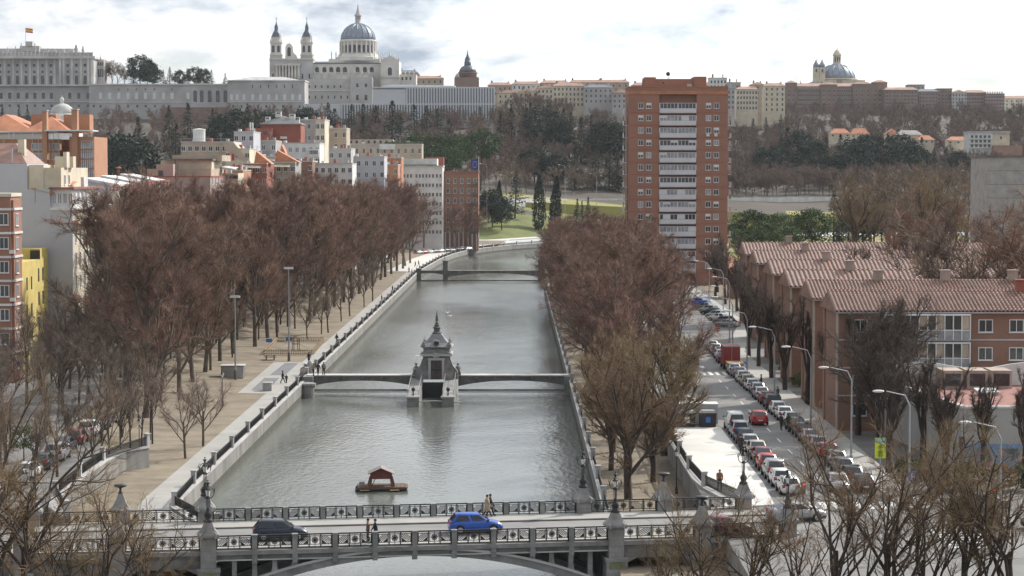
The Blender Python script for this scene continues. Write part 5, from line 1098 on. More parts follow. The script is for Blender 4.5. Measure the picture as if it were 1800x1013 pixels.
BK = [(1479,229.5,33.9,64,'nearest brown brick block with tiled roof and glazed balconies'),(1433,252,34.5,72,'second brown brick block with tiled roof from the front'),(1394,279,35.3,80,'third brown brick block with tiled roof from the front'),(1362,311.6,36.9,92,'fourth brown brick block with tiled roof from the front'),(1334,348.6,38.8,104,'fifth brown brick block with tiled roof from the front'),(1313,387,41,118,'farthest brown brick block with tiled roof')]
M['pil'] = mat('pale_render_pilaster',(.40,.33,.28),.9,.25,.5)
for i, (px, Y, xl, xr, lb) in enumerate(BK):
    t = thing('brick_block', lb, 'apartment block', (xl, Y, 0), 0, 'brown brick blocks along the right street'); L = xr-xl; D = 11.0
    ubox('wall', t, M['brick_brown'], 0, L, 0, D, 0, 12.5); part('gable_wall', MB().add([(0,0,12.5),(0,D,12.5),(0,D/2,14.0)],[(0,1,2)]).add([(.3,0,12.5),(.3,D,12.5),(.3,D/2,14.0)],[(0,2,1)]), M['brick_brown'], t)
    rf = link('roof_tiles', tile_roof(L+.8, -.6, D+.6, 12.45, 14.3, .42 if i < 2 else .6), t, (-.45,0,0)); rf['kind'] = 'stuff'
    part('roof_deck', MB().gable(-.4,L+.2,-.5,D+.5,12.36,14.18,'x'), M['tile'], t); part('ridge_tiles', MB().tube((-.45,D/2,14.34),(L+.3,D/2,14.34),.16,.16,6), M['tile'], t); part('gutter', MB().box(-.4,L,-.72,-.6,12.32,12.45), M['steel'], t)
    part('corner_pilaster', MB().box(-.12,-.005,-.02,1.3,0,12.3), M['pil'], t); part('corner_pilaster', MB().box(-.12,-.005,D-1.3,D,0,12.3), M['brick_brown'], t)
    for x in (lin(8,L-6,4) if i else (20,)): part('chimney', MB().box(x-.5,x+.5,D/2-.5,D/2+.5,13.6,15.4).box(x-.6,x+.6,D/2-.6,D/2+.6,15.4,15.55), M['brick_red'] if i == 0 else M['pil'], t)
    if i == 0:
        for zf in (9.6,6.7,3.8): part('floor_band', MB().box(.02,L,-.06,.0,zf-.15,zf), M['stone_pale'], t)
        for xx in (2.2,15.2,18.4):
            for zf in (10.3,7.4,4.5,1.6): win(t,xx,0,zf,1.5,1.35,'dark')
        for j, zf in enumerate((9.6,6.7,3.8)):
            bl = part('balcony', MB().box(4.6,13.4,-1.1,0,zf-.15,zf-.005).box(4.6,13.4,-1.1,-1.02,zf,zf+1.0), M['glass_pale'], t)
            part('balcony_glass', MB().box(4.7,13.3,-.9,-.86,zf+1.0,zf+2.5), M['glass'], bl); fr = MB()
            for q in range(11): xx = 4.6+.88*q; fr.box(xx-.05,xx+.05,-1.14,-.82,zf,zf+2.6)
            fr.box(4.55,13.45,-1.15,-.82,zf+2.5,zf+2.65); fr.box(4.55,13.45,-1.15,-1.0,zf+.95,zf+1.05); part('balcony_frame', fr, M['frame'], bl)
            for q in (1,4,6,9): part('blind', MB().box(4.68+.88*q,5.42+.88*q,-.98,-.92,zf+1.1+.25*(q%3),zf+2.45), M['beige'], bl)
        part('door', MB().box(15,16.4,-.08,0,0,2.4), M['glass'], t)
    else:
        for zf in (9.9,7.0): 
            for xx in lin(4,L-3,int(L/4)): win(t,xx,0,zf,1.4,1.3,'dark')
B = Bld('orange_roof_house','low house with an orange tiled roof between tower and brick blocks', 1285, 470, 0, 'house'); B.box('wall',1285,1325,470,None,'brick_brown',0,9); B.add('roof', MB().add([(-.6,-.6,B.z(478)),(B.x(1325),-.6,B.z(500)),(B.x(1325),9,B.z(470)),(-.6,9,B.z(448))],[(0,1,2,3),(3,2,1,0)]),'tile_o'); B.wins((1300,),485,497,1.2,'dark')
# pale building with the mural
t = thing('mural_building','low pale building with blank wall, maroon roof and painted mural','building',(39.2,199.5,0))
wall = MB().add([(1.4,0,-.5),(30,0,-.5),(30,27,-.5),(-1.0,27,-.5),(1.4,0,5.6),(30,0,5.6),(30,27,5.6),(-1.0,27,5.6)],[(0,3,2,1),(4,5,6,7),(0,1,5,4),(1,2,6,5),(2,3,7,6),(3,0,4,7)]); M['palewall'] = mat('pale_blank_render',(.43,.425,.41),.9,.12,.2)
part('wall', wall, M['palewall'], t); M['maroonroof'] = mat('maroon_roof_membrane',(.27,.12,.10),.8,.15,.5)
part('roof', MB().add([(1.6,.3,5.62),(30,.3,5.62),(30,22,5.62),(-.4,22,5.62)],[(0,1,2,3)]), M['maroonroof'], t)
part('coping', MB().box(1.3,30,-.1,.35,5.6,5.8), M['white'], t); part('side_coping', MB().add([(1.3,0,5.6),(1.75,0,5.6),(-.6,22,5.6),(-1.1,22,5.6),(1.3,0,5.85),(1.75,0,5.85),(-.6,22,5.85),(-1.1,22,5.85)],[(4,5,6,7),(0,1,5,4),(1,2,6,5),(2,3,7,6),(3,0,4,7)]), M['white'], t)
wv_ = [(-1.0+31*i/16, 7.6+.35*math.sin(i*1.1)+ (.5 if i > 11 else 0)) for i in range(17)]
part('wavy_parapet', MB().slab([(-1.0,5.6),(30,5.6)]+wv_[::-1], 21.8, 22.1), M['white'], t)
for x in (3.2,5.6,8.0): part('dormer', MB().box(x,x+2.0,18,21.8,5.62,7.4), M['pil'], t); part('dormer_window', MB().box(x+.25,x+1.75,17.93,18,5.9,7.1), M['glass'], t)
for x in (6.2,): part('roof_vent', MB().cbox((x,12,5.95),(2.2,1.2,.3),.3,.3), M['white'], t)
def mural_mat():
    m = mat('mural_paint',(.4,.4,.4),.8,.2,.5); tt = m.node_tree; b = tt.nodes['Principled BSDF']; g = tt.nodes.new('ShaderNodeTexCoord')
    n = tt.nodes.new('ShaderNodeTexNoise'); n.inputs['Scale'].default_value = .42; n.inputs['Detail'].default_value = 3; n.inputs['Distortion'].default_value = 1.2; tt.links.new(g.outputs['Object'], n.inputs['Vector'])
    r = tt.nodes.new('ShaderNodeValToRGB'); r.color_ramp.interpolation = 'CONSTANT'; cs = [(0,(.03,.08,.08)),(.36,(.10,.13,.14)),(.43,(.30,.28,.27)),(.50,(.17,.30,.48)),(.56,(.38,.37,.36)),(.61,(.40,.16,.17)),(.67,(.08,.14,.10))]
    r.color_ramp.elements[0].color = (*cs[0][1],1); r.color_ramp.elements[1].position = cs[1][0]; r.color_ramp.elements[1].color = (*cs[1][1],1)
    for p_, c_ in cs[2:]: q_ = r.color_ramp.elements.new(p_); q_.color = (*c_,1)
    tt.links.new(n.outputs['Fac'], r.inputs['Fac']); tt.links.new(r.outputs[0], b.inputs['Base Color']); return m
M['mural'] = mural_mat(); part('mural', MB().box(1.45,30,-.012,-.004,-.4,2.4), M['mural'], t); part('mural_sky', MB().box(1.45,30,-.02,-.013,1.95,2.4), mat('mural_blue',(.20,.34,.55),.8,.2,1), t)
# ================================================================== left bank buildings
HP = math.pi/2
def side_wins(t, x, ys, zs, w, h, kind='dark'):
    for y in ys:
        for z in zs: win(t, x, y, z, w, h, kind, HP)
def aerial(B, px, yt, yb, y0=3.0): B.add('aerial', MB().tube((B.x(px),y0,B.z(yb)),(B.x(px),y0,B.z(yt)),.05,.03,4).tube((B.x(px)-.6,y0,B.z(yt+3)),(B.x(px)+.6,y0,B.z(yt+3)),.03,.03,4).tube((B.x(px)-.4,y0,B.z(yt+6)),(B.x(px)+.4,y0,B.z(yt+6)),.03,.03,4),'steel')
B = Bld('banded_brick_block','red brick block with white floor bands at the left picture edge', -45, 282, 0, 'apartment block')
B.box('wall',-45,20,345,None,'brick',0,6); xr = B.x(24); ubox('bay',B.t,M['brick'],B.x(20),xr,.4,5,0,B.z(352)); B.box('parapet',-45,22,340,346,'cream',-.15,6)
for i in range(7):
    yb = 366+i*42; B.add('floor_band', MB().box(B.x(-45),B.x(20),-.12,0,B.z(yb+4),B.z(yb)),'white'); B.add('bay_band', MB().box(B.x(20),xr+.15,.28,5,B.z(yb+4),B.z(yb)),'white')
    win(B.t,B.x(8),0,B.z(yb+30),1.2,1.5,'dark'); side_wins(B.t,xr,(2.2,),(B.z(yb+32),),1.5,1.6,'blind')
    if i in (1,3): B.add('air_conditioner', MB().box(xr-.5,xr+.2,-.1,.28,B.z(yb+38),B.z(yb+32)),'frame')
t = thing('yellow_house','yellow rendered house with a small roof terrace beside the brick block','house',(-75,291,0))
ubox('wall',t,M['yellow'],0,10.6,0,11.5,0,15.0); ubox('stair_tower',t,M['yellow'],0,10.6,11.5,16.6,0,16.4); part('terrace_floor', MB().add([(0,.3,14.2),(10.3,.3,14.2),(10.3,11.5,14.2),(0,11.5,14.2)],[(0,1,2,3)]), M['maroonroof'], t); part('roof_screen', MB().box(9.3,10.62,11.3,11.48,15.0,16.2), M['iron'], t); part('chimney', MB().box(2,2.8,1,1.8,15,17.2), M['yellow'], t)
side_wins(t,10.6,(3.2,6.0),(11.2,7.6,4.2,1.2),.7,1.7,'hole'); side_wins(t,10.6,(10.5,13.2),(12.0,8.8,5.4,2.0),.8,1.8,'hole'); part('rail', MB().box(8,10.6,-.02,.06,15.0,15.9), M['iron'], t)
# building with the tall blank grey wall
t = thing('grey_gable_building','tall cream apartment building with a blank pale grey side wall','apartment block',(-80,308,0))
zt0, zt1, zt2 = ZA(288,308), ZA(333,308), ZA(370,308)
xa_ = XA(50,308)+80; xb_ = XA(89,308)+80; xc_ = 19.0
ubox('blank_wall',t,M['bluegrey'],0,xa_,0,14,0,zt0); ubox('blank_wall',t,M['bluegrey'],xa_,xb_,0,14,0,zt1); ubox('blank_wall',t,M['bluegrey'],xb_,xc_,0,.6,0,zt2); ubox('facade',t,M['cream'],xb_,xc_,.6,38,0,zt2)
part('rain_stain', MB().box(XA(63,308)+80,XA(64,308)+80,-.01,-.003,ZA(357,308),ZA(330,308)), M['stone_dark'], t)
part('cornice', MB().box(xb_,xc_+.5,-.1,38,zt2,zt2+.35), M['white'], t); part('balcony_floor', MB().box(xb_,xc_+.9,-.1,30,zt2-1.9,zt2-1.7), M['tile_o'], t); part('balcony_front', MB().box(xc_+.8,xc_+.9,-.1,30,zt2-1.7,zt2-.6), M['cream'], t)
ubox('loggia',t,M['white'],xb_,xc_-.3,.7,22,zt2+.35,zt2+2.9); part('loggia_roof', MB().box(xb_-.2,xc_+.2,.3,22.4,zt2+2.9,zt2+3.2), M['maroonroof'], t)
for k in range(4): win(t, xb_+.5+k*.75, .69, zt2+.9, .62, 1.5, 'blind')
side_wins(t,xc_-.3,lin(3,20,7),(zt2+.8,),1.3,1.7,'blind')
for r in range(6): side_wins(t,xc_,lin(2.2,36,12),(zt2-4.6-3.2*r,),1.0,1.9,'dark')
ubox('roof_storey',t,M['cream'],xa_-.02,xb_+1.5,.5,20,zt1,zt1+3.0); ubox('roof_storey',t,M['cream'],XA(52,308)+80,XA(78,308)+80,.35,12,zt1,ZA(290,308)); part('tiled_lean_to', MB().add([(xa_+.5,-.1,zt1+.1),(xb_+.5,-.1,zt1-.6),(xb_+2.2,9,zt1+1.0),(xa_+2,9,zt1+1.6)],[(0,1,2,3),(3,2,1,0)]), M['tile_o'], t)
rp_ = ZA(288,308); part('mansard_roof', MB().frus(-2,xa_-.2,.6,13,zt0+.02,1.2,xa_-2.6,5,8,ZA(252,312)), M['tile'], t); part('chimney', MB().box(XA(31,310)+80,XA(43,310)+80,3,4.2,ZA(275,310),ZA(245,310)), M['cream'], t); part('flue', MB().tube((XA(24,309)+80,.8,zt0),(XA(24,309)+80,.8,ZA(262,309)),.14,.14,8), M['steel'], t)
part('roof_stack', MB().box(xa_+2.6,xa_+5.2,6,8,zt1+3,zt1+4.6).box(xa_+4.4,xa_+4.9,3,5,zt1+3,zt1+5.2), M['cream'], t); side_wins(t,xb_+1.5,(3,6),(zt1+.6,),1.0,1.4,'dark')
part('facade_gable', MB().box(xc_-.35,xc_+.1,8,10.5,zt2+2.9,zt2+4.6), M['white'], t)
# saw tooth roofs and chimneys
t = thing('sawtooth_building','long pale building with three white edged saw tooth roofs and a row of chimneys','building',(-76,347,0)); zr = 21.2
ubox('wall',t,M['cream'],0,15,0,100,0,zr); part('roof_deck', MB().box(-.2,15.2,-.2,100,zr,zr+.25), M['stone_dark'], t)
for y0, p0, p1, ya, yb in ((2,150,206,313,324),(34,182,242,309,321),(66,216,275,306,318)):
    Y = 347+y0; x0_, x1_ = XA(p0,Y)+76, XA(p1,Y)+76; za, zb = ZA(ya,Y), ZA(yb,Y)
    part('saw_tooth', MB().slab([(x0_,zr+.2),(x1_,zr+.2),(x1_,zb-.3),(x0_,za-.3)],y0,y0+14), M['bluegrey'], t); part('white_verge', MB().slab([(x0_-.3,za-.3),(x1_+.4,zb-.35),(x1_+.4,zb),(x0_-.3,za+.05)],y0-.25,y0+14.2), M['white'], t)
ci = 0
for px, yt, yb in ((201,335,361),(221,333,358),(237,330,356),(255,328,352),(270,326,350),(289,325,346),(229,334,358),(262,329,352)):
    Y = 61.6*F_PX/(900-px); c = A(px,yb,Y); w = 7*Y/F_PX; zt_ = ZA(yt,Y); q = part('chimney', MB().box(c.x-w+76,c.x+w*.9+76,Y-347,Y-347+1.4,zr,zt_), M['yellow'] if 0 else M['cream'], t)
    part('chimney_cap', MB().box(c.x-w*1.1+76,c.x+w*1.05+76,Y-347-.15,Y-347+1.55,zt_+.0,zt_+.55).gable(c.x-w*1.1+76,c.x+w*1.05+76,Y-347-.15,Y-347+1.55,zt_+.55,zt_+.85), M['brick_red'], q)
    for d in (-.5,.4): part('flue_hole', MB().box(c.x+d*w-.18+76,c.x+d*w+.18+76,Y-347-.18,Y-347-.145,zt_+.1,zt_+.45), M['frame'], q)
part('vent_pipe', MB().tube((XA(231,440)+76,80,zr),(XA(231,440)+76,80,ZA(296,440)),.16,.16,8).lathe([(.7,ZA(296,440)),(.1,ZA(293,440))],8,(XA(231,440)+76,80)), M['brick_red'], t)
for r in range(5): side_wins(t,15,lin(4,96,24),(zr-3-3.2*r,),1.1,1.8,'dark')
# pinkish gable building and those behind it
B = Bld('pink_gable_building','pinkish beige building with blank gable and stepped upper floors', 272, 450, 0, 'apartment block')
B.box('wall',272,371,311,None,'pink',0,24); B.box('coping',271,372,309.5,311.5,'brick_red',-.15,24); B.box('upper_floor',249,363,297,None,'beige',8,20); B.box('upper_floor',272,302,289,312,'pink',3,8); B.box('upper_floor',272,363,282,298,'cream',9,16); B.box('flat_roof',280,366,279,282,'stone_dark',8,18); B.box('top_floor',286,376,272,283,'beige',14,14); B.wins((308,313,327,331,340),328,339,1.0,'dark'); B.wins((280,),300,310,1.0,'hole',2.97); B.wins((322,346),300,310,1.2,'grey',8.95); B.box('stain',270.5,290,309,310,'stone_dark',-.2,.1)
B.add('drain_pipe', MB().tube((B.x(310),-.08,0),(B.x(310),-.08,B.z(282)),.07,.07,5),'iron'); aerial(B,221,278,305,20)
side_wins(B.t,B.x(371),lin(3,22,5),(B.z(325),B.z(350),B.z(375)),1.1,1.7)
B.box('side_annex',363,392,305,None,'cream',26,10); B.add('awning', MB().add([(B.x(362),22,B.z(293)),(B.x(392),22,B.z(297)),(B.x(392),27,B.z(294)),(B.x(362),27,B.z(291))],[(0,1,2,3),(3,2,1,0)]),'white'); B.wins(lin(372,388,4),309,315,.9,'hole',25.9)
RB = [ # name,label,px0,px1,ytop,Y,wall,extras
 ('terrace_house','beige house with a glazed roof terrace and white awning',390,424,296,505,'cream',0),('terrace_house','beige flat roofed block with a white water tank',320,412,250,540,'beige',1),('terrace_house','grey white stair tower block with aerials',413,447,232,570,'bluegrey',2),('terrace_house','cream gabled house with red shutters',398,440,262,530,'cream',3),
 ('terrace_house','grey concrete house behind the sloping maroon roof',444,486,248,600,'concrete',0),('terrace_house','white house with a square bay window',484,563,252,620,'white',4),('terrace_house','dark red house with a pergola above the avenue trees',425,470,288,520,'brick_red',5),('terrace_house','grey house with a striped awning above the avenue trees',462,520,286,560,'concrete',5),('terrace_house','low white terrace house with a glass pavilion',553,620,288,600,'white',0),
 ('terrace_house','dark grey house with a steel staircase',580,618,262,640,'palace_grey',0),('terrace_house','long brown flat roofed block with planted roof edge',612,742,254,905,'beige',6),('terrace_house','plain grey blue wall house behind the avenue tops',614,676,276,650,'bluegrey',0),('terrace_house','tan square house with two small windows',573,610,226,720,'beige',0),('terrace_house','tall tan chimney house strip',556,572,211,700,'cream',0),
 ('terrace_house','small cream house with a low roof room above the avenue tops',376,402,306,480,'cream',0),('terrace_house','small brick house squeezed between cream terraces',404,428,300,498,'brick_orange',0),('terrace_house','pale green grey house with a roof shed',432,456,272,555,'concrete',0),('terrace_house','beige roof house behind the dark red pergola',470,498,276,585,'beige',5),('terrace_house','cream roof house left of the white bay house',498,522,270,640,'cream',0),('terrace_house','brick house with a tan parapet above the avenue',520,550,284,590,'brick_brown',0),('terrace_house','low cream house with a parapet left of the grey blue wall',640,664,292,700,'cream',0),('terrace_house','small orange house at the end of the avenue roofs',676,700,290,735,'brick_orange',0),
 ('terrace_house','grey brown house behind the slate roofed brick house',528,574,211,760,'concrete',0),('terrace_house','orange terrace house left of the white apartment block',660,706,278,760,'tile_o',0)]
for nm, lb, p0, p1, yt, Y, wm, ex in RB:
    B = Bld(nm, lb, p0, Y, 0, 'house', 'flat roofed houses above the avenue'); B.box('wall',p0,p1,yt,None,wm,0,16); B.box('parapet',p0-.5,p1+.5,yt-1.2,yt+.6,'stone_pale',-.12,16.3); nc = max(2,int((p1-p0)/11))
    B.wins(lin(p0+4,p1-4,nc),yt+7,yt+16,1.1,'dark' if ex != 4 else 'blind'); B.wins(lin(p0+4,p1-4,nc),yt+27,yt+36,1.1,'dark')
    for j in range(3): px = p0+(p1-p0)*(.2+.3*j); B.box('roof_box' if j else 'chimney',px-2.5,px+2.5,yt-5-(j*3)%4,yt-1,('white','brick_red','concrete')[j],4+j*2,1.6)
    aerial(B,p0+(p1-p0)*.7,yt-18,yt-1,6)
    if ex == 1: B.add('water_tank', MB().lathe([(1.5,0),(1.5,2.9),(1.6,2.95),(1.6,3.2),(.2,3.4)],14,(B.x(347),5)),'white').location = (0,0,B.z(yt)); B.box('roof_rail',p0,p1,yt-6,yt-5.4,'steel',.2,.06)
    if ex == 2: [B.box('antenna_panel',px,px+2.5,yt-17,yt-3,'frame',3,.4) for px in (438,442)]
    if ex == 3: B.box('shutter',400,404,272,283,'red',-.15,.1); B.box('shutter',409,413,270,282,'red',-.15,.1); B.add('gable_roof', MB().slab([(B.x(396),B.z(262)),(B.x(442),B.z(290)),(B.x(442),B.z(287)),(B.x(412),B.z(250)),(B.x(396),B.z(252))],-.3,14),'beige')
    if ex == 4: B.box('bay_window',544,562,262,276,'white',-1.2,1.2); B.wins((548,553,558),264,272,.9,'dark',-1.22)
    if ex == 5:
        B.add('awning', MB().add([(B.x(p0+4),-2.4,B.z(yt+7)),(B.x(p1-8),-2.4,B.z(yt+8)),(B.x(p1-8),0,B.z(yt+3)),(B.x(p0+4),0,B.z(yt+2))],[(0,1,2,3),(3,2,1,0)]),'cream'); B.add('sloping_roof', MB().slab([(B.x(p0+20),B.z(yt)),(B.x(p1+6),B.z(yt)),(B.x(p0+24),B.z(yt-22))],3,9),'tile_o')
        for px in lin(p0+2,p1-2,6): B.add('pergola_post', MB().tube((B.x(px),-1.5,B.z(yt+22)),(B.x(px),-1.5,B.z(yt+10)),.08,.08,4),'brick_red')
    if ex == 6:
        B.box('upper_floor',612,690,245,254,'beige',5,9); B.box('white_room',668,695,254,263,'white',-.8,.8); B.wins(lin(616,700,9),247,252,.9,'hole',4.97)
        for px in lin(680,740,12): B.add('planter_shrub', MB().sphere((B.x(px),.5,B.z(yt-2)),.8,7,5,(1.2,.8,.8)),'needle2')
B = Bld('slate_roof_house','red brick house with a hipped grey slate roof and white chimneys', 460, 720, 0, 'house'); B.box('wall',461,530,218,None,'brick_red',0,14); B.add('roof', MB().hip(B.x(459),B.x(532),-.8,15,B.z(218),B.z(203),5),mat('grey_slates',(.19,.185,.19),.6,.2,1)); B.box('eaves',459.5,531.5,217.3,219,'stone_pale',-.6,15); B.wins((500,),240,244,2.2,'grey'); B.box('annex',444,482,226,None,'brick_red',-4,6); B.wins((456,470),231,237,1.2,'hole',-4.02)
for a, b, y0_, y1_ in ((484,494,196,206),(466,474,205,215),(508,518,200,214),(521,526,206,216)): B.box('chimney',a,b,y0_,y1_,'white',3,2); B.wins(((a+b)/2-1.5,(a+b)/2+1.5),y0_+1.5,y0_+4,.45,'hole',2.97)
# white and brown apartment blocks at the far end of the row
B = Bld('white_apartment_block','white seven storey apartment block with rows of small windows at the avenue end', 706, 800, -2.2, 'apartment block'); B.box('wall',706,778,292,None,'white',0,22); B.box('penthouse',697,768,279,292,'white',4,14); B.box('roof_planting',700,768,289.5,292,'needle2',1,2); B.box('cornice',705,779,291,293.5,'stone_pale',-.3,22.6)
for r in range(7): B.wins((711,717,723,732.5,738.5,744,750,755.5,761.5,768.5,774.5),306+r*16.4,313+r*16.4,.85,'dark')
B.box('wall_wing',678,706,297,None,'brick_red',3,18); B.wins((684,692,700),306,313,1.0,'blind',2.97)
B = Bld('brown_apartment_block','brown brick apartment block beside the white one', 779, 815, -2.2, 'apartment block'); B.box('wall',779,841,303,None,'brick_brown',0,20); B.box('cornice',778,842,301,303.5,'brick_red',-.3,20.6); B.box('rear_storey',746,778,276,None,'brick_red',14,8)
for r in range(6): B.wins((788,800,812,824,835),314+r*17,323+r*17,1.1,'dark'); B.add('balcony', MB().box(B.x(828),B.x(840),-.9,0,B.z(326+r*17),B.z(325+r*17)).box(B.x(828),B.x(840),-.92,-.86,B.z(325+r*17),B.z(321+r*17)),'stone_dark')
for p_ in lin(783,838,8): B.box('arcade_pier',p_-1.2,p_+1.2,408,None,'stone_pale',-.6,.6)
# orange brick block and white dome behind
B = Bld('orange_brick_block','orange brick apartment block with hipped roofs and white glazing at the left', -60, 430, 0, 'apartment block')
B.box('wall',-60,108,245,None,'brick_orange',0,18); B.box('wall',130,173,241,None,'brick_orange',-3,14); B.box('wall',104,132,245,None,'brick_orange',4,12); B.add('roof', MB().hip(B.x(-60),B.x(66),-1,20,B.z(232),B.z(200),6),'tile_o'); B.add('roof', MB().hip(B.x(40),B.x(128),-1,16,B.z(232),B.z(204),6),'tile_o')
B.box('brick_screen',46,90,200,232,'brick_orange',6,4); B.box('brick_screen',104,150,200,232,'brick_orange',6,4); B.box('canopy',-60,108,231,233.5,'white',-2.5,4); B.box('canopy',90,174,229.5,231.5,'white',-5,6)
for a,b,t_ in ((84,92,196),(135,145,194)): B.box('chimney_shaft',a,b,t_,290,'brick_orange',-3.6,1.6); B.box('chimney_top',a-1,b+1,t_-1.5,t_,'stone_pale',-3.8,2)
for px in (24,32,65,95,101,110,131,155,162,168): B.box('post',px-.4,px+.4,233,245,'white',-2.4,.15)
for r in range(4):
    yy = 252+r*17; B.box('window_band',134,143,yy,yy+10,'glass_pale',-3.12,.1); B.box('window_band',150,172,yy,yy+10,'glass_pale',-3.12,.1)
    for px in lin(151,171,7): B.box('mullion',px-.4,px+.4,yy-5,yy+10,'white',-3.25,.12)
    if r < 2: B.wins((8,20,62,68,74,80,86,98,104),yy,yy+12,.9,'blind')
    for px in (10,40,60,71,82,97,106): B.box('brick_fin',px-.5,px+.5,yy-8,yy,'cream',-.15,.12)
B = Bld('domed_chapel','white domed chapel with small lantern behind the orange brick block', 80, 900, 0, 'chapel'); B.box('nave',80,130,206,None,'white',-2,24); B.lathe('drum',104,[(22,206),(22,199)],'white',10,16); B.lathe('dome',104,[(21.5,199),(20.5,194),(17,188),(11.5,183.5),(5,181)],'stone_pale',10,20); B.lathe('lantern',103.5,[(3.6,182),(3.6,175),(4.2,174.6),(3,171.5),(.6,169),(.2,166)],'white',10,10)
# ================================================================== highway on the slope
hw = MB(); hb = MB(); hf = MB(); pv = None
for X in list(range(-170,520,15)):
    Yh = 962 + min(130, max(0, Yc(X)-860))*.93 if X < 430 else 1083
    zc = H(X,Yh)+.9
    cur = ((X,Yh,zc),(X,Yh+16,zc+.3))
    if pv:
        hw.add([pv[0],cur[0],cur[1],pv[1]],[(0,1,2,3)]); a, b = pv[0], cur[0]
        hb.add([(a[0],a[1],a[2]-3.2),(b[0],b[1],b[2]-3.2),(b[0],b[1],b[2]+.9),(a[0],a[1],a[2]+.9),(a[0],a[1]+.3,a[2]-3.2),(b[0],b[1]+.3,b[2]-3.2),(b[0],b[1]+.3,b[2]+.9),(a[0],a[1]+.3,a[2]+.9)],[(0,1,2,3),(5,4,7,6),(3,2,6,7)])
        a, b = pv[1], cur[1]; hf.add([(a[0],a[1],a[2]-.5),(b[0],b[1],b[2]-.5),(b[0],b[1],b[2]+1.0),(a[0],a[1],a[2]+1.0)],[(0,1,2,3),(3,2,1,0)])
    pv = cur
struct('highway', hw, M['pave']); tw = link('highway_parapet', hb.mesh('highway_parapet', M['white'])); tag(tw,'long pale highway parapet wall crossing behind the lawn','wall'); tw = link('highway_barrier', hf.mesh('highway_barrier', M['steel'])); tag(tw,'steel crash barrier along the far side of the highway','barrier')
lp = MB(); pts_ = [P(1003,402,2.6),P(960,397,2.6),P(1050,395,4),P(1090,390,5)]
def ribbon_path(name, pxs, w, mt):
    b = MB(); pv = None
    for px, Y in pxs:
        x = XA(px,Y); c = ((x,Y,H(x,Y)+.25),(x,Y+w,H(x,Y+w)+.25))
        if pv: b.add([pv[0],c[0],c[1],pv[1]],[(0,1,2,3)])
        pv = c
    struct(name, b, mt)
ribbon_path('lawn_path', [(948,903),(970,914),(1000,925),(1040,938),(1085,948),(1120,960)], 2.2, M['pave_white'])
# flag by the brown block
fl = thing('blue_flag','large blue flag with a ring of yellow stars on a tall white pole','flag',(XA(841.5,850),850,0)); part('pole', MB().tube((0,0,0),(0,0,ZA(276,850)),.16,.09,8), M['frame'], fl)
zc = ZA(278,850); b = MB()
for i in range(6):
    f0, f1 = i/6, (i+1)/6; b.add([(-3.0*f0,.3*math.sin(f0*5),zc-.9*f0),(-3.0*f1,.3*math.sin(f1*5),zc-.9*f1),(-2.7*f1,.3*math.sin(f1*5),zc-4.2-.5*f1),(-2.8*f0,.3*math.sin(f0*5),zc-4.2-.4*f0)],[(0,1,2,3),(3,2,1,0)])
part('cloth', b, M['blue'], fl)
for i in range(12): a = i*math.pi/6; part('star', MB().cbox((-1.45+.75*math.cos(a),-.42,zc-2.5+1.15*math.sin(a)),(.22,.04,.22),0,0,.78), M['gold'], fl)
# ================================================================== vehicles
def paint(name, c, metal=0.0): return mat('paint_'+name, c, .28, .05, 1, metal=metal, spec=.6)
CP = {'white':paint('white',(.70,.70,.70)),'silver':paint('silver',(.42,.43,.45),.5),'grey':paint('grey',(.20,.21,.22),.4),'black':paint('black',(.02,.02,.022)),'navy':paint('navy',(.018,.024,.045)),'blue':paint('blue',(.015,.09,.42)),'red':paint('red',(.40,.03,.03)),'maroon':paint('maroon',(.16,.025,.03)),'green':paint('green',(.02,.06,.05)),'beige':paint('beige',(.42,.38,.30)),'yellow':paint('yellow',(.62,.42,.05))}
M['tyre'] = mat('tyre_rubber',(.018,.018,.018),.9,.2); M['rim'] = mat('alloy_rim',(.45,.45,.46),.35,.1,metal=.7); M['carglass'] = mat('car_glass',(.02,.025,.03),.05,.2,spec=.9)
M['headlight'] = mat('headlight_glass',(.75,.76,.78),.1,.05); M['taillight'] = mat('tail_light_red',(.45,.015,.02),.25,.1); M['plate'] = mat('number_plate',(.75,.75,.72),.5,.05); M['trim'] = mat('black_trim',(.025,.025,.025),.6,.1)
SHAPES = { # length, width, belt stations (x, hood/belt z, half width factor), cabin: rear base, rear roof, front roof, front base, roof z
 'hatch': (4.0,1.72,[(-2.0,.62,.80),(-1.93,.88,.90),(-1.6,.96,.98),(-.8,.95,1.0),(.3,.93,1.0),(.95,.92,.99),(1.5,.80,.95),(1.85,.68,.86),(2.0,.50,.74)],(-1.9,-1.45,.18,1.08,1.48)),
 'saloon': (4.5,1.76,[(-2.25,.60,.80),(-2.18,.92,.90),(-1.6,.97,.97),(-.8,.95,1.0),(.3,.93,1.0),(1.0,.92,.99),(1.7,.82,.95),(2.1,.70,.86),(2.25,.50,.74)],(-1.75,-.95,.22,1.15,1.44)),
 'suv': (4.4,1.82,[(-2.2,.70,.84),(-2.12,1.02,.93),(-1.7,1.10,.99),(-.8,1.08,1.0),(.3,1.06,1.0),(1.05,1.04,.99),(1.6,.94,.96),(2.05,.82,.88),(2.2,.6,.78)],(-2.1,-1.85,.15,1.05,1.70)),
 'van': (4.9,1.9,[(-2.45,.8,.92),(-2.40,1.25,.96),(-1.8,1.28,1.0),(-.8,1.28,1.0),(.6,1.22,1.0),(1.4,1.12,.98),(2.0,.98,.94),(2.35,.82,.88),(2.45,.6,.8)],(-2.38,-2.3,.75,1.75,1.98))}
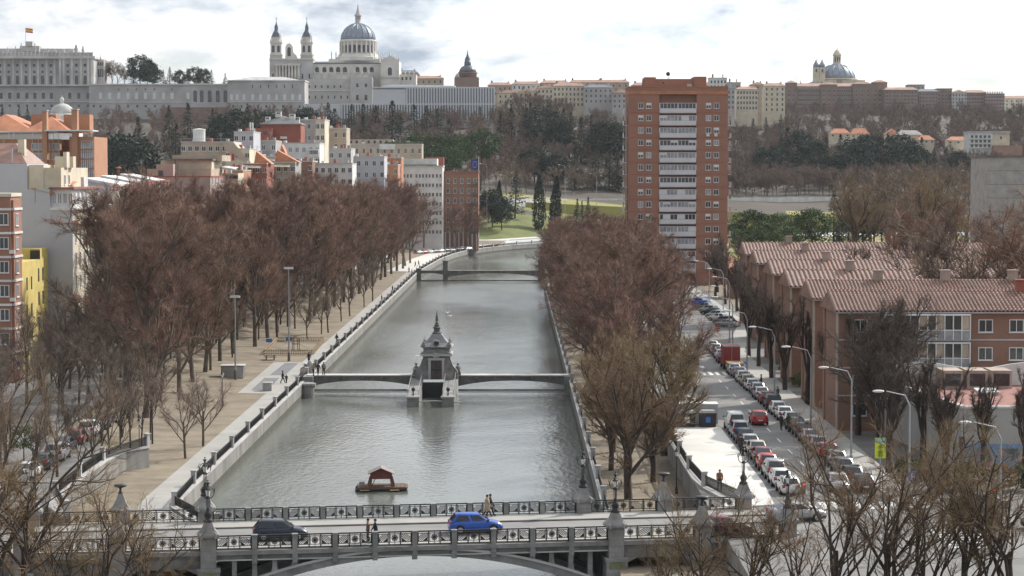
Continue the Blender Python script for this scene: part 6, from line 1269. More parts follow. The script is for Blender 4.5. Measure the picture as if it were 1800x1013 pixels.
def car_meshes(kind):
    L, W, stn, (rb, rr, fr, fb, rz_) = SHAPES[kind]; hw = W/2; b = MB(); prof = []
    for x, zt, f in stn:
        w = hw*f; prof.append([(x,-w*.86,.22),(x,-w,.42),(x,-w,zt-.16),(x,-w*.92,zt),(x,0,zt+.03),(x,w*.92,zt),(x,w,zt-.16),(x,w,.42),(x,w*.86,.22)])
    n = 9; vs = [p for r in prof for p in r]; fs = []
    for i in range(len(prof)-1):
        for j in range(n): j2 = (j+1)%n; fs.append((i*n+j,i*n+j2,(i+1)*n+j2,(i+1)*n+j))
    fs += [tuple(range(n-1,-1,-1)), tuple((len(prof)-1)*n+j for j in range(n))]; b.add(vs, fs)
    bz = .90 if kind != 'suv' else 1.02
    if kind == 'van': bz = 1.18
    wb, wr = hw*.93, hw*.74; rz2 = rz_-.04
    cab = [(rb,-wb,bz),(rb,wb,bz),(fb,wb,bz),(fb,-wb,bz),(rr,-wr,rz2),(rr,wr,rz2),(fr,wr,rz2),(fr,-wr,rz2),((rr*.7+fr*.3),0,rz_+.02)]
    b.add(cab,[(0,4,5,1),(1,5,6,2),(2,6,7,3),(3,7,4,0),(4,8,5),(5,8,6),(6,8,7),(7,8,4)])
    for x in (-L*.31,L*.315):                                        # dark wheel arches
        for s in (-1,1): pass
    body = b.mesh('body', CP['white'], True)
    def lerp3(p, q, k): return tuple(p[i]+(q[i]-p[i])*k for i in range(3))
    def pane(a, b_, c, d, mg=.1, off=(0,0,0), top=.88):
        q = MB(); A0, B0, C0, D0 = lerp3(a,d,.12), lerp3(b_,c,.12), lerp3(b_,c,top), lerp3(a,d,top)
        A1, B1, C1, D1 = lerp3(A0,B0,mg), lerp3(A0,B0,1-mg), lerp3(D0,C0,1-mg), lerp3(D0,C0,mg)
        n_ = Vector(off); pts = [tuple(Vector(p)+n_) for p in (A1,B1,C1,D1)] + [tuple(Vector(p)-n_*.2) for p in (A1,B1,C1,D1)]
        q.add(pts,[(0,1,2,3),(7,6,5,4),(0,4,5,1),(1,5,6,2),(2,6,7,3),(3,7,4,0)]); return q
    c = cab; ws = pane(c[2],c[3],c[7],c[6],.06,(.02,0,.02)).mesh('windscreen',M['carglass']); rw = pane(c[1],c[0],c[4],c[5],.08,(-.02,0,.015)).mesh('rear_window',M['carglass'])
    k0, k1 = (.06,.94) if kind != 'van' else (.62,.95)
    def sidep(s, f0, f1):
        lo0, lo1 = (rb+(fb-rb)*f0, s*wb, bz), (rb+(fb-rb)*f1, s*wb, bz); hi0, hi1 = (rr+(fr-rr)*f0, s*wr, rz2), (rr+(fr-rr)*f1, s*wr, rz2)
        return pane(lo0,lo1,hi1,hi0,.04,(0,s*.02,.008)).mesh('side_window',M['carglass'])
    sides = [sidep(s,a,b_) for s in (-1,1) for a,b_ in (((k0,.5),(.53,k1)) if kind != 'van' else ((.66,.95),))]
    wh = MB(); wh.mi = 0
    def disc(r0, r1, y0, y1, mi):
        wh.mi = mi; pts = 14; vs = []
        for y in (y0,y1):
            for j in range(pts): a = 2*math.pi*j/pts; vs.append((r1*math.cos(a),y,r1*math.sin(a)))
        wh.add(vs,[tuple(range(pts)),tuple(range(2*pts-1,pts-1,-1))]+[(j,pts+j,pts+(j+1)%pts,(j+1)%pts) for j in range(pts)])
    disc(0,.31,-.11,.11,0); disc(0,.20,-.125,.125,1)
    wheel = wh.mesh('wheel',[M['tyre'],M['rim']])
    hl = MB().sphere((0,0,0),.16,8,5,(.6,1.1,.55)).mesh('headlight',M['headlight']); tl = MB().cbox((0,0,0),(.10,.24,.30)).mesh('tail_light',M['taillight'])
    lo = MB().box(-L/2+.10,L/2-.12,-hw*.9,hw*.9,.2,.4).mesh('sill',M['trim']); pl = MB().box(-.02,.02,-.26,.26,-.06,.06).mesh('number_plate',M['plate']); mi = MB().cbox((0,0,0),(.14,.2,.13)).mesh('mirror',M['trim'])
    arch = MB().lathe([(.36,-.02),(.36,.02)],14).mesh('wheel_arch',M['trim'])
    return dict(L=L,W=W,body=body,ws=ws,rw=rw,sides=sides,wheel=wheel,hl=hl,tl=tl,sill=lo,plate=pl,mirror=mi,arch=arch,bz=bz,fb=fb,zt=stn[-2][1],zr=stn[1][1])
_cm = {k: car_meshes(k) for k in SHAPES}
def car(kind, col, loc, rz, label, group=None, small=False, name='parked_car', cat_='car'):
    m = _cm[kind]; t = thing(name, label, cat_, loc, rz, group); L, W = m['L'], m['W']
    def put(n_, me, l=None, r=None):
        o = link(n_, me, t, l)
        if r: o.rotation_euler = r
        return o
    o = put('body', m['body']); o.material_slots[0].link = 'OBJECT'; o.material_slots[0].material = CP[col]
    put('windscreen', m['ws']); put('rear_window', m['rw'])
    for s in m['sides']: put('side_window', s)
    put('sill', m['sill'])
    for x in (-L*.31,L*.315):
        for s in (-1,1):
            put('wheel', m['wheel'], (x,s*(W/2-.07),.31))
            if not small: put('wheel_arch', m['arch'], (x,s*(W/2-.015),.34), (HP,0,0))
    for s in (-1,1):
        put('tail_light', m['tl'], (-L/2+.06,s*W*.36,m['zr']-.12))
        if not small: put('headlight', m['hl'], (L/2-.16,s*W*.33,m['zt']-.06)); put('mirror', m['mirror'], (m['fb']-.25,s*(W/2+.06),m['bz']+.1))
    if not small: put('number_plate', m['plate'], (-L/2-.0,0,.55)); put('number_plate', m['plate'], (L/2-.02,0,.42))
    return t
cn = {'white':'white','silver':'silver','grey':'grey','black':'black','navy':'dark blue','blue':'blue','red':'red','maroon':'maroon','green':'dark green','beige':'beige','yellow':'yellow'}
kn = {'hatch':'hatchback','saloon':'saloon','suv':'tall car','van':'van'}
car('hatch','navy',bw(5.3,4.3,.02),BRZ,'dark navy hatchback driving on the bridge near the left lamp',name='hatchback_car'); car('hatch','blue',bw(19.9,5.3,.02),BRZ,'bright blue hatchback driving on the middle of the bridge',name='hatchback_car')
rc = random.Random(4)
seq = ['black','black','grey','silver','red','silver','silver','navy','green','white','white','white','black','maroon','silver','silver','white','beige','white','grey','silver','white','white','maroon','white','navy','white','silver']
Y = 187.0
for i, c in enumerate(seq):
    k = rc.choice(('hatch','hatch','saloon','suv')) ; xx = 29.7 if Y < 300 else 29.7+(Y-300)*.02
    if i == 21: Y += 1.5
    if i not in (21,22): car(k,c,(xx+rc.uniform(-.12,.12),Y,0),HP+rc.uniform(-.03,.03),ORD(i+1)+' car from the near end of the right kerb row, a '+cn[c]+' '+kn[k],'cars parked along the right kerb',Y > 290)
    Y += rc.uniform(5.0,5.7)
seq = ['white','white','silver','red','maroon','beige','silver','navy','silver','white']
Y = 185.5
for i, c in enumerate(seq):
    k = ('hatch','hatch','suv','hatch','saloon','saloon','saloon','hatch','suv','van')[i]; car(k,c,(23.2+rc.uniform(-.1,.1),Y,0),HP,ORD(i+1)+' car from the near end of the left kerb row, a '+cn[c]+' '+kn[k],'cars parked along the left kerb'); Y += rc.uniform(4.7,5.3)
for i, (x, y, rz_, k, c, lb) in enumerate(((26.4,236.5,HP,'hatch','red','red hatchback double parked in the middle of the right street'),(27.6,187,-HP,'saloon','silver','silver saloon waiting at the junction facing the bridge'),(20.0,252,.12,'saloon','white','white saloon standing crosswise behind the grey container'),(37.2,175.4,math.pi+.05,'saloon','grey','grey saloon crossing the junction at the lower right'),(40.8,166.5,math.pi,'saloon','black','black saloon cut by the right picture edge'),(22.0,170.5,.15,'saloon','silver','silver car behind branches at the right bridge end'),(15.8,163.5,BRZ,'hatch','maroon','maroon car behind branches on the right side span'))):
    car(k,c,(x,y,.02),rz_,lb)
for i in range(6): car(('hatch','saloon','suv')[i%3],('white','white','white','silver','white','grey')[i],(30.4+i*.12,410+i*8.4,0),-HP,ORD(i+1)+' car in the short row left of the tower driveway','row of pale cars before the tower',True)
for i in range(9): c = ('silver','grey','white','silver','navy','silver','grey','blue','blue')[i]; car(('saloon','hatch')[i%2],c,(37.4+i*.05,384+i*8.0,0),2.45,ORD(i+1)+' angle parked car, '+cn[c]+', in the right bay before the tower','angle parked cars before the tower',True)
for i in range(12): c = ('white','silver','grey','white','black','white','silver','navy','white','grey','silver','white')[i]; car(('hatch','saloon')[i%2],c,(21.8+(i%2)*3.0,300+i*9.5,0),HP+.2*(i%2),ORD(i+1)+' car, '+cn[c]+', half hidden under the right bank trees','cars under the right bank trees',True)
for i in range(11): c = ('white','silver','grey','white','black','silver','navy','maroon','white','grey','silver')[i]; car(('saloon','hatch','suv')[i%3],c,(-42.6-(i>5)*.6,176+i*6.2,.02),HP,ORD(i+1)+' car, '+cn[c]+', parked on the left street by the low wall','cars parked on the left street',i > 6)
for i in range(8): c = ('grey','white','black','silver','white','navy','silver','red')[i]; car(('hatch','saloon')[i%2],c,(-56.8,192+i*7.5,.02),HP,ORD(i+1)+' car, '+cn[c]+', at the far kerb of the left street','cars at the far kerb of the left street',True)
for i in range(10): c = ('silver','red','white','grey','silver','navy','silver','maroon','white','silver')[i]; q = P(736+i*9.6,447-i*.75,-1.95); car(('hatch','saloon')[i%2],c,(q.x,q.y,-1.93),.9,ORD(i+1)+' small distant car, '+cn[c]+', before the far apartment blocks','cars before the far apartment blocks',True)
for i, px in enumerate((925,1040,1325,1390,1500,1560,1640)): X = XA(px,985); Yh = (962+min(130,max(0,Yc(X)-860))*.93 if X < 430 else 1083)+6; X = XA(px,Yh); car('saloon',('white','silver','white','white','silver','white','white')[i],(X,Yh,H(X,Yh-6)+1.15),0 if i%2 else math.pi,ORD(i+1)+' tiny pale car from the left on the far highway','cars on the far highway',True,'moving_car')
# red box lorry, yellow skip, containers
t = thing('box_lorry','small lorry with a dark red box body in the right kerb row','lorry',(29.9,303.5,0),HP); M['lorry'] = mat('lorry_red',(.24,.03,.035),.5,.15,1)
part('cargo_box', MB().box(-2.6,1.4,-1.15,1.15,.75,3.25), M['lorry'], t); part('cab', MB().add([(1.5,-1.0,.5),(3.0,-1.0,.5),(3.0,1.0,.5),(1.5,1.0,.5),(1.5,-.95,2.3),(2.3,-.9,2.3),(2.3,.9,2.3),(1.5,.95,2.3),(3.0,-.98,1.3),(3.0,.98,1.3)],[(0,1,8,5,4),(3,7,6,9,2),(1,2,9,8),(8,9,6,5),(4,5,6,7),(0,4,7,3)]), CP['white'], t); part('windscreen', MB().add([(2.95,-.85,1.4),(2.95,.85,1.4),(2.42,.8,2.2),(2.42,-.8,2.2)],[(0,1,2,3)]), M['carglass'], t); part('box_edge', MB().box(-2.62,-2.6,-1.17,1.17,3.1,3.3).box(-2.63,-2.61,-.03,.03,.8,3.1), M['steel'], t)
for x in (-1.6,2.2):
    for s in (-1,1): link('wheel', _cm['van']['wheel'], t, (x,s*.95,.4)).scale = (1.25,1.3,1.25)
t = thing('rubble_skip','yellow edged open skip standing in the right kerb row','skip',(29.9,296.8,0),HP); part('tub', MB().frus(-1.3,1.3,-.8,.8,.1,-1.9,1.9,-1.0,1.0,1.3), M['pil'], t); part('rim', MB().box(-1.95,1.95,-1.05,-.95,1.28,1.42).box(-1.95,1.95,.95,1.05,1.28,1.42).box(-1.95,-1.85,-1.05,1.05,1.28,1.42).box(1.85,1.95,-1.05,1.05,1.28,1.42), CP['yellow'], t)
t = thing('grey_container','long pale grey metal container beside the white pavement','container',(19.0,236,0)); part('shell', MB().box(-2.9,2.9,-1.1,1.1,.15,2.2), M['steel'], t); part('lid', MB().box(-2.95,2.95,-1.15,1.15,2.2,2.3), M['white'], t); part('skid', MB().box(-2.7,2.7,-.9,.9,0,.15), M['trim'], t)
for i, (x, lb) in enumerate(((20.6,'dark recycling bin with a blue label before the grey container'),(18.4,'dark recycling bin left of the one with the blue label'))):
    t = thing('recycling_bin',lb,'bin',(x,232.6,.13),0,'recycling bins'); part('tub', MB().frus(-.8,.8,-.6,.6,0,-.9,.9,-.7,.7,1.5), M['trim'], t); part('lid', MB().frus(-.92,.92,-.72,.72,1.5,-.7,.7,-.5,.5,1.75), M['concrete'], t)
    part('label', MB().box(-.25,.25,-.69,-.655,.5,1.1), M['plate'] if i else mat('blue_label',(.06,.16,.5),.6,.1), t)
# ================================================================== people
SK_ = mat('skin',(.45,.28,.20),.6,.1); HAIR = mat('dark_hair',(.03,.02,.015),.8,.2)
CL = {k: mat('cloth_'+k, c, .9, .15, 3) for k, c in (('black',(.02,.02,.022)),('navy',(.025,.035,.08)),('brown',(.20,.085,.05)),('beige',(.36,.28,.20)),('grey',(.18,.18,.19)),('jeans',(.05,.07,.13)),('white',(.6,.6,.58)),('red',(.35,.05,.04)),('dark',(.04,.035,.035)))}
def person_mesh(pose):
    me = bpy.data.meshes.new('person'); j = {}; V = []; E = []; Rr = []
    def v(n_, p, r, par=None):
        j[n_] = len(V); V.append(p); Rr.append(r)
        if par is not None: E.append((j[par], j[n_]))
    st_ = .26 if pose in ('walk','coat') else .04
    v('pel',(0,0,.94),.145); v('waist',(0,0,1.10),.125,'pel'); v('chest',(.0,0,1.32),.15,'waist'); v('neck',(.01,0,1.48),.062,'chest'); v('head',(.02,0,1.60),.095,'neck'); v('crown',(.02,0,1.70),.075,'head')
    for s, d in ((1,1),(-1,-1)):
        sw = st_*d; v('hip%d'%s,(0,s*.09,.88),.10,'pel'); v('knee%d'%s,(sw*.6+.03,s*.10,.50),.068,'hip%d'%s); v('ank%d'%s,(sw*1.2-(.06 if d<0 else 0),s*.10,.09),.048,'knee%d'%s); v('toe%d'%s,(sw*1.2+.15,s*.11,.045),.04,'ank%d'%s)
        v('sh%d'%s,(0,s*.19,1.40),.07,'chest')
        if pose == 'point' and s == 1: v('el%d'%s,(.02,s*.44,1.36),.05,'sh%d'%s); v('wr%d'%s,(.05,s*.68,1.42),.038,'el%d'%s); v('ha%d'%s,(.06,s*.80,1.45),.03,'wr%d'%s)
        else: v('el%d'%s,(-sw*.35,s*.25,1.13),.05,'sh%d'%s); v('wr%d'%s,(-sw*.75+.06,s*.25,.90),.038,'el%d'%s); v('ha%d'%s,(-sw*.8+.09,s*.24,.80),.034,'wr%d'%s)
    me.from_pydata(V, E, []); o = bpy.data.objects.new('person_tmp', me); COL.objects.link(o)
    md = o.modifiers.new('skin','SKIN'); md.use_smooth_shade = True; o.modifiers.new('sub','SUBSURF').levels = 1
    for i, r in enumerate(Rr): me.skin_vertices[0].data[i].radius = (r*1.22, r*1.22)
    me.skin_vertices[0].data[0].use_root = True
    bpy.context.view_layer.update(); dg = bpy.context.evaluated_depsgraph_get(); out = bpy.data.meshes.new_from_object(o.evaluated_get(dg)); out.name = 'person_'+pose
    COL.objects.unlink(o); bpy.data.objects.remove(o); out.materials.clear()
    for m_ in (CL['black'], CL['jeans'], SK_): out.materials.append(m_)
    for p in out.polygons:
        c = p.center; hand = (abs(c.y) > .2 and c.z < .86 and c.z > .7) or (pose == 'point' and c.y > .7)
        p.material_index = 2 if c.z > 1.50 or hand else (1 if c.z < (.92 if pose != 'coat' else .55) else 0)
        if c.z < .07: p.material_index = 1
    return out
PMs = {k: person_mesh(k) for k in ('walk','stand','point','coat')}
coat = MB().lathe([(.24,.50),(.22,.8),(.19,1.05),(.20,1.3),(.12,1.46)],12,squash=1.15).mesh('coat',CL['beige'],True)
hairm = MB().sphere((.0,0,1.655),.115,10,6,(1,.92,1)).mesh('hair',HAIR,True)
def person(pose, loc, rz, top, leg, label, s=1.0, group=None, coatc=None):
    t = tag(link('person', PMs[pose], None, loc, rz, (s,s,s)), label, 'person', group)
    for i, m_ in ((0,CL[top]),(1,CL[leg])): t.material_slots[i].link = 'OBJECT'; t.material_slots[i].material = m_
    link('hair', hairm, t)
    if coatc: o = link('coat', coat, t); o.material_slots[0].link = 'OBJECT'; o.material_slots[0].material = CL[coatc]
    return t
person('point',bw(11.5,1.3,.13),BRZ+math.pi,'brown','dark','person in a brown jacket pointing, walking by the near bridge railing'); person('walk',bw(12.0,1.0,.13),BRZ+math.pi,'black','jeans','person in dark clothes with a bag beside the pointing person')
person('coat',bw(21.7,11.6,.13),BRZ,'beige','dark','person in a long beige coat on the far bridge pavement',1,None,'beige'); person('walk',bw(22.0,12.0,.13),BRZ,'dark','dark','person in dark clothes walking next to the beige coat')
def pp(px, py, z=-2.0): q = P(px,py,z); return (q.x,q.y,z+.01)
person('stand',pp(257,803),1.2,'navy','navy','person in dark blue standing with a bicycle on the sandy promenade')
t = thing('bicycle','bicycle leaning beside the person in dark blue on the promenade','bicycle',pp(247,806),.9)
for x in (-.52,.52):
    b = MB(); ring(b,(x,0,.34),.33,.02,16); b.tube((x-.3,0,.34),(x+.3,0,.34),.008,.008,3).tube((x,0,.05),(x,0,.64),.008,.008,3); part('wheel', b, M['iron'], t)
part('frame', MB().path([(-.52,0,.34),(-.1,0,.30),(.38,0,.78),(-.18,0,.80),(-.1,0,.30)],.022,5).tube((.38,0,.78),(.52,0,.34),.02,.02,5).tube((-.18,0,.8),(-.52,0,.34),.015,.015,5), M['steel'], t); part('saddle', MB().sphere((-.2,0,.9),.13,8,5,(1,.5,.35)), M['trim'], t); part('handlebar', MB().path([(.36,-.25,.98),(.36,0,.96),(.36,.25,.98)],.02,5).tube((.38,0,.78),(.36,0,.96),.02,.02,5), M['trim'], t)
for i, (px, py, s, top, pose, lb) in enumerate(((497,674,1,'black','walk','adult in black walking on the grey paved rectangles'),(503.5,674,.68,'dark','walk','child walking beside the adult on the grey paving'),(543,640,1,'black','walk','person in black carrying a bag along the river railing'),(551,661,1,'beige','walk','person in beige on the left end of the weir footbridge'),(559,660,1,'dark','walk','person pushing something at the left end of the footbridge'),(569,660,1.05,'grey','stand','person in grey standing on the weir footbridge'),(592,605,1,'black','walk','person in black beyond the footbridge near the railing'),(671,532,1,'black','stand','distant dark figure at the railing past the playground'),(690,515,1,'dark','walk','farther dark figure walking along the railing'),(719,480,1,'red','walk','distant figure in red near the far footbridge'),(724,484,1,'black','walk','distant figure in black near the far footbridge'),(730,470,1,'dark','walk','distant walker left of the far footbridge'),(736,468,1,'maroon' if 0 else 'red','walk','distant walker in red right beside the far river bend'),(869,424,1,'black','stand','tiny dark figure on the far river walk'))):
    person(pose, pp(px,py,-2.0 if not (548 < px < 572) else -1.2), rc.uniform(0,6), top, 'dark', lb, s)
for px, py, top, lb in ((1265,862,'brown','person in a rust brown jacket on the white pavement'),(1303,797,'dark','person in dark clothes beside the left kerb cars'),(1338,683,'black','person in black on the right pavement near the red lorry'),(1373,757,'dark','person standing behind the red double parked car'),(1386,757,'black','person in black beside the right kerb cars'),(1367,706,'grey','person in grey under the street trees on the right pavement')):
    person('walk' if top != 'dark' else 'stand', pp(px,py,.13), rc.uniform(0,6), top, 'dark', lb)
# ================================================================== lamps, signs, lights
def arm_lamp(x, y, label, group='street lamps along the right street', h=9.0, arm=2.6, d=-1):
    t = thing('street_lamp', label, 'street lamp', (x,y,0), 0, group)
    part('pole', MB().path([(0,0,0),(0,0,h-1.2),(d*.4,0,h-.35),(d*arm*.75,0,h)],[.11,.07,.05,.04],8), M['steel'], t); part('base', MB().lathe([(.18,0),(.18,.9),(.12,1.0)],8), M['steel'], t)
    part('lamp_head', MB().sphere((d*arm,0,h),.5,10,6,(1,.42,.24)), M['frame'], t)
for i, (hx, hy) in enumerate(((30.0,181),(28.6,203),(28.1,227),(27.8,256),(27.8,286),(29.0,317),(31.5,347),(34.5,378),(36.5,410),(37.0,445))): arm_lamp(hx+2.6, hy, ORD(i+1)+' curved arm street lamp from the near end of the right street')
arm_lamp(35.1,158.5,'curved arm street lamp leaning in at the lower right',None)
for i, (px, Y, top, gy) in enumerate(((993,960,290,0),(1048,975,305,0),(891,960,308,0),(856,900,288,0),(1700,1000,300,0))): x = XA(px,Y); g = H(x,Y); arm_lamp(x,Y,ORD(i+1)+' tall slim highway lamp on the far slope','highway lamps',max(7,ZA(top,Y)-g)); bpy.data.objects
for o in [o for o in COL.objects if o.name.startswith('street_lamp') and o.get('group') == 'highway lamps']: o.location.z = H(o.location.x,o.location.y)
def mast(px, py, top, label):
    q = P(px,py,-2); h = ZA(top,q.y)+2; t = thing('lamp_mast', label, 'lamp', (q.x,q.y,-2)); part('pole', MB().tube((0,0,0),(0,0,h),.14,.07,8), M['steel'], t); part('base', MB().lathe([(.22,0),(.22,1.3),(.15,1.4)],8), M['stone_dark'], t); part('floodlight', MB().box(-.7,.7,-.15,.15,h-.3,h), M['frame'], t)
mast(508,635,470,'tall steel floodlight mast beside the playground fence'); mast(414,668,520,'tall steel mast by the grey kiosk')
for px, py, lb in ((391,712,'short black lamp post beside the grey paved area'),(245,806,'short black lamp post beside the bicycle'),(1189,868,'short black lamp post below the white pavement wall')):
    q = P(px,py,-2); t = thing('lamp_post', lb, 'lamp', (q.x,q.y,-2)); part('pole', MB().lathe([(.14,0),(.12,.5),(.05,.7),(.04,3.4)],8), M['iron'], t); part('lantern', MB().lathe([(.08,3.4),(.2,3.8),(.17,3.82)],8), M['lampglass'], t); part('lantern_roof', MB().lathe([(.25,3.8),(.1,4.0),(.02,4.15)],8), M['iron'], t)
M['lime'] = mat('lime_sign',(.62,.72,.03),.5,.04); M['teal'] = mat('teal_sign',(.03,.32,.36),.5,.05); M['ink'] = mat('black_print',(.02,.02,.02),.6,.05); M['signblue'] = mat('blue_sign',(.05,.16,.52),.5,.05); M['signred'] = mat('red_sign',(.5,.03,.04),.5,.05); M['signwhite'] = mat('white_sign',(.75,.75,.75),.5,.05)
c = A(1547.5,788,187); t = thing('traffic_sign','tall lime yellow traffic sign with two triangles and a round symbol','sign',(c.x,187,0)); part('pole', MB().tube((0,.08,0),(0,.08,4.7),.06,.06,8), M['steel'], t); z0 = c.z-.86
part('panel', MB().box(-.46,.46,-.03,.03,z0,z0+1.72), M['lime'], t); part('header', MB().box(-.44,.44,-.042,-.031,z0+1.34,z0+1.68), M['teal'], t); part('header_line', MB().box(-.34,.34,-.05,-.043,z0+1.52,z0+1.60).box(-.3,.1,-.05,-.043,z0+1.41,z0+1.46), M['signwhite'], t)
for k in (0,1):
    zz = z0+.88-.38*k; b = MB()
    for a, b_ in (((-.19,zz),(.19,zz)),((.19,zz),(0,zz+.3)),((0,zz+.3),(-.19,zz))): b.tube((a[0],-.045,a[1]),(b_[0],-.045,b_[1]),.022,.022,4)
    b.box(-.06,.06,-.05,-.035,zz+.06,zz+.12); part('warning_symbol', b, M['ink'], t)
b = MB(); ring(b,(0,-.045,z0+.27),.17,.026,18); b.box(-.08,-.02,-.05,-.035,z0+.2,z0+.34).box(.02,.08,-.05,-.035,z0+.2,z0+.34); part('round_symbol', b, M['ink'], t)
for px, py, Y, lb, mt_ in ((1605,838,178,'square blue parking sign with a white letter P','signblue'),(1308,641,299,'square blue pedestrian crossing sign by the zebra crossing','signblue')):
    c = A(px,py,Y); t = thing('road_sign', lb, 'sign', (c.x,Y,0)); part('pole', MB().tube((0,.05,0),(0,.05,c.z+.4),.04,.04,6), M['steel'], t); part('panel', MB().box(-.38,.38,-.02,.02,c.z-.4,c.z+.4), M[mt_], t)
    if Y < 200: part('letter', MB().box(-.16,-.07,-.03,-.021,c.z-.28,c.z+.28).box(-.07,.15,-.03,-.021,c.z+.2,c.z+.28).box(-.07,.15,-.03,-.021,c.z-.04,c.z+.04).box(.08,.16,-.03,-.021,c.z+.04,c.z+.2), M['signwhite'], t)
    else: part('pictogram', MB().slab([(-.28,c.z-.26),(.28,c.z-.26),(0,c.z+.28)],-.03,-.021), M['signwhite'], t); part('figure', MB().box(-.03,.03,-.04,-.031,c.z-.2,c.z+.1), M['ink'], t)
c = A(1262,580,372); t = thing('round_sign','round red and white no entry sign at the right kerb','sign',(c.x,372,0)); part('pole', MB().tube((0,.05,0),(0,.05,c.z),.04,.04,6), M['steel'], t); b = MB(); b.path([(0,-.02,c.z),(0,.02,c.z)],.36,16); part('disc', b, M['signred'], t); part('bar', MB().box(-.26,.26,-.05,-.035,c.z-.07,c.z+.07), M['signwhite'], t)
def emis(name, c, s):
    m = bpy.data.materials.new(name); m.use_nodes = True; b = m.node_tree.nodes['Principled BSDF']; b.inputs['Base Color'].default_value = (*c,1); b.inputs['Emission Color'].default_value = (*c,1); b.inputs['Emission Strength'].default_value = s; return m
M['redlit'] = emis('lit_red_lens',(1,.04,.02),2.5)
for px, py, Y, lb, lit in ((1427,845,184,'traffic light post at the left kerb corner of the junction',False),(1690,778,186,'traffic light hanging before the mural wall',False),(1748,868,172,'traffic light showing red at the lower right',True),(1412,858,180,'slim traffic light in front of the white hatchback',True)):
    c = A(px,py,Y); t = thing('traffic_light', lb, 'traffic light', (c.x,Y,0)); part('pole', MB().tube((0,.12,0),(0,.12,c.z+.5),.06,.06,8), M['iron'], t); part('housing', MB().box(-.17,.17,-.12,.1,c.z-.5,c.z+.5), M['iron'], t)
    for k in range(3): b = MB().path([(0,-.10,c.z+.32-.32*k),(0,-.135,c.z+.32-.32*k)],.12,10); part('lens', b, (M['redlit'] if lit and k == 0 else M['glass']), t); part('visor', MB().box(-.13,.13,-.28,-.12,c.z+.44-.32*k,c.z+.46-.32*k), M['iron'], t)
# ================================================================== promenade furniture
flat('paved_plaza', [tuple(P(*q,-2).xy) for q in ((417,692),(482,636.5),(537,638),(486,692.5))], -1.97, M['pave'])
flat('dark_paving', [tuple(P(*q,-2).xy) for q in ((474.5,660),(501,638.6),(525,638.6),(501,660))], -1.962, M['pave_dark']); flat('dark_paving', [tuple(P(*q,-2).xy) for q in ((441,687),(464.6,665),(491,665),(470.6,687))], -1.962, M['pave_dark'])
q = P(469.5,688,-2); t = thing('service_box','square grey stone service box on the dark paving','box',(q.x,q.y,-2)); part('body', MB().box(-.6,.6,0,1.1,0,1.05), M['concrete'], t); part('lid', MB().box(-.66,.66,-.06,1.16,1.05,1.15), M['stone_pale'], t)
q = P(408,666,-2); t = thing('kiosk','low grey kiosk with a flat pale roof beside the avenue trunks','kiosk',(q.x,q.y,-2)); part('wall', MB().box(-1.55,1.5,0,2.4,0,1.75), M['stone_dark'], t); part('roof', MB().box(-1.7,1.65,-.15,2.55,1.75,1.87), M['stone_pale'], t); part('metal_panel', MB().box(.55,1.45,-.04,0,.1,1.65), M['steel'], t); part('shutter', MB().box(-1.4,.4,-.04,0,.1,1.65), M['concrete'], t)
t = thing('playground_fence','low wooden picket fence around the small playground','fence'); cs = [P(*q,-2) for q in ((464,625),(550,625),(569,602),(487,602))]
for a, b in ((0,1),(1,2),(2,3),(3,0)):
    p0, p1 = cs[a], cs[b]; n_ = int((p1-p0).length/.28); d = (p1-p0); rz_ = math.atan2(d.y,d.x); fb = MB(); L_ = d.length
    fb.box(0,L_,-.03,.03,.25,.33); fb.box(0,L_,-.03,.03,.72,.80)
    for i in range(n_): fb.box(i*L_/n_,i*L_/n_+.12,-.05,-.031,.05,.95)
    part('fence_side', fb, M['wood_pale'], t, p0, rz_)
c = P(520,616,-2); t = thing('play_slide','small playground slide inside the picket fence','slide',c,.4); part('tower', MB().box(-.5,.5,-.5,.5,1.0,1.1).box(-.5,-.42,-.5,-.42,0,1.9).box(.42,.5,-.5,-.42,0,1.9).box(-.5,-.42,.42,.5,0,1.9).box(.42,.5,.42,.5,0,1.9), M['wood'], t); part('chute', MB().add([(.5,-.3,1.1),(.5,.3,1.1),(2.2,.3,.15),(2.2,-.3,.15)],[(0,1,2,3),(3,2,1,0)]), M['steel'], t); part('roof', MB().hip(-.6,.6,-.6,.6,1.9,2.4), M['wood'], t)
c = P(475,633,-2); t = thing('picnic_table','wooden picnic table with benches beside the playground','table',c,.2); part('top', MB().box(-.9,.9,-.4,.4,.70,.76), M['wood'], t)
for s in (-1,1): part('bench', MB().box(-.9,.9,s*.85-.14,s*.85+.14,.42,.47), M['wood'], t); part('trestle', MB().box(s*.6-.05,s*.6+.05,-.8,.8,.38,.44).box(s*.6-.05,s*.6+.05,-.5,.5,0,.70), M['wood'], t)
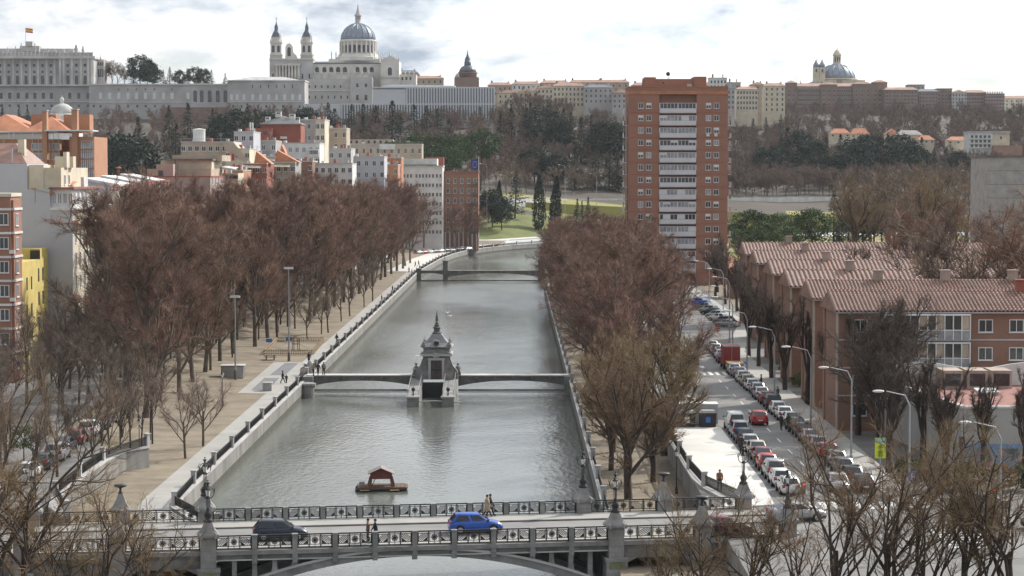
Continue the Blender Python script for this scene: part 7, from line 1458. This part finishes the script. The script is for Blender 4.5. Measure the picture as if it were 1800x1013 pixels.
for px, py, lb in ((473,616,'blue information board at the left playground corner'),(508,613,'blue information board at the foot of the floodlight mast')):
    c = P(px,py,-2); t = thing('info_board', lb, 'sign', c); part('post', MB().tube((0,0,0),(0,0,1.6),.05,.05,6), M['steel'], t); part('panel', MB().box(-.5,.5,-.06,-.02,1.3,1.9), M['signblue'], t)
c = P(533,660,-2); t = thing('sculpture_group','pale grey rounded stone sculpture at the footbridge landing','sculpture',(c.x+.6,c.y,-2))
for x, y, z, r in ((-.5,0,.9,.55),(.1,.3,1.2,.6),(.6,-.1,.8,.5),(-.2,-.2,1.6,.38),(.4,.2,1.75,.35)): pass
b = MB(); b.path([(-.6,0,0),(-.5,0,.9),(-.2,0,1.6),(.1,.1,2.0)],[.5,.55,.42,.2],9); b.path([(.3,.1,0),(.35,.2,1.0),(.5,.1,1.7),(.3,0,2.1)],[.5,.55,.38,.2],9); b.path([(-.5,0,1.0),(.4,.1,1.2)],[.4,.4],8); part('stone', b, M['stone_pale'], t, smooth=True); part('plinth', MB().box(-1.1,1.1,-.6,.6,0,.3), M['stone'], t)
gl = None
for px, py in ((787,550),(792,556),(735,626)):
    c = A(px,py,300 if py < 600 else 280); b = MB().sphere((0,0,0),.16,7,5,(1.8,.7,.7)).path([(0,0,0),(-.1,.5,.25),(-.25,.95,.1)],[.1,.06,.02],4).path([(0,0,0),(-.1,-.5,.25),(-.25,-.95,.1)],[.1,.06,.02],4); o = tag(link('gull', b.mesh('gull', M['signwhite']), None, c, rc.uniform(0,6), (.5,.5,.5)),'small white gull flying over the water','bird','gulls over the river')

# ================================================================== haze
hz = bpy.data.materials.new('thin_haze'); hz.use_nodes = True; t_ = hz.node_tree; t_.nodes.clear(); o_ = t_.nodes.new('ShaderNodeOutputMaterial'); v_ = t_.nodes.new('ShaderNodeVolumePrincipled')
v_.inputs['Color'].default_value = (.86,.90,.96,1); v_.inputs['Density'].default_value = .00004; v_.inputs['Anisotropy'].default_value = 0; t_.links.new(v_.outputs[0], o_.inputs['Volume'])
hb_ = link('haze', MB().box(-2800,2800,-90,3100,-8,135).mesh('haze', hz)); hb_['kind'] = 'stuff'
